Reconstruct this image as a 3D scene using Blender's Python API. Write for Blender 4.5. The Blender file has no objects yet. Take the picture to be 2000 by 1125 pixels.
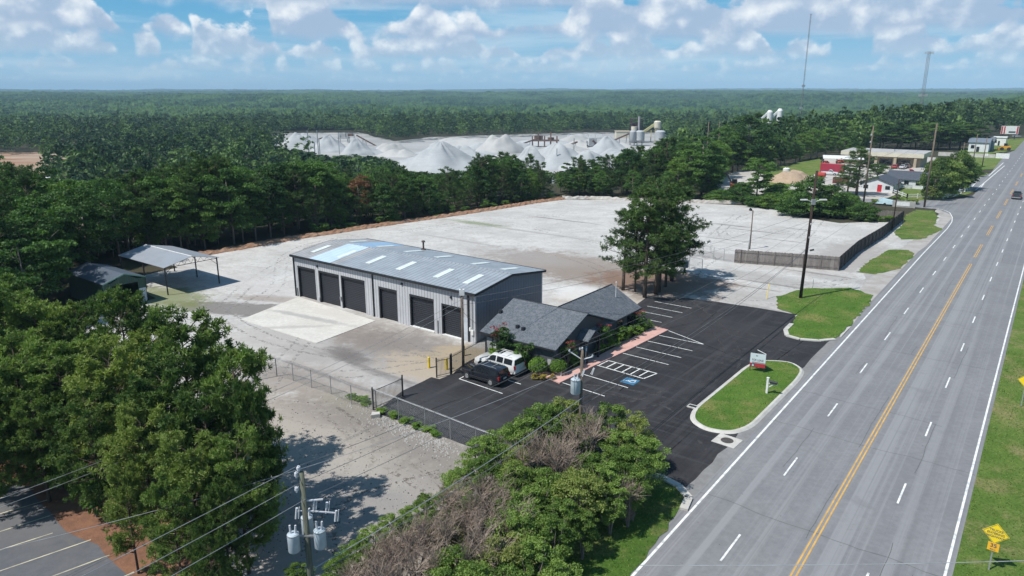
import bpy, math, random
import numpy as np
from mathutils import Vector, Matrix
from mathutils.geometry import tessellate_polygon

# ------------------------------------------------------------------ camera
sc = bpy.context.scene
F, CAMH = 1390.0, 27.0
PITCH = math.atan(382.5 / F)
cP, sP = math.cos(PITCH), math.sin(PITCH)
cam = bpy.data.cameras.new('camera')
cam.sensor_width = 36; cam.lens = 36 * F / 2000
cam.clip_start = 0.5; cam.clip_end = 60000
co = bpy.data.objects.new('camera', cam)
sc.collection.objects.link(co)
co.location = (0, 0, CAMH); co.rotation_euler = (math.pi / 2 - PITCH, 0, 0)
sc.camera = co
sc.view_settings.view_transform = 'Standard'; sc.view_settings.look = 'None'
sc.view_settings.gamma = 1; sc.view_settings.exposure = 0.08
sc.cycles.max_bounces = 7; sc.cycles.transparent_max_bounces = 12
sc.cycles.diffuse_bounces = 3; sc.cycles.glossy_bounces = 2; sc.cycles.transmission_bounces = 4
sc.cycles.volume_bounces = 0

# ------------------------------------------------------------------ sun and sky
SUN_EL = math.radians(56)
SUN_H = (-0.885, -0.465)                      # horizontal direction towards the sun
SUN = Vector((SUN_H[0] * math.cos(SUN_EL), SUN_H[1] * math.cos(SUN_EL), math.sin(SUN_EL)))
sl = bpy.data.lights.new('sun', 'SUN'); sl.energy = 5.0; sl.angle = math.radians(0.5); sl.color = (1, .965, .91)
so = bpy.data.objects.new('sun', sl); sc.collection.objects.link(so)
so.rotation_euler = SUN.to_track_quat('Z', 'Y').to_euler()

class NT:
    """little node-tree writer"""
    def __init__(s, tree): s.t = tree; s.n = tree.nodes; s.l = tree.links
    def new(s, typ, **kw):
        n = s.n.new(typ)
        for k, v in kw.items(): setattr(n, k, v)
        return n
    def put(s, sock, v):
        if isinstance(v, bpy.types.NodeSocket): s.l.new(v, sock)
        elif isinstance(v, (tuple, list)) and len(v) == 3 and sock.type == 'RGBA': sock.default_value = (*v, 1)
        else: sock.default_value = v
    def math(s, op, a, b=None, c=None, clamp=False):
        n = s.new('ShaderNodeMath', operation=op); n.use_clamp = clamp
        s.put(n.inputs[0], a)
        if b is not None: s.put(n.inputs[1], b)
        if c is not None: s.put(n.inputs[2], c)
        return n.outputs[0]
    def mix(s, f, a, b, blend='MIX'):
        n = s.new('ShaderNodeMix', data_type='RGBA', blend_type=blend); n.clamp_factor = True
        s.put(n.inputs[0], f); s.put(n.inputs[6], a); s.put(n.inputs[7], b)
        return n.outputs[2]
    def noise(s, vec, scale, detail=4, rough=.55, dist=0.0, dim='3D'):
        n = s.new('ShaderNodeTexNoise', noise_dimensions=dim)
        if vec is not None: s.l.new(vec, n.inputs['Vector'])
        n.inputs['Scale'].default_value = scale; n.inputs['Detail'].default_value = detail
        n.inputs['Roughness'].default_value = rough; n.inputs['Distortion'].default_value = dist
        return n.outputs[0]
    def ramp(s, v, lo, hi, a=0.0, b=1.0, smooth=True):
        n = s.new('ShaderNodeMapRange'); n.interpolation_type = 'SMOOTHSTEP' if smooth else 'LINEAR'
        s.put(n.inputs[0], v); n.inputs[1].default_value = lo; n.inputs[2].default_value = hi
        n.inputs[3].default_value = a; n.inputs[4].default_value = b
        return n.outputs[0]
    def xyz(s, v):
        n = s.new('ShaderNodeSeparateXYZ'); s.l.new(v, n.inputs[0]); return n.outputs
    def comb(s, x, y, z=0.0):
        n = s.new('ShaderNodeCombineXYZ'); s.put(n.inputs[0], x); s.put(n.inputs[1], y); s.put(n.inputs[2], z); return n.outputs[0]
    def vscale(s, v, x, y, z):
        n = s.new('ShaderNodeVectorMath', operation='MULTIPLY'); s.l.new(v, n.inputs[0]); n.inputs[1].default_value = (x, y, z); return n.outputs[0]
    def vadd(s, v, x, y, z):
        n = s.new('ShaderNodeVectorMath', operation='ADD'); s.l.new(v, n.inputs[0]); n.inputs[1].default_value = (x, y, z); return n.outputs[0]

world = bpy.data.worlds.new('World'); sc.world = world; world.use_nodes = True
world.node_tree.nodes.clear()
w = NT(world.node_tree)
sky = w.new('ShaderNodeTexSky', sky_type='NISHITA')
sky.sun_disc = False; sky.sun_elevation = SUN_EL; sky.sun_rotation = math.atan2(SUN_H[0], SUN_H[1])
sky.air_density = 1.0; sky.dust_density = 0.6; sky.ozone_density = 1.5
dirv = w.new('ShaderNodeTexCoord').outputs['Generated']
dx, dy, dz = w.xyz(dirv)
az = w.math('ARCTAN2', dx, dy)
el = w.math('MAXIMUM', dz, 0.0)
skycol = w.mix(1.0, sky.outputs[0], (.10, .10, .10), 'MULTIPLY')
skycol = w.mix(1.0, skycol, (.50, .95, 1.10), 'MULTIPLY')
skycol = w.mix(w.ramp(el, .13, .4, .8, .0), skycol, (.09, .37, .66))
skycol = w.mix(w.ramp(el, .0, .12, .96, .03), skycol, (.36, .58, .76))
col = skycol
wisp = w.ramp(w.noise(w.comb(w.math('MULTIPLY', az, 4.5), w.math('MULTIPLY', el, 34), 1.7), 1.0, 6, .6, .4), .44, .70)
col = w.mix(w.math('MULTIPLY', wisp, .55), col, (.62, .76, .86))
# cumulus in rows, each with a flat grey base and billowing sunlit tops; the far rows sit lower and smaller
def row(col, base, H, f, thr, seed, op, soft):
    def n2(x, y, sc_, det, ro=.55):
        n = w.new('ShaderNodeTexNoise', noise_dimensions='2D'); w.l.new(w.comb(x, y), n.inputs['Vector']); n.inputs['Scale'].default_value = sc_; n.inputs['Detail'].default_value = det; n.inputs['Roughness'].default_value = ro
        return n.outputs[0]
    azs = w.math('ADD', az, seed)
    hN = w.ramp(n2(w.math('MULTIPLY', azs, f), w.math('MULTIPLY', el, f * .5), 1.0, 2), thr, thr + .16)
    def puff(de, da):
        x = w.math('MULTIPLY', w.math('ADD', azs, da), f * 2.0); y = w.math('MULTIPLY', w.math('ADD', el, de), f * 2.5)
        vo = w.new('ShaderNodeTexVoronoi', feature='F1', voronoi_dimensions='2D'); w.l.new(w.comb(x, y), vo.inputs['Vector']); vo.inputs['Scale'].default_value = 1.6
        vo.inputs['Detail'].default_value = 1.5; vo.inputs['Roughness'].default_value = .5
        return w.math('ADD', w.math('MULTIPLY', w.math('SUBTRACT', .42, vo.outputs['Distance']), .62), w.math('MULTIPLY', w.math('SUBTRACT', n2(x, y, 1.2, 5, .60), .5), 1.9))
    p0 = puff(0.0, 0.0); p1 = puff(.30 / (f * 2.5), -.22 / (f * 2.0))
    top = w.math('MULTIPLY', hN, w.math('ADD', H, w.math('MULTIPLY', p0, H * .8)))
    rel = w.math('SUBTRACT', el, base)
    mt = w.ramp(w.math('SUBTRACT', top, rel), 0.0, H * soft)
    mb_ = w.ramp(w.math('ADD', rel, w.math('MULTIPLY', p0, H * .16)), -H * .06, H * .16)
    mask = w.math('MULTIPLY', w.math('MULTIPLY', mt, mb_), w.ramp(hN, .02, .2))
    up = w.math('DIVIDE', rel, w.math('ADD', top, H * .1))
    lit = w.math('ADD', w.math('MULTIPLY', w.ramp(up, .05, .9, smooth=False), .62), w.math('MULTIPLY', w.math('SUBTRACT', p0, p1), .75))
    lit = w.math('ADD', lit, w.math('MULTIPLY', p0, .25))
    shade = w.mix(w.ramp(lit, .0, .85), (.38, .50, .67), (.93, .96, .98))
    shade = w.mix(w.ramp(el, .015, .08, .60, .0), shade, (.52, .69, .81))
    return w.mix(w.math('MULTIPLY', mask, op), col, shade)
for (base, H, f, thr, seed, op, soft) in ((.012, .018, 20, .34, 2.0, .45, 1.0), (.024, .030, 13, .36, 14.0, .7, .6), (.040, .052, 8, .36, 23.4, .9, .28), (.062, .085, 5.5, .39, 35.0, .95, .18), (.100, .085, 4.5, .36, 47.7, .96, .18)):
    col = row(col, base, H, f, thr, seed, op, soft)
hi = w.ramp(dz, .17, .32)
col = w.mix(hi, col, w.mix(w.ramp(w.noise(dirv, 3.0, 5), .52, .66, 0, .7), skycol, (.62, .68, .74)))
bg = w.new('ShaderNodeBackground'); w.put(bg.inputs[0], col); bg.inputs[1].default_value = 1.0
w.l.new(bg.outputs[0], w.new('ShaderNodeOutputWorld').inputs[0])

# ------------------------------------------------------------------ survey helpers
E1 = Vector((.7984, -.6021, 0)); E2 = Vector((.6021, .7984, 0)); ANG = math.atan2(-.6021, .7984)
def G(x, y, z=0.0):
    u = x - 1000; v = y - 562.5
    Y = F * cP - v * sP; Z = -(F * sP + v * cP); t = (z - CAMH) / Z
    return (u * t, Y * t)
def at(x, y, Y):                       # point at ground distance Y that lies on the line of sight
    u = x - 1000; v = y - 562.5; d = F * cP - v * sP
    return Vector((u * Y / d, Y, CAMH - (F * sP + v * cP) * Y / d))
def PX(x, y, z):
    z = z - CAMH; d = y * cP - z * sP
    return 1000 + F * x / d, 562.5 - F * (y * sP + z * cP) / d
def W(a, b, z=0.0): return E1 * a + E2 * b + Vector((0, 0, z))
def AB(x, y): return (.7984 * x - .6021 * y, .6021 * x + .7984 * y)

def smooth(t): t = np.clip(t, 0, 1); return t * t * (3 - 2 * t)
def vnoise(x, y, seed=0):
    xi = np.floor(x).astype(np.int64); yi = np.floor(y).astype(np.int64); fx = x - xi; fy = y - yi
    def h(i, j):
        n = (i * 374761393 + j * 668265263 + seed * 982451653) & 0xffffffff
        n = ((n ^ (n >> 13)) * 1274126177) & 0xffffffff
        return ((n ^ (n >> 16)) & 0xffff) / 65535.0
    fx = fx * fx * (3 - 2 * fx); fy = fy * fy * (3 - 2 * fy)
    return (h(xi, yi) * (1 - fx) + h(xi + 1, yi) * fx) * (1 - fy) + (h(xi, yi + 1) * (1 - fx) + h(xi + 1, yi + 1) * fx) * fy
def terrain(x, y):
    x = np.asarray(x, float); y = np.asarray(y, float)
    a = .7984 * x - .6021 * y; b = .6021 * x + .7984 * y; r = np.hypot(x, y)
    D = np.maximum(-a - 122, np.minimum(b - 172, -a - 70))
    D = np.where(y < 40, -1, D)
    h = -16 * smooth(D / 110)
    far = smooth((r - 900) / 3300)
    side = smooth((a + 70) / 200)            # the ridge the road runs along
    h = h * (1 - far) + far * 5.5
    n = (vnoise(x / 650, y / 650, 1) - .5) * 34 + (vnoise(x / 240, y / 240, 2) - .5) * 12
    h = h + n * smooth((r - 800) / 900) * (1 - .45 * far) * (1 - .5 * side)
    h = h + smooth((r - 5500) / 3500) * (8 + 38 * vnoise(x / 1500 + 3, y / 2600, 5))
    return h
def T(x, y): return float(terrain(x, y))

# ------------------------------------------------------------------ materials
MATS = {}
def mat(name, col, col2=None, scale=1.0, rough=.8, bump=0.0, bscale=None, metal=0.0, spec=.3, spread=(.35, .65), stretch=(1, 1, 1), col3=None, s3=.1, coords='Object', coat=0):
    if name in MATS: return MATS[name]
    m = bpy.data.materials.new(name); m.use_nodes = True; MATS[name] = m
    t = NT(m.node_tree); p = t.n['Principled BSDF']
    p.inputs['Roughness'].default_value = rough; p.inputs['Metallic'].default_value = metal
    p.inputs['Specular IOR Level'].default_value = spec
    if coat: p.inputs['Coat Weight'].default_value = coat
    if coords == 'World': v = t.new('ShaderNodeNewGeometry').outputs['Position']
    else: v = t.new('ShaderNodeTexCoord').outputs['Object']
    vs = t.vscale(v, *stretch)
    c = col if len(col) == 3 else col[:3]
    if col2 is None: col2 = tuple(k * .82 for k in col)
    n = t.noise(vs, scale, 6, .6)
    f = t.ramp(n, *spread)
    c = t.mix(f, col, col2)
    if col3: c = t.mix(t.ramp(t.noise(vs, s3, 5, .6), .48, .62), c, col3)
    t.put(p.inputs['Base Color'], c)
    if bump:
        b = t.new('ShaderNodeBump'); b.inputs['Strength'].default_value = bump; b.inputs['Distance'].default_value = .1
        t.l.new(t.noise(vs, bscale or scale * 4, 4), b.inputs['Height']); t.l.new(b.outputs[0], p.inputs['Normal'])
    return m
def leafmat(name, dark, light, hue=None, trans=.35, objvar=.5):
    m = bpy.data.materials.new(name); m.use_nodes = True; MATS[name] = m
    t = NT(m.node_tree); t.n.clear()
    a = t.new('ShaderNodeAttribute', attribute_name='tint').outputs['Fac']
    r = t.new('ShaderNodeObjectInfo').outputs['Random']
    f = t.math('ADD', t.math('MULTIPLY', a, 1 - objvar), t.math('MULTIPLY', r, objvar))
    c = t.mix(t.ramp(f, .15, .85), dark, light)
    if hue: c = t.mix(t.ramp(t.math('FRACT', t.math('MULTIPLY', r, 7.31)), .72, .95, 0, .8), c, hue)
    d = t.new('ShaderNodeBsdfPrincipled'); t.put(d.inputs['Base Color'], c); d.inputs['Roughness'].default_value = .6; d.inputs['Specular IOR Level'].default_value = .25
    tr = t.new('ShaderNodeBsdfTranslucent'); t.put(tr.inputs[0], t.mix(1.0, c, (1.0, 1.25, .45), 'MULTIPLY'))
    mx = t.new('ShaderNodeMixShader'); mx.inputs[0].default_value = trans
    t.l.new(d.outputs[0], mx.inputs[1]); t.l.new(tr.outputs[0], mx.inputs[2])
    t.l.new(mx.outputs[0], t.new('ShaderNodeOutputMaterial').inputs[0])
    return m

# ------------------------------------------------------------------ mesh builder
col0 = sc.collection
class MB:
    def __init__(s): s.v = []; s.f = []; s.m = []
    def add(s, vs, fs, mi=0):
        k = len(s.v); s.v += [tuple(p) for p in vs]; s.f += [tuple(i + k for i in f) for f in fs]; s.m += [mi] * len(fs); return s
    def box(s, x0, x1, y0, y1, z0, z1, mi=0):
        v = [(x, y, z) for z in (z0, z1) for y in (y0, y1) for x in (x0, x1)]
        return s.add(v, [(0, 2, 3, 1), (4, 5, 7, 6), (0, 1, 5, 4), (2, 6, 7, 3), (0, 4, 6, 2), (1, 3, 7, 5)], mi)
    def bar(s, p, q, w, h=None, up=(0, 0, 1), mi=0):
        p = Vector(p); q = Vector(q); h = h or w; d = (q - p).normalized(); u = Vector(up)
        if abs(d.dot(u)) > .95: u = Vector((1, 0, 0))
        r = d.cross(u).normalized() * w / 2; u = r.cross(d).normalized() * h / 2
        v = [p - r - u, p + r - u, p + r + u, p - r + u, q - r - u, q + r - u, q + r + u, q - r + u]
        return s.add(v, [(0, 1, 2, 3), (7, 6, 5, 4), (0, 4, 5, 1), (1, 5, 6, 2), (2, 6, 7, 3), (3, 7, 4, 0)], mi)
    def tube(s, pts, rs, n=8, caps=True, mi=0):
        pts = [Vector(p) for p in pts]
        if not isinstance(rs, (list, tuple)): rs = [rs] * len(pts)
        vs = []; fs = []
        for i, p in enumerate(pts):
            d = (pts[min(i + 1, len(pts) - 1)] - pts[max(i - 1, 0)]).normalized()
            u = Vector((0, 0, 1)) if abs(d.z) < .9 else Vector((1, 0, 0))
            a = d.cross(u).normalized(); b = a.cross(d).normalized()
            for k in range(n):
                t = 2 * math.pi * k / n; vs.append(p + (a * math.cos(t) + b * math.sin(t)) * rs[i])
        for i in range(len(pts) - 1):
            for k in range(n):
                j = (k + 1) % n; fs.append((i * n + k, i * n + j, i * n + n + j, i * n + n + k))
        if caps: fs += [tuple(range(n))[::-1], tuple(range((len(pts) - 1) * n, len(pts) * n))]
        return s.add(vs, fs, mi)
    def prism(s, poly, z0, z1, mi=0):
        n = len(poly); v = [(x, y, z0) for x, y in poly] + [(x, y, z1) for x, y in poly]
        tri = tessellate_polygon([[Vector((x, y, 0)) for x, y in poly]])
        f = [t for t in tri] + [tuple(i + n for i in t) for t in tri] + [(i, (i + 1) % n, n + (i + 1) % n, n + i) for i in range(n)]
        return s.add(v, f, mi)
    def sheet(s, poly, z, mi=0):
        tri = tessellate_polygon([[Vector((x, y, 0)) for x, y in poly]])
        out = []
        for t in tri:
            a, b, c = [poly[i] for i in t]
            cr = (b[0] - a[0]) * (c[1] - a[1]) - (b[1] - a[1]) * (c[0] - a[0])
            out.append(t if cr > 0 else t[::-1])
        return s.add([(x, y, z) for x, y in poly], out, mi)
    def quad(s, *p, mi=0): return s.add(p, [tuple(range(len(p)))], mi)
    def build(s, name, mats, parent=None, loc=(0, 0, 0), rot=0, smooth=False, sharp=None):
        me = bpy.data.meshes.new(name); me.from_pydata(s.v, [], s.f)
        if not isinstance(mats, (list, tuple)): mats = [mats]
        for m in mats: me.materials.append(m)
        if len(mats) > 1: me.polygons.foreach_set('material_index', s.m)
        if smooth or sharp:
            me.polygons.foreach_set('use_smooth', [True] * len(me.polygons))
            if sharp: me.set_sharp_from_angle(angle=math.radians(sharp))
        me.update()
        o = bpy.data.objects.new(name, me); col0.objects.link(o)
        if parent: o.parent = parent
        o.location = loc
        if rot: o.rotation_euler = (0, 0, rot)
        return o
def tag(o, label=None, cat=None, group=None, kind=None):
    if label: o['label'] = label
    if cat: o['category'] = cat
    if group: o['group'] = group
    if kind: o['kind'] = kind
    return o
def empty(name, loc, rot=0, label=None, cat=None, group=None):
    o = bpy.data.objects.new(name, None); col0.objects.link(o); o.location = loc; o.rotation_euler = (0, 0, rot); o.empty_display_size = .3
    return tag(o, label, cat, group)
def copy_tree(o, parent=None):
    c = o.copy(); col0.objects.link(c); c.parent = parent
    for ch in list(o.children): copy_tree(ch, c)
    return c
def roughen(poly, step, amp, seed=0, closed=True):
    rnd = random.Random(seed); out = []
    n = len(poly)
    for i in range(n if closed else n - 1):
        a = Vector(poly[i]); b = Vector(poly[(i + 1) % n]); L = (b - a).length; k = max(1, int(L / step))
        nrm = Vector((-(b - a).y, (b - a).x)).normalized() if L > 0 else Vector((0, 0))
        for j in range(k):
            p = a.lerp(b, j / k) + nrm * rnd.uniform(-amp, amp)
            out.append((p.x, p.y))
    return out
def rounded(poly, r=1.0, n=5):
    out = []; N = len(poly)
    for i in range(N):
        p0 = Vector(poly[i - 1]); p = Vector(poly[i]); p1 = Vector(poly[(i + 1) % N])
        a = p + (p0 - p).normalized() * min(r, (p0 - p).length * .45); b = p + (p1 - p).normalized() * min(r, (p1 - p).length * .45)
        for k in range(n + 1):
            t = k / n; q = a * (1 - t) ** 2 + p * 2 * t * (1 - t) + b * t * t; out.append((q.x, q.y))
    return out
def inset(poly, d):
    A = sum(poly[i - 1][0] * poly[i][1] - poly[i][0] * poly[i - 1][1] for i in range(len(poly)))
    s = 1 if A > 0 else -1; out = []; N = len(poly)
    for i in range(N):
        p0 = Vector(poly[i - 1]); p = Vector(poly[i]); p1 = Vector(poly[(i + 1) % N])
        n0 = (p - p0); n0 = Vector((-n0.y, n0.x)).normalized(); n1 = (p1 - p); n1 = Vector((-n1.y, n1.x)).normalized()
        n = (n0 + n1); n = n.normalized() if n.length > .01 else n0
        q = p + n * s * d; out.append((q.x, q.y))
    return out
def struct(name, mb, m): return tag(mb.build(name, m), kind='structure')
def inpoly(x, y, poly):
    c = False; j = len(poly) - 1
    for i in range(len(poly)):
        xi, yi = poly[i]; xj, yj = poly[j]
        if (yi > y) != (yj > y) and x < (xj - xi) * (y - yi) / (yj - yi) + xi: c = not c
        j = i
    return c
def gp(*pts, z=0.0): return [G(x, y, z) for x, y in pts]
def npmesh(name, V, Fc, mats, tint=None, smooth=False):
    """fast mesh from numpy arrays; Fc is (n,k)"""
    me = bpy.data.meshes.new(name); k = Fc.shape[1]; n = len(Fc)
    me.vertices.add(len(V)); me.vertices.foreach_set('co', np.ascontiguousarray(V, dtype=np.float32).ravel())
    me.loops.add(n * k); me.loops.foreach_set('vertex_index', np.ascontiguousarray(Fc, dtype=np.int32).ravel())
    me.polygons.add(n); me.polygons.foreach_set('loop_start', np.arange(0, n * k, k, dtype=np.int32))
    me.update(calc_edges=True)
    if tint is not None:
        at_ = me.attributes.new('tint', 'FLOAT', 'FACE'); at_.data.foreach_set('value', tint.astype(np.float32))
    if smooth: me.polygons.foreach_set('use_smooth', np.ones(n, dtype=bool))
    for m in mats: me.materials.append(m)
    return me

# ================================================================== GROUND
PROP_FLOOR = mat('forest_floor', (.035, .04, .018), (.055, .045, .028), .15, 1.0, .5, 2.0, coords='World')
def terrain_mesh():
    rs = np.concatenate([[0.0], np.geomspace(12, 600, 60), np.geomspace(620, 13500, 150)])
    th = np.concatenate([np.linspace(-.78, .78, 260), np.linspace(.85, 2 * math.pi - .85, 40)])
    R, TH = np.meshgrid(rs, th, indexing='ij')
    X = R * np.sin(TH); Y = R * np.cos(TH); Z = terrain(X, Y) - .04
    V = np.stack([X, Y, Z], -1).reshape(-1, 3); n = len(th); m = len(rs)
    i, j = np.meshgrid(np.arange(m - 1), np.arange(n), indexing='ij'); i = i.ravel(); j = j.ravel(); j2 = (j + 1) % n
    Fc = np.stack([i * n + j, (i + 1) * n + j, (i + 1) * n + j2, i * n + j2], -1)[:, ::-1]
    o = bpy.data.objects.new('ground', npmesh('ground', V, Fc, [PROP_FLOOR], smooth=True)); col0.objects.link(o)
    tag(o, kind='structure')
terrain_mesh()

def patch_mat(name, base, base2, sc1, patches, streak=None, speck=None, bump=.3, ang=ANG, rough=.95):
    """surface whose own dirt, stains and worn areas sit at fixed places: patches = (x, y, rx, ry, rot, colour, strength, noise scale)"""
    m = bpy.data.materials.new(name); m.use_nodes = True; MATS[name] = m
    t = NT(m.node_tree); p = t.n['Principled BSDF']; p.inputs['Roughness'].default_value = rough; p.inputs['Specular IOR Level'].default_value = .15
    pos = t.new('ShaderNodeNewGeometry').outputs['Position']
    c = t.mix(t.ramp(t.noise(pos, sc1, 8, .62), .32, .68), base, base2)
    fine = t.noise(pos, 2.2, 6, .7)
    c = t.mix(t.ramp(fine, .3, .7, 0, .35), c, tuple(k * .62 for k in base))
    if streak:
        for (rot, sx, sy, colr, lo, hi, stg) in streak:
            mp = t.new('ShaderNodeMapping', vector_type='TEXTURE'); t.l.new(pos, mp.inputs[0]); mp.inputs['Rotation'].default_value = (0, 0, rot); mp.inputs['Scale'].default_value = (1 / sx, 1 / sy, 1)
            c = t.mix(t.ramp(t.noise(mp.outputs[0], 1.0, 7, .6, .6), lo, hi, 0, stg), c, colr)
    nn = t.noise(pos, .35, 7, .65); nn2 = t.noise(t.vadd(pos, 40, 9, 0), 1.3, 5, .6)
    for (x, y, rx, ry, rot, colr, stg, soft) in patches:
        mp = t.new('ShaderNodeMapping', vector_type='TEXTURE'); t.l.new(pos, mp.inputs[0])
        mp.inputs['Location'].default_value = (x, y, 0); mp.inputs['Rotation'].default_value = (0, 0, rot); mp.inputs['Scale'].default_value = (rx, ry, 1)
        sx, sy, _ = t.xyz(mp.outputs[0])
        d = t.math('SQRT', t.math('ADD', t.math('MULTIPLY', sx, sx), t.math('MULTIPLY', sy, sy)))
        d = t.math('ADD', d, t.math('MULTIPLY', t.math('ADD', t.math('SUBTRACT', nn, .5), t.math('MULTIPLY', t.math('SUBTRACT', nn2, .5), .6)), 1.7))
        f = t.math('MULTIPLY', t.ramp(d, 1 + soft, 1 - soft), stg)
        c = t.mix(f, c, colr)
    if speck:
        vo = t.new('ShaderNodeTexVoronoi'); t.l.new(pos, vo.inputs['Vector']); vo.inputs['Scale'].default_value = speck[0]
        keep = t.ramp(t.noise(pos, .5, 4), .42, .58)
        sp = t.math('MULTIPLY', t.ramp(vo.outputs['Distance'], speck[1], speck[1] * .55), keep)
        c = t.mix(t.math('MULTIPLY', sp, speck[3]), c, speck[2])
    t.put(p.inputs['Base Color'], c)
    b = t.new('ShaderNodeBump'); b.inputs['Strength'].default_value = bump; b.inputs['Distance'].default_value = .12
    t.l.new(fine, b.inputs['Height']); t.l.new(b.outputs[0], p.inputs['Normal'])
    return m
def pp(px, py, rx, ry, col, stg, soft=.35, rot=None):
    x, y = G(px, py); return (x, y, rx, ry, ANG if rot is None else rot, col, stg, soft)

BROWN = (.25, .21, .18); DARK = (.15, .135, .125); TAN = (.40, .33, .25); PALE = (.62, .61, .60); RED = (.20, .13, .095); MID = (.30, .28, .265)
yard = [(-60, 30), G(470, 1125)] + [(20, 25), (40, 20)] + [W(-16.3, 40).xy[:], W(-16.3, 160).xy[:], W(-17.5, 190).xy[:]] + \
    gp((1762, 431), (1640, 436), (1560, 424), (1520, 405), (1400, 399), (1290, 393), (1200, 391), (1100, 390), (1060, 395), (1000, 404), (940, 413), (880, 423), (800, 434), (700, 448), (620, 460), (560, 469), (480, 483), (390, 498), (300, 505)) + \
    [W(-109, 56).xy[:], W(-108, 46.5).xy[:], W(-94.5, 45).xy[:], W(-93.5, 36).xy[:], (-44, 66), (-42, 50)]
yard = [(float(p[0]), float(p[1])) for p in yard]
RUTS = [pp(px, py, rx, ry, c, st, .45) for px, py, rx, ry, c, st in ((1425, 440, 5, .5, DARK, .7), (1480, 452, 6, .4, DARK, .7), (1560, 448, 4, .4, DARK, .55), (1100, 430, 9, .5, DARK, .6), (1050, 455, 12, .5, MID, .7), (900, 470, 12, .5, MID, .6), (1250, 425, 9, .5, MID, .6),
    (760, 480, 10, .5, MID, .5), (1420, 468, 7, .4, DARK, .5), (1530, 470, 5, .4, DARK, .5), (560, 640, 7, .35, DARK, .5), (640, 735, 9, .35, DARK, .55), (720, 720, 10, .3, DARK, .5), (780, 745, 6, .5, (.16, .15, .145), .5), (1540, 560, 8, .4, DARK, .6), (1460, 560, 5, .3, DARK, .6), (1600, 535, 5, .4, DARK, .5), (600, 690, 4, 1.6, MID, .6))]
YM = patch_mat('yard_gravel', (.445, .43, .41), (.565, .55, .525), .12, [
    pp(1120, 520, 16, 8, BROWN, .85), pp(1210, 545, 13, 7, BROWN, .9), pp(1010, 500, 12, 4, MID, .5), pp(1180, 590, 6, 5, TAN, .7),
    pp(1270, 555, 9, 6, RED, .95, .3), pp(1330, 545, 8, 4, RED, .85, .3), pp(1300, 585, 9, 2.6, BROWN, .8), pp(1400, 500, 10, 3, MID, .7),
    pp(1150, 575, 5, 4, PALE, .6), pp(700, 690, 16, 8, MID, .75), pp(760, 655, 14, 4.5, BROWN, .55), pp(690, 655, 7, 3, BROWN, .6), pp(800, 690, 10, 5, DARK, .45),
    pp(830, 720, 6, 3, TAN, .8), pp(905, 700, 4.0, 3.6, (.36, .29, .20), .9, .4), pp(480, 605, 11, 2.6, DARK, .8, .25, -.25), pp(560, 585, 8, 1.5, BROWN, .7, .3, -.2),
    pp(540, 690, 14, 5, (.43, .40, .37), .5), pp(540, 735, 8, 2.2, DARK, .5), pp(665, 690, 2.6, 1.4, DARK, .85, .5), pp(690, 700, 2.4, 1.2, DARK, .8, .5), pp(620, 750, 9, 3, BROWN, .5),
    pp(700, 800, 5, 1.6, (.10, .14, .04), .55, .5), pp(680, 900, 22, 9, (.33, .285, .24), .9, .4), pp(760, 860, 12, 4, DARK, .6, .5), pp(660, 1010, 18, 9, (.32, .28, .24), .9, .4), pp(820, 900, 7, 3, (.22, .20, .18), .7, .5), pp(600, 930, 6, 2.5, (.40, .36, .31), .6, .5), pp(700, 950, 5, 2, (.2, .18, .165), .6, .5), pp(740, 980, 8, 4, (.27, .255, .245), .7, .5),
    pp(620, 870, 9, 3, (.38, .345, .30), .6, .5), pp(1450, 585, 7, 5, MID, .5, .5), pp(1500, 545, 10, 3, DARK, .35, .5), pp(1640, 545, 8, 2, DARK, .3, .5), pp(1660, 500, 6, 14, MID, .75, .4), pp(1480, 612, 5, 2.5, DARK, .7, .4),
    *RUTS, pp(930, 436, 7, 1.5, (.12, .17, .05), .6, .6), pp(330, 580, 7, 4, (.15, .17, .06), .8, .4), pp(520, 560, 14, 3, (.45, .43, .42), .4, .5)],
    streak=[(ANG, .06, .9, (.34, .32, .31), .52, .72, .55), (.15, .03, .5, (.62, .615, .61), .55, .8, .6), (ANG + 1.3, .08, 1.2, (.30, .28, .27), .60, .75, .4), (ANG, .25, 3.0, (.22, .21, .21), .62, .72, .5), (0, .45, .5, (.36, .33, .30), .5, .64, .45), (1, 1.5, 1.7, (.27, .25, .23), .57, .66, .5)],
    speck=(3.2, .13, (.09, .09, .09), .7), bump=.5)
struct('gravel_yard', MB().sheet(yard, .02), YM)

# concrete pad in front of the first doors
pad = gp((471, 625), (583, 580.5), (733, 627.5), (618, 671))
PADM = patch_mat('pad_concrete', (.54, .515, .465), (.62, .595, .545), .3, [pp(600, 620, 6, .6, (.30, .29, .28), .7, .5, -.5), pp(560, 640, 5, .5, (.35, .33, .31), .6, .5, .1), pp(650, 615, 5, 1, (.5, .46, .42), .6, .5)],
    streak=[(ANG + 1.57, .1, 1.4, (.45, .43, .41), .56, .75, .5)], bump=.1)
mb = MB().prism([W(a_, b_).xy[:] for a_, b_ in (AB(*q) for q in pad)], .0, .07)
struct('concrete_pad', mb, PADM)

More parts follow.
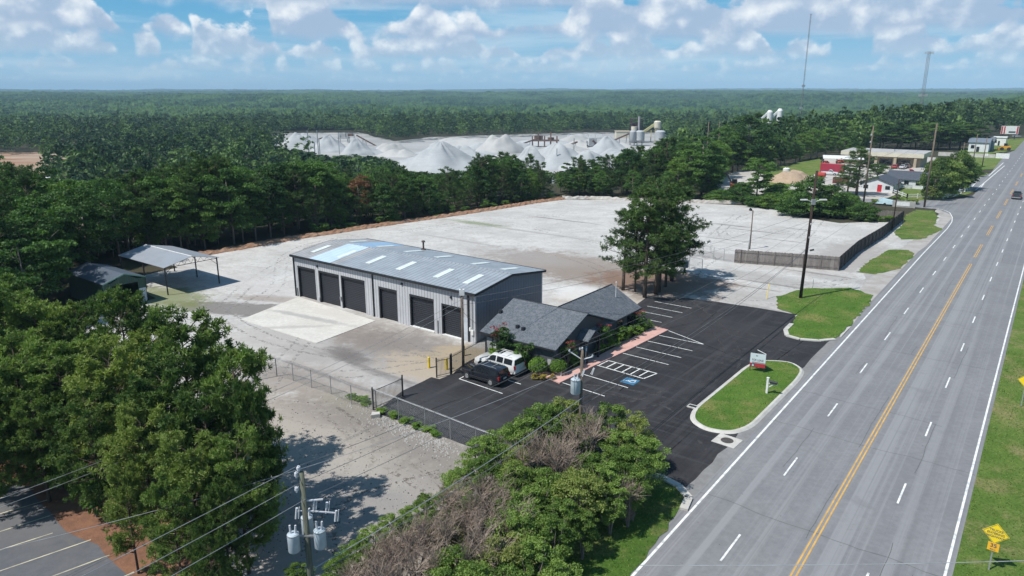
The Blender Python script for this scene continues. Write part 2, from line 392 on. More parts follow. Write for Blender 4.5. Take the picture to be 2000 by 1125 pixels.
# parking lot asphalt
lotp = gp((731, 806), (788, 763), (842, 737.5), (858, 741), (884, 731), (905, 712), (945, 691)) + \
    [W(-45.2, 57).xy[:], W(-36.2, 57).xy[:], W(-36.2, 73).xy[:], W(-40.2, 76).xy[:], W(-41.5, 85.5).xy[:]] + gp((1345, 583), (1400, 590), (1480, 602), (1556, 615)) + [W(-23, 89).xy[:], W(-16.9, 86).xy[:], W(-16.9, 30).xy[:], W(-21, 28).xy[:], W(-26, 34).xy[:], W(-33, 38.6).xy[:]]
lotp = [tuple(map(float, p)) for p in lotp]
LOTM = patch_mat('lot_asphalt', (.028, .027, .030), (.036, .035, .038), .2, [pp(850, 800, 8, 3, (.05, .05, .053), .6, .5), pp(770, 800, 5, 2, (.06, .06, .06), .5, .5), pp(1400, 640, 8, 4, (.045, .043, .045), .5, .6)],
    streak=[(ANG + 1.57, .04, .8, (.065, .063, .066), .48, .72, .7), (ANG, .07, 1.2, (.06, .06, .062), .5, .72, .6), (.7, .5, .6, (.048, .046, .047), .5, .7, .6), (ANG + 1.57, .03, 3.0, (.02, .02, .02), .60, .68, .6)], bump=.15, rough=.9)
struct('parking_lot', MB().sheet(roughen(lotp, 1.2, .05, 3), .045), LOTM)

def stripe(mb, a0, b0, a1, b1, w_, z, mi=0):
    p = Vector((a0, b0)); q = Vector((a1, b1)); d = (q - p).normalized(); n = Vector((-d.y, d.x)) * w_ / 2
    c = [p - n, q - n, q + n, p + n]
    mb.sheet([tuple(W(x.x, x.y).xy[:]) for x in c], z, mi)
# highway
ROADM = patch_mat('road_asphalt', (.19, .19, .198), (.225, .225, .23), .15, [],
    streak=[(ANG + 1.5708, .004, 1.15, (.26, .26, .265), .48, .62, .8), (ANG + 1.5708, .006, 2.3, (.15, .15, .155), .56, .7, .55), (ANG + 1.5708, .01, 9.0, (.14, .14, .14), .64, .70, .4), (ANG, .02, 3.5, (.12, .12, .12), .70, .73, .4), (.4, .35, .35, (.17, .17, .175), .55, .7, .5)],
    speck=(1.1, .045, (.03, .03, .03), .9), bump=.12, rough=.88)
def abpoly(*pts): return [tuple(map(float, W(a, b).xy[:])) for a, b in pts]
struct('highway', MB().sheet(abpoly((-16.2, 0), (-.9, 0), (-.9, 640), (-16.2, 640)), .06), ROADM)
SHM = patch_mat('shoulder_asphalt', (.20, .195, .19), (.25, .245, .24), .5, [], speck=(2.0, .1, (.1, .1, .1), .6), bump=.2)
struct('road_shoulder', MB().sheet(roughen(abpoly((-17.1, 28), (-16.1, 28), (-16.1, 84), (-17.0, 84)), 1.5, .12, 5), .053), SHM)
rr_ = random.Random(9); m = MB()
for b in (31, 43.5, 58, 66, 83, 97, 104, 121, 139, 160, 185):
    a0 = -16.1; bb_ = b + rr_.uniform(-.5, .5); a1 = rr_.choice((-8.3, -1.0, -1.0, -4))
    while a0 < a1: a2 = a0 + rr_.uniform(.5, 1.1); b2 = bb_ + rr_.uniform(-.14, .14); stripe(m, a0, bb_, min(a2, a1), b2, .035, .0665); a0 = a2; bb_ = b2
for a in (-12.6, -8.9, -4.3):
    b0 = 20
    while b0 < 150:
        L = rr_.uniform(3, 14); aa = a + rr_.uniform(-.3, .3); n_ = int(L)
        for k in range(n_): a2 = aa + rr_.uniform(-.06, .06); stripe(m, aa, b0 + k, a2, b0 + k + 1.02, .03, .0668); aa = a2
        b0 += L + rr_.uniform(4, 25)
struct('road_crack', m, mat('tar_crack', (.07, .07, .072), (.10, .10, .10), 2, .8))
# turn lane and side road widening on the left of the highway, far driveways
wid = [W(-16.1, 84).xy[:], W(-16.6, 98).xy[:], W(-16.6, 140).xy[:]] + gp((1852, 450), (1862, 434), (1862, 425), (1853, 418), (1832, 409), (1700, 398), (1600, 392), (1640, 386), (1780, 393), (1880, 388), (1912, 378), (1925, 372)) + [W(-16.3, 300).xy[:]]
wid = [tuple(map(float, p)) for p in wid]
struct('side_road', MB().sheet(wid, .05), ROADM)
struct('dirt_shoulder', MB().sheet(roughen([tuple(map(float, p)) for p in ([W(-16.2, 90).xy[:]] + gp((1690, 535), (1770, 478), (1820, 445), (1836, 425), (1826, 410), (1840, 405), (1868, 425), (1850, 450)) + [W(-16.2, 130).xy[:]])], 1.5, .35, 6), .04),
       patch_mat('shoulder_dirt', (.42, .40, .38), (.32, .29, .26), .4, [], speck=(3, .12, (.15, .15, .15), .6)))
struct('far_driveway', MB().sheet([tuple(map(float, p)) for p in gp((1872, 368), (1905, 350), (1935, 338), (1965, 300), (1985, 293), (2010, 300), (1960, 345), (1945, 352), (1925, 372), (1890, 375))], .052), ROADM)

PAINT = mat('white_paint', (.72, .72, .70), (.42, .42, .41), 2.2, .7, spread=(.42, .75)); YPAINT = mat('yellow_paint', (.62, .36, .09), (.45, .28, .10), 1.2, .7)
m = MB()
stripe(m, -15.65, 10, -15.65, 138, .17, .072)
stripe(m, -1.25, 10, -1.25, 640, .15, .072)
for k in range(50):
    b = 24.4 + 12.28 * k
    if b < 600: stripe(m, -12.1, b, -12.1, b + 3.3, .13, .072)
    b = 37.6 + 12.28 * k
    if b < 600: stripe(m, -4.82, b, -4.82, b + 3.2, .13, .072)
    b = 25.3 + 12.28 * k
for a_, b_ in ((-4.82, 25.3),): stripe(m, a_, b_, a_, b_ + 3.2, .13, .072)
struct('road_edge_marking', m, PAINT)
m = MB()
for o_ in (-.16, .10): stripe(m, -8.2 + o_, 10, -8.2 + o_, 135, .11, .072); 
for b in (141, 165, 189, 213, 237, 261, 290, 320, 350):
    for o_ in (-.16, .10): stripe(m, -8.2 + o_, b, -8.2 + o_, b + 13, .11, .072)
struct('road_centre_marking', m, YPAINT)
def trackmat(name, c, cover, sc_=1.2):
    m_ = bpy.data.materials.new(name); m_.use_nodes = True; t = NT(m_.node_tree); t.n.clear(); MATS[name] = m_
    pos = t.new('ShaderNodeNewGeometry').outputs['Position']; d = t.new('ShaderNodeBsdfDiffuse'); t.put(d.inputs[0], c)
    f = t.math('MULTIPLY', t.ramp(t.noise(pos, sc_, 6, .7), .62 - cover * .3, .74 - cover * .3), t.ramp(t.noise(pos, .09, 3), .42, .58, .15, .9))
    mx = t.new('ShaderNodeMixShader'); t.l.new(f, mx.inputs[0]); t.l.new(t.new('ShaderNodeBsdfTransparent').outputs[0], mx.inputs[1]); t.l.new(d.outputs[0], mx.inputs[2]); t.l.new(mx.outputs[0], t.new('ShaderNodeOutputMaterial').inputs[0]); return m_
def tracks(name, paths, m_, z, wd=.28, gauge=1.7, pair=True):
    mb = MB()
    for k, pts in enumerate(paths):
        P = [Vector(G(*p)) for p in pts]; Q = []
        for i in range(len(P) - 1):
            p0, p1, p2, p3 = P[max(i - 1, 0)], P[i], P[i + 1], P[min(i + 2, len(P) - 1)]
            for j in range(10):
                t = j / 10; Q.append(.5 * ((2 * p1) + (p2 - p0) * t + (2 * p0 - 5 * p1 + 4 * p2 - p3) * t * t + (3 * p1 - p0 - 3 * p2 + p3) * t ** 3))
        Q.append(P[-1])
        for o_ in ((-gauge / 2, gauge / 2) if pair else (0,)):
            V = []
            for i, q in enumerate(Q):
                d = (Q[min(i + 1, len(Q) - 1)] - Q[max(i - 1, 0)]).normalized(); n_ = Vector((-d.y, d.x)); a = q + n_ * (o_ - wd / 2); b = q + n_ * (o_ + wd / 2); V += [(a.x, a.y, z + k * .0006), (b.x, b.y, z + k * .0006)]
            mb.add(V, [(2 * i, 2 * i + 2, 2 * i + 3, 2 * i + 1) for i in range(len(Q) - 1)])
    return struct(name, mb, m_)
tracks('yard_tyre_track', [((860, 700), (760, 700), (640, 690), (520, 660), (430, 610), (380, 570)), ((840, 712), (700, 730), (560, 725), (440, 700)), ((900, 700), (830, 690), (740, 655), (700, 640)), ((620, 640), (560, 700), (520, 760), (500, 840)), ((470, 600), (540, 560), (560, 500), (640, 470), (800, 450), (950, 430), (1100, 420)),
    ((1690, 545), (1560, 560), (1440, 560), (1380, 545), (1300, 500), (1150, 470), (1000, 440), (860, 450)), ((1650, 560), (1500, 590), (1400, 580), (1350, 540), (1400, 500)), ((1130, 430), (1250, 440), (1380, 455), (1500, 450), (1640, 470)), ((1480, 415), (1420, 440), (1380, 480), (1390, 510)), ((1000, 480), (1100, 500), (1180, 530), (1180, 570)), ((700, 460), (620, 480), (540, 520), (480, 560), (400, 640)), ((1600, 430), (1560, 470), (1480, 480), (1410, 455), (1440, 420))],
    trackmat('track_dirt', (.27, .255, .24), .45, 2.2), .0245, .42)
tracks('gravel_tyre_track', [((740, 830), (680, 860), (600, 880), (520, 900)), ((880, 900), (780, 930), (680, 960), (600, 1010)), ((860, 960), (760, 900), (660, 850), (560, 830), (470, 780)), ((620, 1100), (640, 1000), (700, 920), (700, 850), (640, 800))], trackmat('track_mud', (.19, .165, .145), .45, 2.2), .0275, .42)
tracks('lot_tyre_track', [((1560, 690), (1430, 650), (1330, 640), (1270, 600)), ((1400, 880), (1330, 800), (1230, 770), (1100, 760), (900, 790), (800, 790)), ((1540, 700), (1440, 690), (1330, 760), (1200, 800), (1000, 800)), ((1300, 600), (1330, 615), (1310, 645)), ((1340, 590), (1400, 640), (1430, 700), (1380, 780))], trackmat('track_dust', (.075, .073, .075), .6, 1.5), .0485)
tracks('lot_seam', [((1262, 640), (1360, 668), (1440, 700)), ((1585, 655), (1470, 740), (1310, 880)), ((760, 835), (960, 770), (1130, 870)), ((1210, 765), (1300, 690), (1400, 610))], trackmat('seam_dark', (.012, .012, .013), .9), .0515, .09, 0, False)
m = MB()
crv = [(-15.65, 138)] + [AB(*q) for q in gp((1850, 447), (1859, 434), (1860, 425), (1855, 416), (1844, 411), (1826, 407))]
for i in range(len(crv) - 1): stripe(m, *crv[i], *crv[i + 1], .16, .078)
struct('side_road_marking', m, PAINT)
m = MB()
for p, q in (((1931, 344), (1960, 318)), ((1905, 372), (1962, 324)), ((1860, 385), (1900, 368)), ((1898, 366), (1905, 358)), ((1916, 366), (1922, 359))):
    stripe(m, *AB(*G(*p)), *AB(*G(*q)), .25, .08)
struct('driveway_marking', m, PAINT)

# parking stall paint
m = MB(); Z = .058
for b0, b1, a0, a1 in ((53.7, 53.4, -34.4, -29.6), (56.75, 56.4, -34.3, -28.8), (64.35, 64.2, -33.8, -28.3), (66.95, 66.86, -33.6, -28.1), (69.45, 69.5, -33.3, -28.0), (72.0, 72.2, -33.1, -27.8), (74.2, 72.2, -33.0, -27.8)):
    stripe(m, a0, b0, a1, b1, .11, Z)
for b, a0, a1 in ((76.55, -38.5, -35), (79.2, -39.1, -34.8), (81.75, -39.5, -34.6), (84.3, -39.7, -34.5)): stripe(m, a0, b, a1, b, .11, Z)
stripe(m, -42.98, 48.45, -37.45, 48.2, .11, Z); stripe(m, -43.04, 49.8, -42.98, 48.45, .11, Z); stripe(m, -42.5, 51.1, -37.4, 51.0, .11, Z)
# access aisle: frame and cross bars
stripe(m, -33.8, 61.5, -28.2, 61.3, .13, Z); stripe(m, -34.1, 59.65, -28.65, 59.3, .13, Z); stripe(m, -28.65, 59.3, -28.2, 61.3, .13, Z)
for k in range(6):
    a = -33.8 + k * .93; stripe(m, a + .72 * .3 - .35, 59.6, a, 61.45, .13, Z + .003)
struct('parking_marking', m, PAINT)
# blue accessible parking square with its white wheelchair sign
blue = mat('blue_paint', (.03, .15, .28), (.05, .16, .27), 3, .7)
bc = AB(*G(1230.5, 745.5))
m = MB(); s_ = .72
c_ = [W(bc[0] + x, bc[1] + y).xy[:] for x, y in ((-s_, -s_), (s_, -s_), (s_, s_), (-s_, s_))]
m.sheet([tuple(c) for c in c_], .06); struct('accessible_square_marking', m, blue)
m = MB()
def blp(x, y): return (bc[0] - y, bc[1] + x)       # sign's top points to -a
pts = [(.08 + .30 * math.cos(t), -.18 + .30 * math.sin(t)) for t in np.linspace(math.radians(115), math.radians(400), 16)]
pts2 = pts
for i in range(len(pts2) - 1): stripe(m, *blp(*pts2[i]), *blp(*pts2[i + 1]), .09, .066)
for p, q in (((-.12, .42), (-.06, -.02)), ((-.06, .0), (.26, -.04)), ((-.08, .2), (.16, .16)), ((.26, -.04), (.40, -.42)), ((.40, -.42), (.52, -.36))): stripe(m, *blp(*p), *blp(*q), .1, .067)
m.sheet([tuple(W(*blp(-.14 + .1 * math.cos(t), .54 + .1 * math.sin(t))).xy[:]) for t in np.linspace(0, 2 * math.pi, 10)[:-1]], .066)
struct('accessible_symbol_marking', m, PAINT)

# walkway
pink = patch_mat('pink_concrete', (.56, .33, .28), (.62, .38, .33), .6, [], streak=[(ANG, .3, 2, (.45, .27, .23), .6, .75, .4)], bump=.08)
wk = abpoly((-38.7, 54.3), (-34.5, 53.3), (-34.1, 59.6), (-33.5, 66), (-33.0, 74.2), (-34.9, 74.4), (-35.25, 60), (-35.5, 56.3), (-36.6, 54.9), (-38.4, 55.0))
struct('walkway', MB().prism(wk, .04, .17), pink)
struct('porch_slab', MB().prism(abpoly((-36.3, 59.2), (-35.28, 59.2), (-35.28, 61.8), (-36.3, 61.8)), .04, .175), mat('slab_concrete', (.30, .30, .29)))

# planting beds, berm, pine straw
MULCH = patch_mat('mulch', (.10, .055, .035), (.14, .08, .05), 1.5, [], speck=(5, .2, (.03, .02, .015), .8), bump=.8)
struct('planting_bed', MB().sheet(abpoly((-45, 52.6), (-39.6, 52.2), (-39, 54.2), (-36.5, 54.6), (-35.3, 56.3), (-35.26, 59.2), (-35.26, 61.8), (-34.95, 74.3), (-36.5, 74.6), (-45, 56)), .075), MULCH)
STRAW = patch_mat('pine_straw', (.25, .125, .075), (.17, .09, .06), .9, [], speck=(6, .2, (.08, .04, .025), .7), bump=.8)
struct('pine_straw', MB().sheet(roughen(gp((520, 1250), (455, 1120), (400, 1010), (300, 900), (200, 760), (-400, 700), (-600, 900), (-600, 1300)), 1.0, .3, 8), .026), STRAW)
LL = patch_mat('lower_lot_asphalt', (.10, .105, .12), (.135, .135, .145), .25, [pp(20, 1000, 8, 3, (.16, .15, .14), .4, .5)], streak=[(ANG, .1, .6, (.17, .15, .12), .62, .78, .5)], bump=.15)
struct('lower_parking_lot', MB().sheet(roughen(gp((-400, 900), (10, 945), (58, 950), (75, 975), (128, 1040), (190, 1065), (262, 1140), (330, 1300), (-400, 1300)), 1.2, .08, 9), .03), LL)
m = MB()
for p, q in (((66, 956), (46, 962)), ((40, 964), (-40, 984)), ((94, 977), (-40, 1016)), ((98, 1008), (-40, 1052)), ((103, 1042), (-40, 1088)), ((178, 1055), (-40, 1130)), ((214, 1085), (80, 1135)), ((262, 1118), (150, 1170))):
    stripe(m, *AB(*G(*p)), *AB(*G(*q)), .10, .04)
struct('lower_lot_marking', m, mat('faded_paint', (.55, .50, .36), (.3, .28, .22), .9, .8, spread=(.4, .7)))

# grass
def grassmat(name, g1, g2, dry):
    m = bpy.data.materials.new(name); m.use_nodes = True; t = NT(m.node_tree); p = t.n['Principled BSDF']
    p.inputs['Roughness'].default_value = .9; p.inputs['Specular IOR Level'].default_value = .1
    pos = t.new('ShaderNodeNewGeometry').outputs['Position']
    c = t.mix(t.ramp(t.noise(pos, .35, 7, .65), .3, .7), g1, g2)
    c = t.mix(t.ramp(t.noise(t.vadd(pos, 9, 4, 0), .22, 8, .7), .46, .66, 0, .9), c, dry)
    c = t.mix(t.ramp(t.noise(pos, 6, 4, .7), .35, .65, 0, .5), c, tuple(k * .45 for k in g1))
    t.put(p.inputs['Base Color'], c)
    b = t.new('ShaderNodeBump'); b.inputs['Strength'].default_value = .8; b.inputs['Distance'].default_value = .15
    t.l.new(t.noise(pos, 7, 5, .7), b.inputs['Height']); t.l.new(b.outputs[0], p.inputs['Normal'])
    return m
GR = grassmat('lawn_grass', (.07, .15, .022), (.12, .205, .035), (.24, .23, .08))
GRD = grassmat('verge_grass', (.09, .16, .03), (.14, .20, .045), (.26, .22, .10))
BLADE = leafmat('grass_blades', (.07, .13, .022), (.20, .25, .07), None, .3, 0)
KERB = patch_mat('kerb_concrete', (.46, .44, .40), (.56, .54, .50), .8, [], bump=.1)
rs_ = np.random.RandomState(4)
GRASSV = []
def grass_area(poly, z, dens, h=.09):
    x0, x1 = min(p[0] for p in poly), max(p[0] for p in poly); y0, y1 = min(p[1] for p in poly), max(p[1] for p in poly)
    n = int((x1 - x0) * (y1 - y0) * dens)
    P = np.stack([rs_.uniform(x0, x1, n), rs_.uniform(y0, y1, n)], -1)
    c = np.zeros(n, bool); j = len(poly) - 1
    for i in range(len(poly)):
        xi, yi = poly[i]; xj, yj = poly[j]
        k = ((yi > P[:, 1]) != (yj > P[:, 1])) & (P[:, 0] < (xj - xi) * (P[:, 1] - yi) / (yj - yi + 1e-9) + xi); c ^= k; j = i
    P = P[c]; n = len(P); th = rs_.uniform(0, 6.28, n); hh = h * rs_.uniform(.5, 1.6, n); wd = rs_.uniform(.02, .05, n)
    B = np.stack([P[:, 0], P[:, 1], np.full(n, z)], -1); d = np.stack([np.cos(th), np.sin(th), 0 * th], -1) * wd[:, None]
    tip = B + np.stack([rs_.normal(0, .05, n), rs_.normal(0, .05, n), hh], -1)
    GRASSV.append(np.stack([B - d, B + d, tip], 1).reshape(-1, 3))
def island(name, poly, kerb=True, mat_=GR, z=.17, dens=14, r=2.0, kw=.42):
    if kerb:
        p = rounded(poly, r, 6); q = inset(p, kw)
        mb = MB(); n = len(p)
        v = [(x, y, .05) for x, y in p] + [(x, y, .19) for x, y in inset(p, .22)] + [(x, y, .19) for x, y in q] + [(x, y, .05) for x, y in q]
        f = []
        for i in range(n):
            j = (i + 1) % n
            for k in range(3): f.append((k * n + i, k * n + j, (k + 1) * n + j, (k + 1) * n + i))
        mb.add(v, f); struct(name + '_kerb', mb, KERB); poly = q
    else: poly = roughen(poly, .8, .25, len(poly) * 7 + 3)
    struct(name, MB().sheet(poly, z), mat_); grass_area(poly, z, dens)
I1 = gp((1345, 822), (1352, 800), (1455, 716), (1480, 704), (1545, 707), (1574, 724), (1563, 744), (1470, 838), (1430, 851), (1375, 843))
island('lawn_island', I1, r=1.4)
I2 = gp((1530, 650), (1545, 634), (1556, 617), (1520, 603), (1515, 580), (1570, 565), (1660, 563), (1702, 577), (1695, 598), (1640, 658), (1610, 667), (1560, 664))
island('pole_lawn', I2, kerb=False, z=.10)
m = MB(); kp = gp((1546, 634), (1534, 646), (1537, 657), (1562, 664), (1600, 667), (1630, 664))
for i in range(len(kp) - 1):
    m.bar((*kp[i], .09), (*kp[i + 1], .09), .5, .16)
struct('lawn_kerb', m, KERB)
I3 = gp((1150, 990), (1180, 960), (1205, 935), (1245, 927), (1300, 940), (1335, 962), (1340, 985), (1322, 1012), (1290, 1050), (1225, 1140), (1190, 1250), (900, 1250), (930, 1080), (1050, 1020))
island('corner_lawn', I3, kerb=False, z=.09, dens=20, mat_=grassmat('mixed_grass', (.06, .13, .02), (.10, .17, .03), (.21, .19, .08)))
m = MB(); kp = gp((1150, 975), (1180, 945), (1208, 932), (1245, 926), (1290, 934), (1325, 952), (1345, 975), (1335, 998))
for i in range(len(kp) - 1): m.bar((*kp[i], .10), (*kp[i + 1], .10), .55, .2)
struct('corner_kerb', m, KERB)
island('roadside_grass', gp((1675, 532), (1700, 507), (1740, 488), (1775, 489), (1788, 497), (1760, 525), (1710, 536)), kerb=False, mat_=GRD, z=.07, dens=8)
island('roadside_grass', gp((1745, 455), (1765, 436), (1768, 420), (1790, 410), (1825, 412), (1832, 425), (1825, 440), (1842, 448), (1800, 468), (1760, 468)), kerb=False, mat_=GRD, z=.07, dens=5)
verge = abpoly((-.95, 0), (45, 0), (60, 640), (-.95, 640))
struct('verge_lawn', MB().sheet(roughen(verge, 3, .06, 2), .05), grassmat('verge_lawn_grass', (.085, .155, .025), (.14, .205, .045), (.28, .24, .11)))
grass_area(abpoly((-.8, 22), (8, 22), (10, 90), (-.8, 90)), .05, 18)
# far lawns on the left of the highway
FG = grassmat('far_grass', (.10, .17, .035), (.16, .21, .05), (.26, .24, .10))
for poly in (gp((1745, 398), (1760, 385), (1740, 375), (1775, 362), (1890, 362), (1905, 372), (1880, 383), (1800, 395)), gp((1800, 337), (1830, 312), (1920, 303), (1972, 305), (1945, 330), (1900, 333), (1860, 345)), gp((1905, 345), (1930, 338), (1945, 350), (1915, 363), (1890, 362)),
             gp((1880, 300), (1890, 285), (1925, 283), (1990, 285), (1985, 293), (1925, 302)), gp((1905, 284), (1930, 272), (2010, 270), (2005, 285)), gp((1490, 350), (1500, 330), (1600, 310), (1612, 330), (1560, 355), (1530, 366), (1495, 366))):
    struct('far_lawn', MB().sheet(roughen([tuple(map(float, p)) for p in poly], 4, .5, 4), .045), FG)
struct('lot_pavement', MB().sheet(roughen([tuple(map(float, p)) for p in gp((1395, 398), (1400, 345), (1440, 335), (1600, 330), (1612, 305), (1665, 303), (1700, 298), (1830, 308), (1850, 332), (1800, 350), (1720, 395), (1600, 400))], 4, .4, 5), .035),
       patch_mat('pale_lot', (.42, .39, .35), (.50, .47, .44), .08, [], streak=[(ANG, .05, .3, (.33, .24, .18), .55, .7, .6)]))
gv = np.concatenate(GRASSV); n = len(gv) // 3
me = npmesh('grass', gv, np.arange(n * 3).reshape(-1, 3), [BLADE], tint=np.random.RandomState(1).rand(n))
go = bpy.data.objects.new('grass', me); col0.objects.link(go); tag(go, 'short green lawn grass on the islands and verges', 'grass', kind='stuff')

# red earth berm round the yard
BERM = patch_mat('berm_dirt', (.27, .145, .085), (.34, .22, .15), .8, [], speck=(2, .2, (.45, .42, .4), .6), bump=1.0)
def ridge(name, pts, wd, h, m_, seed=0, z0=0.0):
    rnd = random.Random(seed); P = []
    for i in range(len(pts) - 1):
        a = Vector(pts[i]); b = Vector(pts[i + 1]); k = max(1, int((b - a).length / .7))
        for j in range(k): P.append(a.lerp(b, j / k))
    P.append(Vector(pts[-1])); mb = MB(); vs = []; N = 9
    for i, p in enumerate(P):
        d = (P[min(i + 1, len(P) - 1)] - P[max(0, i - 1)]).normalized(); nn = Vector((-d.y, d.x))
        for k in range(N):
            t = k / (N - 1) * 2 - 1
            q = p + nn * t * wd * (1 + rnd.uniform(-.12, .12)); zz = h * max(0, 1 - t * t) * rnd.uniform(.55, 1.3) if abs(t) < .98 else -.15
            vs.append((q.x, q.y, z0 + zz + rnd.uniform(-.05, .05)))
    fs = [(i * N + k, (i + 1) * N + k, (i + 1) * N + k + 1, i * N + k + 1) for i in range(len(P) - 1) for k in range(N - 1)]
    mb.add(vs, fs); return struct(name, mb, m_)
ridge('dirt_berm', gp((385, 499), (480, 483), (560, 468), (620, 459), (700, 447), (800, 432), (880, 421), (960, 409), (1040, 396), (1100, 388)), 1.7, .5, BERM, 1)
ridge('rubble_berm', gp((1098, 388.5), (1150, 388), (1210, 391), (1300, 393), (1380, 396), (1450, 397)), 1.0, .7, patch_mat('rubble', (.5, .48, .45), (.35, .3, .26), .8, [], bump=1.0), 2)

# ================================================================== VEGETATION
BARK = mat('bark', (.13, .095, .07), (.07, .055, .045), 3, .95, .6, stretch=(3, 3, .6))
GREYBARK = mat('grey_bark', (.23, .19, .165), (.14, .115, .10), 3, .95, .5, stretch=(3, 3, .6))
PINE_L = leafmat('pine_needles', (.048, .095, .024), (.215, .295, .075), (.26, .31, .08), .3, .35)
MPINE_L = leafmat('dark_pine_needles', (.026, .060, .018), (.105, .175, .045), None, .25, .3)
LEAF_L = leafmat('broad_leaves', (.035, .085, .018), (.13, .23, .045), (.14, .22, .04), .3, .5)
BELT_L = leafmat('belt_leaves', (.026, .068, .018), (.105, .195, .042), (.12, .20, .035), .3, .5)
DIST_L = leafmat('distant_leaves', (.008, .030, .012), (.058, .112, .034), None, .1, 0)
FAR_L = leafmat('forest_leaves', (.013, .042, .012), (.105, .175, .042), None, .15, 0)
CEDAR_L = leafmat('cedar_leaves', (.085, .15, .030), (.24, .34, .08), (.28, .30, .09), .35, .4)
BUSH_L = leafmat('shrub_leaves', (.08, .16, .02), (.19, .30, .045), None, .3, .3)
YEL_L = leafmat('golden_leaves', (.28, .20, .03), (.42, .34, .07), None, .3, .3)
RUST_L = leafmat('rust_leaves', (.16, .07, .035), (.26, .13, .07), None, .3, .3)
RED_L = leafmat('red_blossom', (.26, .05, .055), (.38, .10, .09), None, .3, .3)

def rnd_unit(rs, n):
    v = rs.normal(size=(n, 3)); return v / np.linalg.norm(v, axis=1, keepdims=True)
def leaf_quads(rs, C, N, size, flat=.7):
    """quads centred at C with normals spread about N"""
    n = len(C); nn = N * flat + rnd_unit(rs, n) * 1.0; nn /= np.linalg.norm(nn, axis=1, keepdims=True)
    t = np.cross(nn, rnd_unit(rs, n)); t /= np.linalg.norm(t, axis=1, keepdims=True); b = np.cross(nn, t)
    s = (size * rs.uniform(.55, 1.3, n))[:, None]; asp = rs.uniform(.5, .9, n)[:, None]
    V = np.stack([C - t * s - b * s * asp * .3, C + b * s * asp, C + t * s * 1.1 + b * s * .2 * asp, C - b * s * asp * .9], 1)
    return V.reshape(-1, 3)
def crown_broad(seed, r, h, base, ncl, nleaf, size, top=.62, cs=1.0, shell=.55):
    """clumped deciduous crown: leaf clusters through an uneven envelope"""
    rs = np.random.RandomState(seed); Cs = []; Ns = []; Ts = []
    cz = base + (h - base) * .5
    for k in range(ncl):
        th = rs.uniform(0, 6.283); u = rs.uniform(-.75, 1)
        rr = math.sqrt(max(.02, 1 - u * u)) * r * rs.uniform(.35, .95) * (1.0 if u > 0 else .85)
        c = np.array([rr * math.cos(th), rr * math.sin(th), cz + u * (h - base) * .5 * rs.uniform(.72, 1.0)])
        cr = r * rs.uniform(.20, .46) * cs
        m = int(nleaf / ncl); d = rnd_unit(rs, m); d[:, 2] = np.abs(d[:, 2]) * .8 - .15
        C = c + d * cr * (rs.uniform(shell, 1.08, m) ** .6)[:, None] * np.array([1, 1, .75])
        Cs.append(C); Ns.append(d + np.array([0, 0, .4])); Ts.append(np.clip(rs.uniform(.1, .9) + rs.normal(0, .16, m), 0, 1))
    C = np.concatenate(Cs); return leaf_quads(rs, C, np.concatenate(Ns), size), np.concatenate(Ts)
def pine_parts(seed, h, r, tuft=.26, ntuft=700, spikes=12, base=.3, lean=0.0):
    rs = np.random.RandomState(seed); wood = MB()
    bend = rs.uniform(-.25, .25, 2)
    def trunk(z): return np.array([bend[0] * (z / h) ** 2 + lean * z, bend[1] * (z / h) ** 2, z])
    R0 = .028 * h * .55 + .05
    wood.tube([trunk(z) for z in np.linspace(0, h * .97, 8)], list(np.linspace(R0, R0 * .18, 8)), 7)
    tips = []; z = h * base
    while z < h * .98:
        t = (z / h - base) / (1 - base); L = r * (math.sin(min(1, t * 1.15 + .28) * math.pi * .78) ** .8) * rs.uniform(.65, 1.1)
        if t > .85: L *= .75
        th = rs.uniform(0, 6.283); p0 = trunk(z); up = rs.uniform(.05, .42) + t * .45
        d = np.array([math.cos(th), math.sin(th), up]); side = np.array([-math.sin(th), math.cos(th), 0])
        mid = p0 + d * L * .5 + np.array([0, 0, -.04 * L]); end = p0 + d * L
        wood.tube([p0, mid, end], [R0 * .28 * (1 - t * .5), R0 * .16, R0 * .05], 4, False)
        for q in range(4):
            f = rs.uniform(.4, .95); b = p0 + (end - p0) * f; e2 = b + side * rs.choice([-1, 1]) * L * rs.uniform(.18, .42) + d * L * .16 + np.array([0, 0, rs.uniform(0, .2) * L])
            wood.tube([b, e2], [R0 * .09, R0 * .03], 3, False)
            for k in range(4): tips.append(b + (e2 - b) * rs.uniform(.4, 1.1) + rs.normal(0, .13 + .03 * L, 3) * np.array([1, 1, .7]))
        for k in range(6): tips.append(p0 + (end - p0) * rs.uniform(.55, 1.06) + rs.normal(0, .16, 3))
        z += h * (1 - base) / (ntuft / 26.0) * rs.uniform(.6, 1.4)
    tips = np.array(tips); n = len(tips); zt = tips[:, 2]
    d = rnd_unit(rs, n * spikes); C = np.repeat(tips, spikes, 0); out = C - np.array([0, 0, h * .55]); out[:, 2] *= .5
    out /= np.linalg.norm(out, axis=1, keepdims=True) + 1e-6
    d = d + out * .22 + np.array([0, 0, .30]); d /= np.linalg.norm(d, axis=1, keepdims=True)
    w_ = np.cross(d, rnd_unit(rs, len(d))); w_ /= np.linalg.norm(w_, axis=1, keepdims=True)
    s = (tuft * rs.uniform(.7, 1.25, len(d)))[:, None]; ww = tuft * .105
    V = np.stack([C - w_ * ww * .6, C + d * s - w_ * ww, C + d * s * 1.12 + w_ * ww, C + w_ * ww * .6], 1).reshape(-1, 3)
    return wood, V, np.repeat(np.clip(rs.uniform(0, 1, n) * .6 + .4 * vnoise(tips[:, 0] * .7 + 50, tips[:, 1] * .7 + zt + 50), 0, 1), spikes)
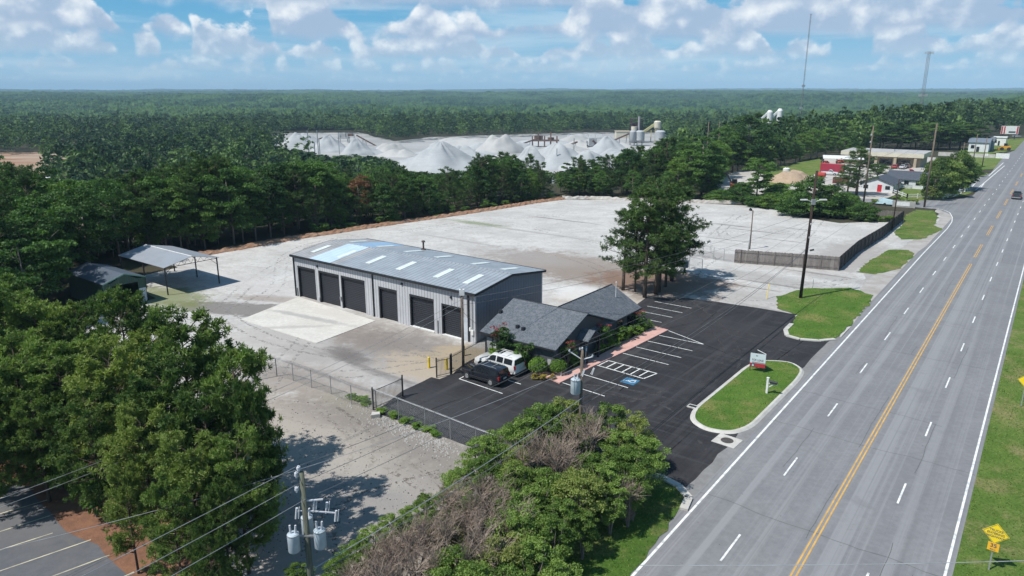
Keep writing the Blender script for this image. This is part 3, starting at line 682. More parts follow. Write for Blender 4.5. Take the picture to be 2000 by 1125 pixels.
def limbs(mb, rs, h, r, base, R0, n=7):
    mb.tube([(0, 0, -.3), (rs.normal(0, .08), rs.normal(0, .08), h * .45), (rs.normal(0, .2), rs.normal(0, .2), h * .86)], [R0, R0 * .7, R0 * .2], 7)
    for k in range(n):
        z = base + (h - base) * rs.uniform(.0, .6); th = rs.uniform(0, 6.28); L = r * rs.uniform(.5, .85)
        mb.tube([(0, 0, z), (math.cos(th) * L * .5, math.sin(th) * L * .5, z + L * .3), (math.cos(th) * L, math.sin(th) * L, z + L * .75)], [R0 * .35, R0 * .2, R0 * .06], 4, False)

def tree_proto(name, wood, V, tint, leafm, barkm):
    """trunk + crown children under an Empty; the meshes are reused by every copy"""
    return dict(name=name, trunk=wood, V=V, tint=tint, lm=leafm, bm=barkm, me=None)
def place(P, loc, sc_=1.0, rot=0.0, sz=None, label='', cat='tree', group=None, leafm=None, name=None):
    if P['me'] is None:
        q = np.arange(len(P['V'])).reshape(-1, 4); cm = npmesh('crown', P['V'], q, [P['lm']], tint=P['tint'])
        to = P['trunk'].build('trunk', P['bm'], smooth=True); tm = to.data; bpy.data.objects.remove(to); P['me'] = (tm, cm); P['var'] = {}
    tm, cm = P['me']
    if leafm is not None and leafm is not P['lm']:
        if leafm.name not in P['var']:
            c2 = cm.copy(); c2.materials.clear(); c2.materials.append(leafm); P['var'][leafm.name] = c2
        cm = P['var'][leafm.name]
    root = empty(name or P['name'], loc, rot, label, cat, group); root.scale = (sc_, sc_, sz or sc_)
    for nm, me_ in (('trunk', tm), ('crown', cm)):
        o = bpy.data.objects.new(nm, me_); col0.objects.link(o); o.parent = root
    return root

NEARPINE = []
for i, (h, r, nt) in enumerate(((13, 4.4, 1300), (12, 3.9, 1150), (14, 4.6, 1400), (11, 3.6, 1000), (12.5, 4.3, 1250))):
    wd, V, t = pine_parts(20 + i, h, r, .32, nt * 1.3, 20, .22); P = tree_proto('pine_tree', wd, V, t, PINE_L, BARK); P['h'] = h; P['r'] = r; NEARPINE.append(P)
MIDPINE = []
for i, (h, r, nt) in enumerate(((15, 4.2, 560), (15, 3.6, 480), (14, 4.0, 520), (16, 4.4, 600))):
    wd, V, t = pine_parts(40 + i, h, r, .33, nt * 2.3, 14, .22); P = tree_proto('pine_tree', wd, V, t, MPINE_L, BARK); P['h'] = h; P['r'] = r; MIDPINE.append(P)
BROAD = []
for i, (h, r) in enumerate(((13, 4.2), (12, 3.6), (14, 4.6), (12, 4.0), (13, 3.4), (11, 4.2))):
    rs = np.random.RandomState(60 + i); wd = MB(); limbs(wd, rs, h, r, h * .3, .2)
    V, t = crown_broad(60 + i, r, h, h * .16, 62, 9500, .165, cs=.78, shell=.2); P = tree_proto('broadleaf_tree', wd, V, t, BELT_L, GREYBARK); P['h'] = h; P['r'] = r; BROAD.append(P)
BUSHY = []
for i in range(3):
    rs = np.random.RandomState(70 + i); wd = MB(); limbs(wd, rs, 5.5, 4, .8, .15)
    V, t = crown_broad(70 + i, 4, 5.6, -.4, 70, 10000, .15, cs=.75, shell=.2); P = tree_proto('broadleaf_tree', wd, V, t, LEAF_L, GREYBARK); P['h'] = 5.6; P['r'] = 4; BUSHY.append(P)
CEDAR = []
for i, (h, r) in enumerate(((5.5, 1.9), (5, 2.1), (5.2, 1.7), (4.6, 2.0))):
    rs = np.random.RandomState(80 + i); wd = MB()
    for k in range(4):
        th = rs.uniform(0, 6.28); e = rs.uniform(.2, .7); wd.tube([(0, 0, -.2), (math.cos(th) * e * .6, math.sin(th) * e * .6, h * .5), (math.cos(th) * e * 1.6, math.sin(th) * e * 1.6, h * .9)], [.1, .07, .02], 5, False)
    V, t = crown_broad(80 + i, r, h, h * .18, 75, 11000, .062, cs=.62, shell=.1); P = tree_proto('cedar_tree', wd, V, t, CEDAR_L, GREYBARK); P['h'] = h; P['r'] = r; CEDAR.append(P)
TWIGM = mat('dead_twigs', (.33, .26, .21), (.22, .165, .13), 2, .95)
DEAD = []
for i in range(4):
    rs = np.random.RandomState(100 + i); mb = MB(); tr = MB(); h = 5.2
    for k in range(5):
        th = rs.uniform(0, 6.28); e = rs.uniform(.3, 1.0); p1 = np.array([math.cos(th) * e * .6, math.sin(th) * e * .6, h * .5]); p2 = np.array([math.cos(th) * e * 1.4, math.sin(th) * e * 1.4, h * .85])
        tr.tube([(0, 0, -.2), p1, p2], [.11, .075, .03], 5, False)
        for q in range(26):
            f = rs.uniform(.25, 1.0); b = p1 * (1 - f) + p2 * f if f > .4 else p1 * f; d = rnd_unit(rs, 1)[0]; d[2] = abs(d[2]) * .8 + .35; L = rs.uniform(.5, 1.4); c = b + d * L
            mb.tube([b, c], [.022, .012], 3, False)
            for s in range(6):
                g_ = b + (c - b) * rs.uniform(.3, 1); d2 = d + rs.normal(0, .55, 3); mb.tube([g_, g_ + d2 * rs.uniform(.2, .55)], [.012, .006], 3, False)
    DEAD.append((tr, mb, [None, None]))
def place_dead(k, loc, s, rot, label, group):
    tr, mb, c = DEAD[k]
    if c[0] is None:
        for i, (m_, mm) in enumerate(((tr, GREYBARK), (mb, TWIGM))):
            o = m_.build('x', mm); c[i] = o.data; bpy.data.objects.remove(o)
    root = empty('bare_tree', loc, rot, label, 'tree', group); root.scale = (s, s, s)
    for nm, me_ in (('trunk', c[0]), ('twigs', c[1])):
        o = bpy.data.objects.new(nm, me_); col0.objects.link(o); o.parent = root
    return root

R = random.Random(11)
def place_top(Plist, px, py, Y, label, group, rscale=1.0, leafm=None, zmin=5, k=None):
    p = at(px, py, Y); z0 = T(p.x, p.y); h = max(zmin, p.z - z0); P = Plist[k if k is not None else R.randrange(len(Plist))]
    s = h / P['h']; return place(P, (p.x, p.y, z0), s * rscale, R.uniform(0, 6.28), s, label, 'tree', group, leafm)
# foreground pine grove, bottom left
for (px, py, Y, rs__) in ((450, 715, 41, .75), (490, 775, 38.5, .5), (350, 640, 46, .95), (235, 592, 52, .8), (290, 665, 49, .85), (150, 618, 53, .85), (70, 610, 52, .95), (0, 575, 55, 1.05), (-60, 600, 50, 1.0),
                          (400, 790, 38.5, .9), (310, 740, 41, 1.0), (205, 700, 44, 1.0), (110, 690, 46, 1.0), (20, 690, 46, 1.0), (-60, 720, 44, 1.0),
                          (458, 870, 35.5, .75), (365, 880, 35, .9), (270, 820, 38, .9), (170, 790, 41, .9), (60, 790, 43, .9), (-50, 820, 41, .9), (330, 960, 32.5, .65), (430, 960, 33, .62), (240, 930, 35.5, .6), (405, 1045, 30, .5)):
    place_top(NEARPINE, px, py, Y, 'tall green pine in the grove above the lower left parking lot', 'pines of the lower left grove', rs__)
# pine clump by the office
for (bx, by, tx, ty, k, rs__) in ((1217, 567, 1196, 415, 1, 1.25), (1259, 581, 1248, 382, 0, 1.15), (1281, 575, 1290, 372, 2, 1.2), (1288, 571, 1312, 400, 3, 1.0), (1312, 549, 1335, 374, 3, 1.35), (1240, 570, 1180, 440, 1, .9), (1300, 560, 1350, 415, 2, 1.1)):
    x, y = G(bx, by); p = at(tx, ty, y); P = MIDPINE[k]; s = p.z / P['h']
    place(P, (x, y, 0), s * rs__, R.uniform(0, 6.28), s, 'tall dark pine in the clump standing behind the office roof', 'tree', 'pines between office and gravel yard')

# belt of trees behind the yard: silhouette heights read along the line
sil = [(-60, 345), (0, 345), (60, 350), (110, 372), (200, 380), (300, 352), (400, 325), (440, 318), (500, 345), (560, 322), (640, 330), (720, 345), (760, 330), (830, 345), (870, 335), (900, 352), (960, 302), (1000, 312), (1040, 310), (1090, 318), (1150, 312), (1210, 300), (1270, 288), (1330, 276), (1400, 290)]
def silh(px):
    for (x0, y0), (x1, y1) in zip(sil, sil[1:]):
        if x0 <= px <= x1: return y0 + (y1 - y0) * (px - x0) / (x1 - x0)
    return 345
edge = gp((-200, 520), (100, 510), (300, 503), (390, 495), (480, 480), (560, 466), (620, 457), (700, 445), (800, 430), (880, 419), (960, 406), (1040, 393), (1100, 385), (1200, 386), (1290, 390))
EV = [Vector(p) for p in edge]
def edge_pt(s):
    for a, b in zip(EV, EV[1:]):
        L = (b - a).length
        if s <= L: d = (b - a) / L; return a + d * s, Vector((-d.y, d.x))
        s -= L
    return EV[-1], Vector((0, 1))
total = sum((b - a).length for a, b in zip(EV, EV[1:]))
BELT = 'trees of the belt behind the gravel yard'
for row, (off, step, dy) in enumerate(((3.0, 2.9, 22), (6.5, 3.6, 6), (11, 4.2, 0), (17, 5, 0), (24, 6, 4))):
    s = R.uniform(0, 3)
    while s < total:
        p, nn = edge_pt(s); s += step * R.uniform(.75, 1.3)
        q = p + nn * (off + R.uniform(-1.2, 1.8)); px, _ = PX(q.x, q.y, 0)
        if px < -120 or px > 1330: continue
        py = silh(px) + R.uniform(-6, 26) + dy + (R.uniform(10, 40) if row == 0 and R.random() < .4 else 0)
        if row >= 3: py = silh(px) + R.uniform(0, 14)
        pine = R.random() < (.5 if px > 850 else .3)
        lf = None; lab = 'dark pine in the belt along the far edge of the gravel yard' if pine else 'leafy green tree in the belt along the far edge of the gravel yard'; grp = BELT
        if 690 < px < 712 and row == 1: lf = RUST_L; lab = 'rust brown tree among the green belt behind the warehouse'; grp = 'rust coloured trees'
        t = at(px, py, q.y); z0 = T(q.x, q.y) if row else 0; h = min(18.5, max(5, (t.z - z0) * 1.10 + .5)); P = (MIDPINE if pine else BROAD)[R.randrange(4 if pine else 6)]
        place(P, (q.x, q.y, z0 - (1.6 if not pine else .2)), min(1.3, h / P['h'] * 1.08), R.uniform(0, 6.28), (h + (1.4 if not pine else 0)) / P['h'], lab, 'tree', grp if not pine else 'pines of the belt behind the gravel yard', lf)
# wood on the far left, round the open shed
LF = [(-47, 64), (-50, 78), (-58, 82), (-66, 90), (-69, 100), (-66, 112), (-58, 121), (-140, 150), (-150, 60), (-60, 56)]
pts = []
tries = 0
while len(pts) < 62 and tries < 9000:
    tries += 1; x = R.uniform(-120, -45); y = R.uniform(56, 140)
    if not inpoly(x, y, LF): continue
    if PX(x, y, 8)[0] < -260: continue
    if all((x - a) ** 2 + (y - b) ** 2 > 21 for a, b in pts): pts.append((x, y))
for x, y in pts:
    px, _ = PX(x, y, 0); d = y
    if px > 105 and y < 99: continue
    z0 = T(x, y); Ztop = 13.5 + R.uniform(-2, 1.5) if y > 78 else 11.5 + R.uniform(-1.5, 1)
    if px > 90 and y < 100: Ztop = min(Ztop, 11)
    h = Ztop - z0; pine = R.random() < .4; P = (MIDPINE if pine else BROAD)[R.randrange(4)]; s = h / P['h']
    lf = None; lab = 'dark tree in the wood beside the open green shed'; grp = 'trees of the wood on the left'
    place(P, (x, y, z0), min(1.3, s * 1.05), R.uniform(0, 6.28), s, lab, 'tree', grp, lf)
for a_, b_, h_, k in ((-108, 37.5, 13.5, 0), (-103.5, 33.5, 13, 2), (-110, 43.5, 14, 3), (-99, 33, 11.5, 1)):
    q = W(a_, b_); place(BROAD[k], (q.x, q.y, 0), 1.15, k, h_ / BROAD[k]['h'], 'dark leafy tree leaning over the back of the open green shed', 'tree', 'trees over the green shed')
p = at(118, 398, 112); place(BROAD[1], (p.x, p.y, T(p.x, p.y)), .55, 1, (p.z - T(p.x, p.y)) / 12, 'yellow green tree glowing among dark trees on the left', 'tree', None, YEL_L)

# the wood on the right, the valley forest, then one mass to the horizon
RW = gp((1292, 392), (1390, 384), (1402, 338), (1500, 328), (1560, 311), (1660, 302), (1700, 291), (1850, 286), (1905, 266), (2060, 262), (2500, 262)) + [(2600, 900), (2600, 1050), (-2000, 1050), (-2000, 700)]
QUARRY_PX = [(505, 266), (560, 262), (640, 260), (700, 262), (770, 281), (840, 272), (930, 270), (1050, 266), (1150, 262), (1300, 262), (1310, 290), (1240, 328), (1100, 333), (960, 325), (880, 335), (790, 332), (765, 308), (690, 300), (640, 304), (590, 292), (540, 284)]
BANK_PX = [(-200, 308), (60, 301), (185, 292), (178, 300), (100, 318), (90, 340), (-200, 345)]
GAPS = [[(196, 362), (242, 362), (242, 380), (196, 380)], [(312, 333), (384, 330), (384, 350), (312, 350)], [(1395, 335), (1500, 330), (1500, 400), (1395, 400)], [(85, 340), (125, 340), (125, 365), (85, 365)], [(340, 268), (398, 268), (398, 280), (340, 280)]]
def blocked(x, y, z, h):
    for zz in (z + h, z + h * .5, z):
        px, py = PX(x, y, zz)
        if inpoly(px, py, QUARRY_PX) or inpoly(px, py, BANK_PX): return True
        if zz > z + 1 and any(inpoly(px, py, g_) for g_ in GAPS): return True
    return False
rs = np.random.RandomState(5)
cand = []
def fill(n, rmin, rmax, space):
    r = np.sqrt(rs.uniform(rmin ** 2, rmax ** 2, n)); th = rs.uniform(-.70, .68, n); x = r * np.sin(th); y = r * np.cos(th); z = terrain(x, y)
    grid = {}
    for i in range(n):
        gx, gy = int(x[i] // space), int(y[i] // space)
        if any((x[i] - u) ** 2 + (y[i] - v) ** 2 < space * space for a in (-1, 0, 1) for b in (-1, 0, 1) for u, v in grid.get((gx + a, gy + b), ())): continue
        a_, b_ = AB(x[i], y[i])
        if a_ > -80:                                       # right side: inside the wood only
            if not (inpoly(x[i], y[i], RW) or (y[i] > 480)): continue
            if a_ > -24 and y[i] < 520: continue
        elif y[i] < 60 or (z[i] > -3 and not inpoly(x[i], y[i], RW)): continue
        h = 13 + 8 * rs.rand() ** 1.5 + (1 if a_ > -100 else 0)
        if blocked(x[i], y[i], z[i], 1.0): continue
        while h > 3 and blocked(x[i], y[i], z[i], h): h *= .82
        if h <= 3: continue
        if a_ <= -80 and y[i] < 420:
            tx, ty = PX(x[i], y[i], z[i] + h)
            if ty > 372 or (y[i] < 255 and ty < silh(tx) - 10): continue
        grid.setdefault((gx, gy), []).append((x[i], y[i])); cand.append((x[i], y[i], z[i], h, r[i]))
fill(9000, 150, 470, 7.6); fill(30000, 470, 1050, 8.0)
cand.sort(key=lambda c: c[4])
IND = cand[:165]; REST = cand[165:]
for x, y, z, h, r in IND:
    a_, _ = AB(x, y); pine = R.random() < .1; P = (MIDPINE if pine else BROAD)[R.randrange(4)]; s = h / P['h']
    lab, grp = ('big green tree in the wood right of the quarry', 'trees of the wood right of the quarry') if a_ > -150 else ('green tree in the valley between the belt and the quarry', 'trees in the valley')
    place(P, (x, y, z - .3), s * 1.15, R.uniform(0, 6.28), s, lab, 'tree', grp)
RWV = [Vector(p) for p in RW[:11]]
for a, b in zip(RWV, RWV[1:]):
    L = (b - a).length; s0 = 0
    while s0 < L:
        q = a.lerp(b, s0 / L); step = 4.5 if q.y < 260 else 8; s0 += step * R.uniform(.8, 1.3); nn = Vector((-(b - a).y, (b - a).x)).normalized()
        q = q + nn * R.uniform(-1, 3); h = R.uniform(7, 13)
        if q.y > 420: continue
        P = BROAD[R.randrange(6)]; place(P, (q.x, q.y, -2.0), h / P['h'] * 1.25, R.uniform(0, 6.28), (h + 2) / P['h'], 'leafy tree at the front edge of the wood behind the open lots', 'tree', 'edge trees of the right hand wood', LEAF_L)
# the rest of the forest as one mass of clumped crowns
protos = []
for i in range(8):
    V, t = crown_broad(200 + i, 1.0, 2.7, .30, 22, 290, .115, cs=.8, shell=.4); protos.append((V.reshape(-1, 4, 3), t))
VV = []; TT = []
for k, (x, y, z, h, r) in enumerate(REST):
    V, t = protos[k % 8]; th = rs.uniform(0, 6.28); c, s = math.cos(th), math.sin(th); rad = rs.uniform(3.8, 7.8) * min(1, h / 12 + .25); vz = h / 2.7
    if r > 620: sel = rs.rand(len(V)) < .7; V = V[sel]; t = t[sel]; rad *= 1.12
    Q = np.empty_like(V); Q[..., 0] = (V[..., 0] * c - V[..., 1] * s) * rad + x; Q[..., 1] = (V[..., 0] * s + V[..., 1] * c) * rad + y; Q[..., 2] = V[..., 2] * vz + z
    VV.append(Q.reshape(-1, 3)); TT.append(np.clip(t * .35 + rs.rand() ** 1.3 * .85 - .1, 0, 1))
V = np.concatenate(VV); me = npmesh('forest', V, np.arange(len(V)).reshape(-1, 4), [FAR_L], tint=np.concatenate(TT))
o = bpy.data.objects.new('forest', me); col0.objects.link(o); tag(o, 'dense green forest filling the valley beyond the quarry', 'forest', kind='stuff')
print('forest trees', len(cand), 'quads', len(V) // 4)
# canopy surface to the horizon: domed crowns of many sizes
def worley(x, y, seed):
    xi = np.floor(x).astype(np.int64); yi = np.floor(y).astype(np.int64); best = np.full(x.shape, 9.0); idv = np.zeros(x.shape)
    for a in (-1, 0, 1):
        for b in (-1, 0, 1):
            i = xi + a; j = yi + b
            n = (i * 73856093 ^ j * 19349663 ^ (seed * 83492791)) & 0xffffffff; n = ((n ^ (n >> 15)) * 2246822519) & 0xffffffff; n = n ^ (n >> 13)
            u = (n & 0xfff) / 4096.0; v = ((n >> 12) & 0xfff) / 4096.0; c = ((n >> 20) & 0xff) / 255.0
            d = np.hypot(i + u - x, j + v - y); m = d < best; best = np.where(m, d, best); idv = np.where(m, c, idv)
    return best, idv
rr = np.geomspace(880, 12500, 640); th = np.linspace(-.74, .72, 1500)
RR, TH = np.meshgrid(rr, th, indexing='ij'); X = RR * np.sin(TH); Y = RR * np.cos(TH); Hh = terrain(X, Y)
sz = 12 + RR * .003
f1, c1 = worley(X / 15 + vnoise(X / 40, Y / 40, 2) * .8, Y / 15, 3); f2, c2 = worley(X / 34, Y / 34, 9); k = smooth((RR - 1400) / 1600)
bump = (1 - np.clip(f1 * 1.15, 0, 1.2) ** 2) * 8.5 * (1 - k) + (1 - np.clip(f2, 0, 1.2) ** 2) * 9 * k + (c1 * (1 - k) + c2 * k) * 5
cl = (vnoise(X / 110, Y / 110, 21) - .5) * 13 + (vnoise(X / 420, Y / 420, 23) - .5) * 12 * smooth((RR - 1000) / 600) + np.random.RandomState(8).uniform(-1.1, 1.1, X.shape) * (1 + RR / 4000)
Zc = Hh + 8.0 + bump + cl - 10 * smooth((1000 - RR) / 120)
tint = np.clip(.75 * (c1 * (1 - k) + c2 * k) ** 1.3 + .55 * vnoise(X / 130, Y / 230, 31) - .1 + np.random.RandomState(9).uniform(-.15, .15, X.shape), 0, 1)
V = np.stack([X, Y, Zc], -1).reshape(-1, 3); n = len(th); m = len(rr)
i, j = np.meshgrid(np.arange(m - 1), np.arange(n - 1), indexing='ij'); i = i.ravel(); j = j.ravel()
Fc = np.stack([i * n + j, i * n + j + 1, (i + 1) * n + j + 1, (i + 1) * n + j], -1)[:, ::-1]
me = npmesh('distant_forest', V, Fc, [DIST_L], tint=tint[:-1, :-1].ravel())
o = bpy.data.objects.new('distant_forest', me); col0.objects.link(o); tag(o, 'endless dark green forest canopy reaching the blue horizon', 'forest', kind='stuff')

# cedar thicket with dead grey twigs between the lot and the highway
for (px, py, h) in ((940, 848, 4.2), (985, 825, 4.6), (1030, 800, 5), (1070, 782, 5.2), (1105, 772, 5.4), (1150, 800, 4.6), (1195, 782, 5.2), (1238, 800, 5), (1262, 850, 4.6), (1225, 870, 4.6), (1240, 905, 4.0), (1180, 890, 4.6), (1130, 915, 4.6), (1195, 935, 3.8), (1100, 960, 4.4), (900, 905, 3.4), (880, 945, 3.2),
                     (945, 885, 3.8), (1010, 900, 4.4), (1045, 935, 4.6), (1080, 1000, 4.6), (1010, 985, 4.8), (1040, 1050, 4.8), (980, 1040, 4.8), (1010, 870, 4.3), (1215, 835, 4.6), (1060, 905, 4.2), (985, 935, 4.2), (1000, 960, 4.3), (880, 1020, 3.8), (1150, 880, 4.3), (915, 960, 3.8), (850, 990, 3.2), (900, 1060, 4.4), (930, 1100, 4.6), (860, 1100, 4.2), (800, 985, 2.6), (760, 1000, 2.6), (725, 1025, 2.6), (690, 1050, 2.6), (1140, 985, 3.6), (1090, 1085, 4.0), (1000, 1110, 4.4),
                     (655, 1085, 2.4), (580, 1095, 2.2), (560, 1120, 2.0), (640, 1120, 2.4), (830, 960, 2.6)):
    x, y = G(px, py + 6, h); P = CEDAR[R.randrange(4)]; s = h / P['h']
    place(P, (x, y, 0), max(s, .55) * R.uniform(.9, 1.1), R.uniform(0, 6.28), s, 'bright green cedar in the overgrown thicket by the parking lot', 'tree', 'cedars of the roadside thicket')
for (px, py, h) in ((1150, 835, 4.8), (1085, 865, 4.6), (1045, 880, 4.3), (965, 950, 4.3), (940, 990, 4.4), (900, 1010, 4.2), (845, 1030, 4.2), (810, 1050, 4.0), (775, 1060, 3.6), (740, 1085, 3.4), (700, 1110, 3.2), (820, 1090, 4.0), (950, 1060, 4.4), (770, 1110, 3.8), (890, 960, 3.8), (1000, 1010, 4.2), (1110, 890, 4.2), (1230, 950, 3)):
    x, y = G(px, py, h); place_dead(R.randrange(4), (x, y, 0), h / 5.2 * 1.08, R.uniform(0, 6.28), 'leafless grey tree of dead twigs inside the green thicket', 'dead trees of the roadside thicket')

# shrubs by the office and elsewhere
SHR = []
for i in range(4):
    V, t = crown_broad(300 + i, 1.0, 1.5, .0, 16, 1500, .085); wd = MB(); [wd.tube([(0, 0, -.1), (math.cos(k * 2) * .3, math.sin(k * 2) * .3, .9)], [.04, .02], 4, False) for k in range(4)]
    P = tree_proto('shrub', wd, V, t, BUSH_L, GREYBARK); P['h'] = 1.5; P['r'] = 1; SHR.append(P)
rs = np.random.RandomState(350); m_ = 2600; d = rnd_unit(rs, m_); d[:, 2] = np.abs(d[:, 2]) * 1.3 - .3; d /= np.linalg.norm(d, axis=1, keepdims=True); C = d * rs.uniform(.86, 1.02, m_)[:, None] * np.array([1, 1, .78]) + np.array([0, 0, .72])
wd = MB(); wd.tube([(0, 0, -.1), (0, 0, .8)], [.05, .03], 5, False); BALL = tree_proto('shrub', wd, leaf_quads(rs, C, d * 1.6, .085), rs.rand(m_), BUSH_L, GREYBARK); BALL['h'] = 1.5
def shrub(a, b, r, h, label, group=None, lf=None, z=.07):
    p = W(a, b, z)
    if 'round clipped' in label: return place(BALL, p, r, R.uniform(0, 6.28), h / 1.5, label, 'shrub', group, lf)
    return place(SHR[R.randrange(4)], p, r, R.uniform(0, 6.28), h / 1.5, label, 'shrub', group, lf)
shrub(-37.5, 54.0, .95, 1.75, 'round clipped green shrub at the near office corner beside the white car')
shrub(-35.9, 55.2, .85, 1.6, 'round clipped green shrub at the corner facing the power pole')
shrub(-39.6, 54.4, 1.0, 1.3, 'low green shrub behind the white car'); shrub(-41.3, 54.3, .9, 1.2, 'light green shrub under the red flowering tree')
shrub(-43.2, 54.2, .9, 1.5, 'olive brown shrub next to the iron fence and office wall')
for a, b in ((-36.3, 53.3), (-35.55, 53.9), (-37.0, 52.9)): shrub(a, b - .2, .42, .6, 'small golden shrub at the walkway edge below the round shrubs', 'golden shrubs', YEL_L)
for a, b, r, h in ((-35.9, 57.6, .8, 1.1), (-35.7, 58.6, .6, .9), (-35.6, 62.8, .7, 1.0), (-35.6, 64.3, .9, 1.4), (-35.5, 65.9, 1.0, 1.7), (-35.5, 67.4, 1.0, 1.7), (-35.4, 68.9, .9, 1.4), (-35.3, 70.4, .85, 1.2), (-35.3, 71.9, .9, 1.2), (-35.2, 73.3, .8, 1.1)):
    shrub(a, b, r, h, 'green shrub in the bed between office front and pink walkway', 'shrubs along the pink walkway')
CM = []
for i in range(2):
    rs = np.random.RandomState(400 + i); wd = MB()
    for k in range(5):
        th = k * 1.26 + i; wd.tube([(0, 0, -.1), (math.cos(th) * .35, math.sin(th) * .35, 1.6), (math.cos(th) * .9, math.sin(th) * .9, 3.2)], [.06, .045, .02], 5, False)
    V, t = crown_broad(400 + i, 1.35, 3.9, 1.1, 22, 2300, .10); P = tree_proto('crepe_myrtle', wd, V, t, BELT_L, GREYBARK)
    Vb, tb = crown_broad(430 + i, 1.15, 4.3, 2.6, 10, 260, .085); P['bl'] = npmesh('blossom', Vb, np.arange(len(Vb)).reshape(-1, 4), [RED_L], tint=tb); P['h'] = 4; P['r'] = 1.3; CM.append(P)
for a, b, s, lab in ((-42.2, 54.2, 1.0, 'crepe myrtle with red blossom before the office side wall'), (-39.3, 54.1, .82, 'green crepe myrtle left of the round clipped shrubs'), (-36.0, 56.9, .8, 'crepe myrtle with sparse red blossom left of the porch'), (-35.9, 63.6, .85, 'crepe myrtle with red blossom right of the porch'), (-35.7, 71.6, .7, 'small crepe myrtle at the far end of the office front')):
    r_ = place(CM[int(abs(a * 10)) % 2], W(a, b, .06), s, R.uniform(0, 6), s, lab, 'tree')
    o = bpy.data.objects.new('blossom', CM[int(abs(a * 10)) % 2]['bl']); col0.objects.link(o); o.parent = r_
    if 'green' in lab: bpy.data.objects.remove(o)
# kudzu and scrub behind the wooden fence, hedges of the right hand lots
def gshrub(px, py, r, h, label, group=None, lf=LEAF_L):
    x, y = G(px, py); P = SHR[R.randrange(4)] if r < 1.8 else BUSHY[R.randrange(3)]
    if r >= 1.8: return place(P, (x, y, -.2), r / 4, R.uniform(0, 6.28), h / 5.2, label, 'shrub', group, lf, 'shrub')
    return place(P, (x, y, 0), r, R.uniform(0, 6.28), h / 1.5, label, 'shrub', group, lf)
for k in range(46):
    px = R.uniform(1390, 1690); py = 401 + (px - 1390) * .065 - R.uniform(0, 22) + (12 if px > 1540 else 0)
    gshrub(px, py, R.uniform(2.4, 4.2), R.uniform(2.0, 4.4), 'vine covered scrub along the far right edge of the gravel yard', 'scrub at the yard edge')
for px, py in ((1660, 426), (1690, 430), (1720, 433), (1630, 424), (1600, 422), (1740, 432)): gshrub(px, py, 1.7, 1.2, 'low weeds at the foot of the wooden fence inside the yard', 'weeds by the wooden fence', BUSH_L)
def gtree(P, px, by, ty, r, label, lf=None, name=None, group=None):
    x, y = G(px, by); p = at(px, ty, y); return place(P, (x, y, 0), r / P['r'], R.uniform(0, 6.28), p.z / P['h'], label, 'tree', group, lf, name)
gtree(BROAD[0], 1477, 396, 308, 4.6, 'vine wrapped conical tree behind the far edge of the gravel yard', LEAF_L)
gtree(BUSHY[0], 1585, 423, 348, 5.5, 'bushy green tree behind the dark power pole in the yard', LEAF_L); gtree(BUSHY[1], 1560, 420, 372, 4.5, 'low bushy tree left of the dark power pole', LEAF_L); gtree(BUSHY[2], 1618, 424, 362, 4.5, 'low bushy tree right of the dark power pole', LEAF_L)
gtree(MIDPINE[1], 1672, 382, 292, 5.0, 'open crowned pine left of the white house'); gtree(MIDPINE[3], 1655, 378, 330, 4.0, 'small pine beside the white house front'); gtree(BROAD[4], 1712, 352, 318, 4, 'green tree behind the white house roof', LEAF_L)
for px, by, ty, r in ((1822, 390, 310, 4.2), (1868, 372, 295, 5), (1850, 385, 315, 4.5), (1880, 368, 320, 4.5)): gtree(BUSHY[px % 3], px, by, ty, r, 'dense dark evergreen right of the white house', PINE_L, 'evergreen_tree', 'evergreens by the white fence')
for px, by, ty, r in ((1815, 391, 362, 1.6), (1835, 391, 366, 1.7)): gtree(CEDAR[0], px, by, ty, r, 'small conical cedar in front of the white rail fence', None, None, 'conical cedars by the white fence')
gtree(CEDAR[1], 1905, 345, 318, 2.6, 'round green tree by the driveway beyond the white fence', LEAF_L)
for px in range(1700, 1900, 22): gtree(BROAD[px % 5], px + R.uniform(-8, 8), 292 + R.uniform(-2, 2), 232 + R.uniform(0, 22), 8, 'large dark tree standing behind the tan building', None, None, 'trees behind the tan building')
for px, py in ((1708, 398), (1735, 397), (1765, 399), (1785, 399), (1752, 392)): gshrub(px, py, 1.5, 1.3, 'low shrub near the white sign behind the wooden fence', 'shrubs by the white sign', PINE_L)
for px, py, r in ((120, 955, 1.7), (160, 970, 1.6), (90, 930, 1.6), (190, 1010, 1.2), (140, 925, 1.6)): gshrub(px, py, r, 3.0, 'light green vine bush at the edge of the lower left lot', 'vine bushes of the lower lot')
for k in range(24):
    s = R.uniform(60, total - 30); p, nn = edge_pt(s); q = p + nn * 1.0; P = SHR[k % 4]
    place(P, (q.x, q.y, 0), R.uniform(.9, 1.9), R.uniform(0, 6), R.uniform(.6, 1.4), 'bright green bush on the red dirt berm', 'shrub', 'bushes along the dirt berm', LEAF_L)
for px, py in ((745, 806), (770, 815), (792, 826), (815, 835), (835, 842), (850, 850), (690, 778), (705, 783), (715, 790)): gshrub(px, py, .7, .45, 'low weeds at the foot of the chain link fence', 'weeds by the chain link fence', BUSH_L)

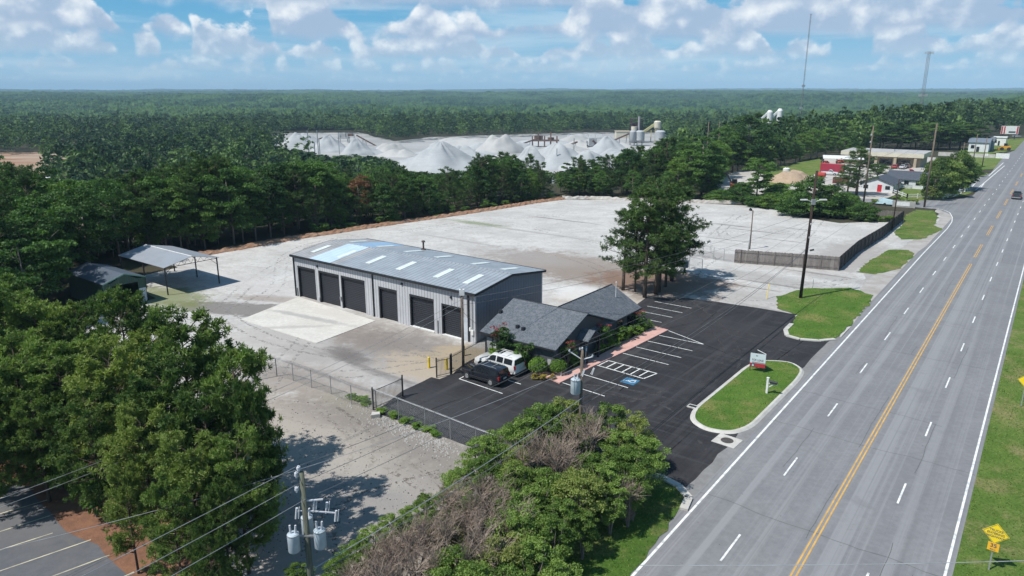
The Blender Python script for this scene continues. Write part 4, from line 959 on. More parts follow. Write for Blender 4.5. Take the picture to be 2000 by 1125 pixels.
# ================================================================== BUILDINGS
def ribmat(name, c1, axis='X', period=.3, rough=.45, metal=.0, dark=.6, width=.18, patch=.12, spec=.4):
    m = bpy.data.materials.new(name); m.use_nodes = True; MATS[name] = m
    t = NT(m.node_tree); p = t.n['Principled BSDF']; p.inputs['Roughness'].default_value = rough; p.inputs['Metallic'].default_value = metal; p.inputs['Specular IOR Level'].default_value = spec
    ob = t.new('ShaderNodeTexCoord').outputs['Object']; x, y, z = t.xyz(ob); a = {'X': x, 'Y': y, 'Z': z}[axis]
    fr = t.math('FRACT', t.math('MULTIPLY', a, 1 / period)); tri = t.math('ABSOLUTE', t.math('SUBTRACT', fr, .5))
    f = t.ramp(tri, .5 - width, .5 - width * .35)
    c = t.mix(t.ramp(t.noise(ob, .5, 6, .65), .4, .66, 0, patch * 3), c1, tuple(k * .72 for k in c1))
    c = t.mix(f, c, tuple(k * dark for k in c1)); t.put(p.inputs['Base Color'], c)
    b = t.new('ShaderNodeBump'); b.inputs['Strength'].default_value = .6; b.inputs['Distance'].default_value = .03
    t.l.new(f, b.inputs['Height']); t.l.new(b.outputs[0], p.inputs['Normal']); return m
BLACKM = mat('black_trim', (.018, .02, .024), (.03, .032, .036), 2, .5)
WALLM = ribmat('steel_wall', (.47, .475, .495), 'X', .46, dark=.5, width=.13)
WALLY = ribmat('steel_wall_end_shaded', (.15, .175, .215), 'Y', .5, dark=.7, width=.16)  # gable steel darker than the long wall: its shade is put into the colour
ROOFM = ribmat('steel_roof', (.31, .34, .37), 'X', .62, dark=.6, width=.15, patch=.25)
ROOFB = ribmat('steel_roof_old', (.37, .36, .355), 'X', .62, dark=.5, width=.14, patch=.3)
BLUE1 = ribmat('pale_blue_roof', (.48, .60, .70), 'X', .9, dark=.85, width=.14); BLUE2 = ribmat('blue_roof', (.27, .41, .56), 'X', .9, dark=.85, width=.14)
SKYL = mat('skylight_sheet', (.62, .66, .64), (.54, .59, .57), 1.5, .5)
DOORM = ribmat('dark_door', (.018, .020, .026), 'Z', .24, dark=1.9, width=.12, rough=.5)
GLASS = mat('dark_glass', (.012, .014, .018), (.02, .024, .03), 1, .08, spec=.6)
STEEL = mat('galvanised_steel', (.42, .43, .44), (.32, .33, .34), 3, .5, metal=.5)
WHITEP = mat('white_paintwork', (.72, .72, .70), (.62, .62, .60), 2, .6)
WOODP = mat('pole_wood', (.20, .155, .115), (.12, .09, .07), 2, .95, .4, stretch=(4, 4, .4)); DARKWOOD = mat('creosote_wood', (.055, .035, .028), (.03, .02, .018), 2, .95, .4, stretch=(4, 4, .4))

# warehouse: local x along the long side (towards the highway), y towards the back
L_, D_, HE, HR = 32.0, 13.0, 5.7, 6.55
wh = empty('warehouse', W(-80.3, 57.3, .03), ANG, 'long grey ribbed steel warehouse with six dark roll up doors and skylights', 'building')
doors = [(.7, 4.4, 4.35), (5.15, 9.2, 4.35), (9.6, 14.1, 4.35), (16.6, 19.75, 4.05), (21.9, 25.8, 4.0), (27.0, 30.3, 3.75)]
mb = MB(); x0 = 0
for a, b, h in doors:
    mb.box(x0, a, 0, .2, 0, HE); mb.box(a, b, 0, .2, h, HE); x0 = b
mb.box(x0, L_, 0, .2, 0, HE); mb.box(0, L_, D_ - .2, D_, 0, HE)
mb.build('side_wall', WALLM, wh)
mb = MB()
for x in (0, L_ - .2):
    v = [(x + s, y, z) for s in (0, .2) for y, z in ((.2, 0), (D_ - .2, 0), (D_ - .2, HE), (D_ / 2, HR - .02), (.2, HE))]
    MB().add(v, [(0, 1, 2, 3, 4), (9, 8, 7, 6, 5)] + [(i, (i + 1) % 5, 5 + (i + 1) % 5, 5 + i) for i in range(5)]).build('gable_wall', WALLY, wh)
ov = .28
def rz(y): return HE + .06 + (HR - HE) * (1 - abs(y - D_ / 2) / (D_ / 2))
def roofslab(mb, x0, x1, y0, y1, dz=0.0, th=.07, f=None):
    f = f or rz; v = [(x, y, f(y) + dz + s) for s in (0, th) for x, y in ((x0, y0), (x1, y0), (x1, y1), (x0, y1))]
    mb.add(v, [(0, 3, 2, 1), (4, 5, 6, 7), (0, 1, 5, 4), (1, 2, 6, 5), (2, 3, 7, 6), (3, 0, 4, 7)])
mb = MB(); roofslab(mb, 9.1, L_ + ov, -ov, D_ / 2); roofslab(mb, 9.1, L_ + ov, D_ / 2, D_ + ov); mb.build('roof', ROOFM, wh)
mb = MB()
for x0, x1 in ((-ov, 3.75), (7.9, 9.1)): roofslab(mb, x0, x1, -ov, D_ / 2); roofslab(mb, x0, x1, D_ / 2, D_ + ov)
mb.build('roof_panel', ROOFB, wh)['label'] = 'brownish grey end bay of the roof'
mb = MB(); roofslab(mb, 3.75, 7.9, -ov, D_ / 2, .015); mb.build('roof_panel', BLUE1, wh)['label'] = 'pale blue roof bay on the front slope'  # blue bay coloured paler on the front slope than on the back
mb = MB(); roofslab(mb, 3.75, 7.9, D_ / 2, D_ + ov, .015); mb.build('roof_panel', BLUE2, wh)['label'] = 'deeper blue roof bay on the back slope'
def whx(px, py, z, q=0): a, b = AB(*G(px, py, z)); return a + 80.3, b - 57.3
for (px, py) in ((626, 487.5), (676, 498), (729.5, 510), (786, 522.6), (857, 538), (914, 550)):
    x, y = whx(px, py, 6.2); mb = MB(); roofslab(mb, x - .42, x + .42, 1.7, 4.7, .08, .04); mb.build('skylight', SKYL, wh)
for (px, py) in ((700, 473), (751, 483), (804, 493), (859, 505), (928, 519), (983, 530.6)):
    x, y = whx(px, py, 6.2); mb = MB(); roofslab(mb, x - .42, x + .42, 8.2, 11.2, .08, .04); mb.build('skylight', SKYL, wh)
mb = MB(); mb.box(-ov - .02, L_ + ov + .02, -ov - .16, -ov, HE - .16, HE + .12); mb.box(-ov, L_ + ov, D_ + ov, D_ + ov + .14, HE - .14, HE + .12)
mb.build('gutter', BLACKM, wh)
mb = MB()
for x in (-ov - .05, L_ + ov - .02):
    for ya, yb in ((-ov, D_ / 2), (D_ / 2, D_ + ov)): mb.bar((x + .03, ya, rz(ya) - .06), (x + .03, yb, rz(yb) - .06), .08, .26)
mb.build('rake_trim', BLACKM, wh)
mb = MB(); mb.tube([(0, D_ / 2, HR + .15), (L_, D_ / 2, HR + .15)], .07, 6); mb.build('ridge_cap', ROOFM, wh)
for x in (-.08, 15.55, 31.0, ):
    mb = MB(); mb.box(x, x + .16, -.14, 0, .0, HE - .1); mb.build('downpipe', BLACKM, wh)
for i, (a, b, h) in enumerate(doors):
    mb = MB(); mb.box(a + .12, b - .12, .22, .30, .04, h - .1); d = mb.build('roller_door', DOORM, wh)
    mb = MB(); mb.box(a, a + .2, -.03, .3, 0, h); mb.box(b - .2, b, -.03, .3, 0, h) if False else None; mb.box(a + .2, b, -.03, .3, h - .26, h); mb.build('door_frame', BLACKM, d)
mb = MB(); mb.box(27.1, 30.3, -.12, .2, 0, .1); mb.box(21.9, 25.8, -.12, .2, 0, .1); mb.build('door_sill', WHITEP, wh)
mb = MB(); mb.box(30.35, 30.98, -.02, 0, 0, 2.7); mb.build('wall_panel', mat('plain_panel', (.50, .53, .57)), wh)
for x, z in ((4.9, 4.75), (20.6, 4.9), (28.4, 4.6)):
    mb = MB(); mb.box(x, x + .26, -.14, 0, z, z + .24); mb.build('wall_light', BLACKM, wh)
mb = MB(); mb.box(4.95, 5.1, -.1, 0, .2, .6); mb.box(9.3, 9.5, -.14, 0, 1.0, 1.5); mb.tube([(.35, -.1, 0), (.35, -.1, 1.2)], .07, 6); mb.tube([(26.4, -.08, 0), (26.4, -.08, 1.6)], .06, 6); mb.build('wall_pipe', STEEL, wh)
mb = MB(); mb.box(31.45, 31.8, -.16, 0, .9, 1.5); mb.box(31.2, 31.42, -.14, 0, 1.3, 1.7); mb.build('electric_meter', WHITEP, wh)
mb = MB(); mb.tube([(31.6, -.08, 1.5), (31.6, -.08, 5.2)], .035, 6); mb.tube([(31.6, -.08, 5.2), (31.3, -.2, 5.5)], .05, 6); mb.build('conduit', STEEL, wh)
x, y = whx(824, 489, 5.9); mb = MB(); mb.tube([(x, D_ - .6, 5.8), (x, D_ - .6, 7.0)], .12, 8); mb.tube([(x, D_ - .6, 7.0), (x, D_ - .6, 7.2)], [.28, .2], 8); mb.tube([(x, D_ - .6, 5.8), (x, D_ - .6, 6.05)], [.45, .3], 8); mb.build('roof_vent', mat('rusty_vent', (.09, .07, .06)), wh)

# office
SHING = mat('shingles', (.075, .087, .10), (.13, .145, .165), 7, .95, .5, 8, spread=(.42, .58), stretch=(1, 1, 1), col3=(.14, .15, .165), s3=2.3)
DWALL = ribmat('dark_siding', (.075, .08, .09), 'Y', .3, dark=.75, width=.1); DWALX = ribmat('dark_siding_side', (.085, .09, .10), 'X', .3, dark=.75, width=.1)
of = empty('office_building', W(-45.1, 55.1, .05), ANG, 'low dark office with grey shingle gables between warehouse and parking lot', 'building')
ow, ez, pz = 8.8, 2.75, 4.85        # front wall x, eave, peak
y1, y2 = 11.0, 17.2                 # wing widths in y
mb = MB(); mb.box(0, ow, 0, .2, 0, ez); mb.build('side_wall', DWALX, of)
mb = MB(); mb.box(0, .2, .2, y1, 0, ez)
v = [(ow - .2 + s, y, z) for s in (0, .2) for y, z in ((.2, 0), (y1, 0), (y1, ez), (y1 / 2, pz - .1), (.2, ez))]; mb.add(v, [(0, 1, 2, 3, 4), (9, 8, 7, 6, 5)] + [(i, (i + 1) % 5, 5 + (i + 1) % 5, 5 + i) for i in range(5)])
v = [(s, y, z) for s in (.02, .2) for y, z in ((.2, ez - .01), (y1, ez - .01), (y1 / 2, pz - .1))]; mb.add(v, [(0, 1, 2), (5, 4, 3)])
mb.build('front_wall', DWALL, of); MB().box(ow - .2, ow, y1, y2, 0, ez).build('front_wall', DWALL, of)
mb = MB(); xb = ow - 7.2
v = [(x, y2 - .2 + s, z) for s in (0, .2) for x, z in ((xb, 0), (ow - .2, 0), (ow - .2, ez), (ow - 3.6, 4.6), (xb, ez))]; mb.add(v, [(0, 1, 2, 3, 4), (9, 8, 7, 6, 5)] + [(i, (i + 1) % 5, 5 + (i + 1) % 5, 5 + i) for i in range(5)])
mb.box(xb, xb + .2, y1, y2 - .2, 0, ez); mb.build('end_wall', DWALX, of)
def slab(mb, quad, th=.12): v = list(quad) + [(x, y, z + th) for x, y, z in quad]; mb.add(v, [(3, 2, 1, 0), (4, 5, 6, 7), (0, 1, 5, 4), (1, 2, 6, 5), (2, 3, 7, 6), (3, 0, 4, 7)])
mb = MB(); e = .45; xf = ow + .42; dzz = (pz - ez) / (y1 / 2) * e
slab(mb, [(-.35, -e, ez - dzz), (xf, -e, ez - dzz), (xf, y1 / 2, pz), (-.35, y1 / 2, pz)]); slab(mb, [(-.35, y1 / 2, pz), (xf, y1 / 2, pz), (xf, y1 + e, ez - dzz), (-.35, y1 + e, ez - dzz)])
mb.build('roof', SHING, of)
mb = MB(); xr = ow - 3.6; p2 = 4.72; k = (p2 - ez) / 3.6 * .42
slab(mb, [(xr, y1 / 2 + .3, p2), (xf - .003, y1 / 2 + .3, ez - k), (xf - .003, y2 + e, ez - k), (xr, y2 + e, p2)]); slab(mb, [(xb - .4, y1 / 2 + .3, ez - k), (xr, y1 / 2 + .3, p2), (xr, y2 + e, p2), (xb - .4, y2 + e, ez - k)])
mb.build('rear_roof', SHING, of)
mb = MB(); mb.tube([(-.35, y1 / 2, pz + .11), (xf, y1 / 2, pz + .11)], .07, 6); mb.tube([(xr, y1 / 2 + .5, p2 + .11), (xr, y2 + e, p2 + .11)], .07, 6); mb.build('ridge_cap', BLACKM, of)
mb = MB(); mb.box(-.35, xf, -e - .1, -e - .01, ez - dzz - .05, ez - dzz + .1); mb.build('gutter', BLACKM, of); mb = MB(); mb.box(xf + .01, xf + .1, y1 + e, y2 + e, ez - k - .05, ez - k + .1); mb.build('gutter', BLACKM, of)
# porch
pr = MB(); py0, py1, pm = 3.9, 6.6, 5.25
slab(pr, [(ow - .02, py0, 2.5), (ow + 1.5, py0, 2.5), (ow + 1.5, pm, 3.3), (ow - .02, pm, 3.3)], .09); slab(pr, [(ow - .02, pm, 3.3), (ow + 1.5, pm, 3.3), (ow + 1.5, py1, 2.5), (ow - .02, py1, 2.5)], .09)
po = pr.build('porch_roof', SHING, of)
for y in (py0 + .15, py1 - .3):
    mb = MB(); mb.box(ow + 1.15, ow + 1.35, y, y + .18, .05, 2.55); mb.build('post', BLACKM, po)
v = [(ow + 1.4 + s, y, z) for s in (0, .05) for y, z in ((py0 + .1, 2.5), (py1 - .1, 2.5), (pm, 3.24))]; MB().add(v, [(0, 1, 2), (5, 4, 3), (0, 1, 4, 3), (1, 2, 5, 4), (2, 0, 3, 5)]).build('porch_gable', BLACKM, po)
mb = MB(); mb.box(ow, ow + .06, 4.8, 5.7, .1, 2.15); d = mb.build('door', mat('dark_door_leaf', (.03, .035, .04)), of); MB().box(ow + .065, ow + .11, 5.5, 5.56, 1.0, 1.15).build('handle', STEEL, d)
for y in (1.2, 8.2, 12.6, 15.0):
    mb = MB(); mb.box(ow, ow + .04, y, y + 1.3, .9, 2.1); wn = mb.build('window', GLASS, of); MB().box(ow + .002, ow + .05, y - .07, y - .005, .85, 2.15).box(ow + .002, ow + .05, y + 1.305, y + 1.37, .85, 2.15).build('frame', BLACKM, wn)
for x in (1.6, 4.8): MB().box(x, x + 1.1, -.04, 0, .9, 2.0).build('window', GLASS, of)
MB().box(.3, .95, -.06, 0, .05, 2.1).build('side_door', mat('weathered_grey', (.30, .31, .32)), of)
MB().box(1.15, 1.5, -.05, 0, .2, 1.9).box(8.0, 8.45, -.05, 0, .5, 1.4).build('pale_panel', mat('pale_panel', (.42, .43, .42)), of)
def roofz(y): return ez + (pz - ez) * (y / (y1 / 2)) + .1
for (px, py) in ((1011, 642), (1022, 645.5), (978, 623)):
    a, b = AB(*G(px, py, 3.3)); x, y = a + 45.1, b - 55.1; MB().box(x - .16, x + .16, y - .16, y + .16, roofz(y) - .1, roofz(y) + .32).build('roof_vent', BLACKM, of)
bs = empty('parking_sign', W(-35.05, 59.0, .17), ANG, 'small blue and white accessible parking sign by the office porch', 'sign')
MB().tube([(0, 0, 0), (0, 0, 1.9)], .03, 6).build('post', STEEL, bs); MB().box(.03, .05, -.2, .2, 1.3, 1.9).build('plate', blue, bs); MB().box(.051, .055, -.1, .1, 1.4, 1.75).build('symbol', PAINT, bs)
ht = empty('hitching_rail', W(-35.3, 54.8, .17), ANG, 'short white post standing at the near end of the walkway', 'post'); MB().tube([(0, 0, 0), (0, 0, .9)], .06, 8).build('post', WHITEP, ht)
fl = empty('flagpole', W(-36.0, 70.0, .07), 0, 'bare white flagpole rising in front of the office roof', 'flagpole')
x, y = G(1200, 644); fl.location = (x, y, .06); hh = at(1205, 553, y).z
MB().tube([(0, 0, 0), (0, 0, hh)], [.06, .035], 8).build('pole', WHITEP, fl); MB().tube([(0, 0, hh), (0, 0, hh + .14)], [.08, .04], 8).build('finial', WHITEP, fl)

# open steel canopy
GREYROOF = ribmat('canopy_roof', (.30, .32, .35), 'X', .3, dark=.75, width=.15)
cn = empty('canopy_shelter', W(-107.5, 46.7, .03), ANG, 'open sided grey metal canopy on thin dark posts casting a square shadow', 'shelter')
mb = MB(); f = lambda y: 3.9 + .85 * (1 - abs(y - 3.95) / 3.95)
roofslab(mb, 0, 13.1, -.15, 3.95, 0, .05, f); roofslab(mb, 0, 13.1, 3.95, 8.05, 0, .05, f); mb.build('roof', GREYROOF, cn)
MB().tube([(0, 3.95, 4.83), (13.1, 3.95, 4.83)], .06, 6).build('ridge_cap', WHITEP, cn)
for x in (.3, 6.8, 12.8):
    for y in (0.1, 7.8): MB().box(x - .07, x + .07, y - .07, y + .07, 0, 3.88).build('post', BLACKM, cn)
mb = MB()
for x in (.3, 6.8, 12.8):
    mb.bar((x, .1, 3.78), (x, 7.8, 3.78), .07); mb.bar((x, .1, 2.9), (x, 1.1, 3.8), .05); mb.bar((x, 7.8, 2.9), (x, 6.8, 3.8), .05)
    for k in range(8): mb.bar((x, .1 + k * .96, 3.78), (x, .58 + k * .96, f(.58 + k * .96) - .04), .03); mb.bar((x, .58 + k * .96, f(.58 + k * .96) - .04), (x, 1.06 + k * .96, 3.78), .03)
mb.build('truss', BLACKM, cn)
# green shed
GREENM = ribmat('green_steel', (.028, .075, .06), 'Y', .3, dark=.7, width=.14); GREENX = ribmat('green_steel_side', (.028, .075, .06), 'X', .3, dark=.7, width=.14)
sh = empty('green_shed', W(-104.5, 38.4, .03), ANG, 'dark green metal shed with wide open front and small white door panel', 'shed')
mb = MB(); SL, SW, se, sp = 10.5, 5.3, 3.35, 4.2
mb.box(0, SL, 0, .1, 0, se); mb.box(0, SL, SW - .1, SW, 0, se); mb.build('side_wall', GREENX, sh)
mb = MB(); mb.box(0, .1, .1, SW - .1, 0, se); mb.box(SL - .1, SL, .1, 1.0, 0, se); mb.box(SL - .1, SL, SW - 1.0, SW - .1, 0, se)
v = [(SL - .1 + s, y, z) for s in (0, .1) for y, z in ((1.0, 2.9), (SW - 1.0, 2.9), (SW - 1.0, se), (SW / 2, sp), (1.0, se))]; mb.add(v, [(0, 1, 2, 3, 4), (9, 8, 7, 6, 5)] + [(i, (i + 1) % 5, 5 + (i + 1) % 5, 5 + i) for i in range(5)])
mb.build('front_wall', GREENM, sh)
mb = MB(); f = lambda y: se + .03 + (sp - se) * (1 - abs(y - SW / 2) / (SW / 2)); roofslab(mb, -.2, SL + .12, -.12, SW / 2, 0, .05, f); roofslab(mb, -.2, SL + .12, SW / 2, SW + .12, 0, .05, f); mb.build('roof', ribmat('shed_roof', (.10, .12, .15), 'X', .3, dark=.7), sh)
mb = MB(); [mb.bar((SL + .14, ya, f(ya) + .02), (SL + .14, yb, f(yb) + .02), .04, .16) for ya, yb in ((-.12, SW / 2), (SW / 2, SW + .12))]; mb.build('rake_trim', mat('pale_green_trim', (.16, .30, .24)), sh)
MB().box(SL + .01, SL + .05, SW - .98, SW - .1, .05, 1.95).build('door_panel', mat('white_door', (.55, .57, .62)), sh)

# ================================================================== FENCES
def chain_fence(name, pts, h, label, arms=False, step=2.9, z0=.03):
    """pts in world xy"""
    root = empty(name, (0, 0, 0), 0, label, 'fence'); mesh = MB(); rail = MB(); P = [Vector((*p, z0)) for p in pts]
    for i in range(len(P) - 1):
        a, b = P[i], P[i + 1]; L = (b - a).length; d = (b - a) / L; n = max(1, round(L / step))
        for k in range(n + (1 if i == len(P) - 2 else 0)):
            q = a + d * L * k / n; pm_ = MB(); pm_.tube([q, q + Vector((0, 0, h))], .04, 6)
            if arms: nn = Vector((-d.y, d.x, 0)); pm_.tube([q + Vector((0, 0, h)), q + Vector((0, 0, h + .3)) + nn * -.3], .02, 4)
            pm_.build('post', STEEL, root)
        rail.tube([a + Vector((0, 0, h)), b + Vector((0, 0, h))], .025, 5)
        s = .16; m_ = int(L / s)
        for k in range(-int(h / s), m_):
            for sg in (0, 1):
                u0 = k * s; u1 = u0 + h; z_0, z_1 = (0, h) if sg == 0 else (h, 0)
                t0, t1 = max(0, -u0 / h), min(1, (L - u0) / h)
                if t1 <= t0: continue
                pa = a + d * (u0 + (u1 - u0) * t0) + Vector((0, 0, z_0 + (z_1 - z_0) * t0)); pb = a + d * (u0 + (u1 - u0) * t1) + Vector((0, 0, z_0 + (z_1 - z_0) * t1))
                mesh.tube([pa, pb], .0035, 3, False)
        if arms:
            nn = Vector((-d.y, d.x, 0))
            for k in (.1, .2, .3): rail.tube([a + Vector((0, 0, h + k)) - nn * k, b + Vector((0, 0, h + k)) - nn * k], .006, 3, False)
    rail.build('top_rail', STEEL, root); mesh.build('wire_mesh', STEEL, root); return root
chain_fence('chain_link_fence', gp((728, 802), (687, 790), (647, 770), (609, 758), (573, 744), (541, 735)), 1.85, 'chain link fence crossing the gravel from the iron gate to a corner post')
chain_fence('chain_link_fence', gp((541, 735), (480, 747), (430, 760), (330, 785)), 1.85, 'chain link fence running from the corner post into the pine grove')
chain_fence('chain_link_fence', gp((735, 801), (779, 818), (831, 839), (880, 859), (930, 880), (1010, 910)), 1.85, 'chain link fence with barbed arms along the near edge of the black asphalt', True)
chain_fence('chain_link_fence', [W(-39.4, 112.8).xy, W(-43.0, 113.0).xy, W(-47, 113.6).xy], 2.0, 'chain link gate panel left of the wooden fence', step=1.8)
chain_fence('chain_link_fence', gp((1371, 530), (1346, 524), (1329, 531), (1290, 545)), 1.9, 'short chain link fence beside the pines and grey cabinet')
# iron picket fences
def picket(name, pts, h, label, drop=0.0, close=.14):
    root = empty(name, (0, 0, 0), 0, label, 'fence'); rails = MB(); pk = MB(); P = [Vector((*p, .05)) for p in pts]
    for i in range(len(P) - 1):
        a, b = P[i], P[i + 1]; L = (b - a).length; d = (b - a) / L; n = int(L / close)
        top = lambda t: h - drop * (1 - (2 * t - 1) ** 2) if drop else h
        for z in (.15, h - .22): MB().bar(a + Vector((0, 0, z)), b + Vector((0, 0, z)), .04, .04).build('rail', BLACKM, root)
        for k in range(n + 1):
            q = a + d * L * k / n; pk.bar(q + Vector((0, 0, .05)), q + Vector((0, 0, top(k / n))), .03)
        for q in ([a, b] if i == 0 else [b]): MB().bar(q, q + Vector((0, 0, h + .15)), .12).build('post', BLACKM, root)
    pk.build('picket_panel', BLACKM, root); return root
picket('iron_fence', gp((882, 731), (949, 693)), 2.0, 'black iron picket fence with yellow grass behind, beside the parked cars')
picket('iron_gate', gp((853, 738), (880, 731.5)), 1.9, 'short black iron picket panel at the end of the fence near the wood pole')
picket('iron_gate', gp((729, 801), (787, 775)), 1.95, 'open black iron picket gate leaf at the near corner of the asphalt', .25)
# wooden fence
def wood_fence(label, pts, h, m_):
    root = empty('wooden_fence', (0, 0, 0), 0, label, 'fence'); rnd = random.Random(len(label))
    for i in range(len(pts) - 1):
        a = Vector((*pts[i], 0)); b = Vector((*pts[i + 1], 0)); L = (b - a).length; d = (b - a) / L; nn = Vector((-d.y, d.x, 0)); n = int(L / .16); mb = MB()
        for k in range(n):
            p = a + d * L * k / n; q = a + d * (L * (k + 1) / n - .012); o = nn * rnd.uniform(-.015, .015); hh = h + rnd.uniform(-.05, .04)
            mb.add([p + o, q + o, q + o + nn * .03, p + o + nn * .03] + [x + Vector((0, 0, hh)) for x in (p + o, q + o, q + o + nn * .03, p + o + nn * .03)], [(3, 2, 1, 0), (4, 5, 6, 7), (0, 1, 5, 4), (1, 2, 6, 5), (2, 3, 7, 6), (3, 0, 4, 7)])
        mb.build('board_panel', m_, root)
        for k in range(int(L / 2.6) + 1): q = a + d * (k * 2.6) + nn * .1; MB().box(-.06, .06, -.06, .06, 0, h + .05).build('post', m_, root, q)
        r_ = MB(); [r_.bar(a + nn * .08 + Vector((0, 0, z)), b + nn * .08 + Vector((0, 0, z)), .05, .1) for z in (.5, h - .4)]; r_.build('rail', m_, root)
    return root
FW = mat('weathered_fence', (.19, .165, .15), (.14, .12, .11), 2.5, .9, stretch=(3, 3, .4), coords='World', col3=(.23, .205, .185), s3=.6)
wood_fence('weathered grey board fence facing the highway driveway, near side', [W(-24.4, 117.2).xy, W(-31, 115.3).xy, W(-39.4, 112.8).xy], 2.25, FW)
wood_fence('long shaded board fence running parallel to the highway', [W(-24.4, 172.9).xy, W(-24.2, 150).xy, W(-24.9, 132).xy, W(-24.4, 117.25).xy], 2.3, mat('shaded_boards', (.10, .088, .08), (.07, .062, .058), 2.5, .9, stretch=(3, 3, .4), coords='World'))  # long run darkened: shade on its road side is put into the board colour
wood_fence('far return of the board fence with posts on the inside', [W(-37.5, 169.8).xy, W(-24.4, 173).xy], 2.1, FW)

# bollards
YEL = mat('safety_yellow', (.75, .55, .03), (.6, .42, .03), 3, .5)
for (px, py, lab) in ((838, 719, 'yellow bollard at the end of the iron picket fence'), (872, 722, 'yellow bollard just behind the iron picket fence'), (906, 695, 'yellow bollard beside the wood pole near the last roll up door')):
    x, y = G(px, py); r_ = empty('bollard', (x, y, .03), 0, lab, 'bollard'); MB().tube([(0, 0, 0), (0, 0, 1.12)], .13, 12).build('pipe', YEL, r_, smooth=False); MB().tube([(0, 0, 1.12), (0, 0, 1.18)], [.13, .07], 12).build('cap', YEL, r_)

# ================================================================== POLES AND WIRES
CERAM = mat('porcelain', (.62, .63, .65), (.5, .5, .52), 3, .35); TANK = mat('tank_grey', (.46, .52, .56), (.38, .44, .48), 3, .5); WIRE = mat('wire_metal', (.16, .16, .16), (.1, .1, .1), 1, .7); WIREL = mat('bright_wire', (.42, .42, .42), (.3, .3, .3), 1, .5, metal=.4)
def pole(x, y, h, label, m_=WOODP, r=.17, lean=(0, 0), name='utility_pole'):
    root = empty(name, (x, y, 0), 0, label, 'pole'); MB().tube([(0, 0, -.2), (lean[0], lean[1], h)], [r, r * .66], 10).build('pole', m_, root, smooth=True); return root
def insul(root, p, s=1.0):
    MB().tube([p, Vector(p) + Vector((0, 0, .3 * s))], [.05 * s, .04 * s], 6).tube([Vector(p) + Vector((0, 0, .1 * s)), Vector(p) + Vector((0, 0, .16 * s))], [.1 * s, .1 * s], 8).tube([Vector(p) + Vector((0, 0, .2 * s)), Vector(p) + Vector((0, 0, .26 * s))], [.1 * s, .09 * s], 8).build('insulator', CERAM, root)
def transformer(root, p, r=.27, h=.95):
    p = Vector(p); t = MB().tube([p, p + Vector((0, 0, h * .04)), p + Vector((0, 0, h * .94)), p + Vector((0, 0, h))], [r * .9, r, r, r * .8], 16); o = t.build('transformer', TANK, root, sharp=40)
    for dx_ in (-.1, .12): MB().tube([p + Vector((dx_, 0, h)), p + Vector((dx_ * 1.2, 0, h + .4))], [.06, .045], 8).build('bushing', CERAM, o)
    MB().tube([p + Vector((0, 0, h * .9)), p + Vector((0, 0, h * .95))], r * 1.04, 16).build('lid_band', STEEL, o)
P1 = W(-24.7, 17.1); p1z = 10.6; P2 = W(-24.6, 40.9); p2z = at(1128, 683, P2.y).z; P3 = W(-24.6, 97.6); p3z = 17.2
r1 = pole(P1.x, P1.y, p1z, 'weathered pole with three transformer cans at the bottom of the picture', mat('green_wood', (.14, .15, .11), (.09, .09, .07), 2, .95, .4, stretch=(4, 4, .4)), .17)
for q in ((-.55, -.25, p1z - 3.9), (-.1, .5, p1z - 3.5), (.62, -.1, p1z - 3.8)): transformer(r1, q)
MB().bar((-.55, -.1, p1z - 3.2), (.65, -.1, p1z - 3.2), .08).bar((0, 0, p1z - 3.3), (-.1, .5, p1z - 3.3), .08).build('tank_bracket', STEEL, r1)
for q in ((-.22, -.05, p1z - .25), (-.25, -.1, p1z - .95), (-.12, .0, p1z + .02)): insul(r1, q, 1.0)
for q in ((.35, .1, p1z - 2.1), (.9, .2, p1z - 2.2), (1.35, .0, p1z - 2.5), (-.4, -.1, p1z - 2.3)): MB().tube([q, Vector(q) + Vector((.08, 0, .55))], .055, 8).tube([Vector(q) + Vector((.12, 0, .0)), Vector(q) + Vector((.2, 0, .6))], .025, 6).build('fuse_cutout', CERAM, r1)
MB().bar((.05, 0, p1z - 1.95), (1.4, .05, p1z - 2.1), .05).bar((.05, 0, p1z - 1.95), (-.4, 0, p1z - 2.0), .05).build('fuse_bracket', CERAM, r1); MB().bar((0, 0, p1z - 1.45), (.85, .05, p1z - 1.4), .06).build('crossarm', CERAM, r1)
r2 = pole(P2.x, P2.y, p2z, 'wood pole with white crossarm and one transformer before the parking lot', WOODP, .15)
MB().tube([(-.9, .05, p2z - .15), (0, 0, p2z - .75), (.75, .05, p2z - .55)], .045, 6).build('crossarm', CERAM, r2)
for q in ((-.9, .05, p2z - .2), (.75, .05, p2z - .6), (0, 0, p2z - .02), (-.16, 0, p2z - .05)): insul(r2, q, .7)
transformer(r2, (-.42, -.1, p2z - 3.3), .36, 1.15)
for q in ((.05, -.1, p2z - 2.0), (.75, 0, p2z - 1.9)): MB().tube([q, Vector(q) + Vector((.15, 0, .5))], .05, 8).tube([Vector(q) + Vector((-.1, 0, .05)), Vector(q) + Vector((.1, 0, .55))], .025, 6).build('fuse_cutout', CERAM, r2)
r3 = pole(P3.x, P3.y, p3z, 'tall dark power pole with twin street lamps on the grass by the highway', DARKWOOD, .22, (.35, .1))
lz = at(1580, 392, P3.y).z
for s in (-1, 1):
    MB().tube([(.3, 0, lz - .2), (.3 + s * .9, 0, lz + .1)], .04, 6).box(.3 + s * 1.25 - .45, .3 + s * 1.25 + .45, -.14, .14, lz + .05, lz + .2).build('street_lamp', WHITEP, r3)
for z in (lz - 3.2, lz - 5.0): insul(r3, (.2, -.2, z), .9)
MB().box(.05, .5, -.25, .15, lz - .5, lz + .2).build('junction_box', STEEL, r3); MB().tube([(.5, -.2, lz - 6.6), (1.0, -.2, lz - 6.5)], .12, 8).build('splice_case', BLACKM, r3)
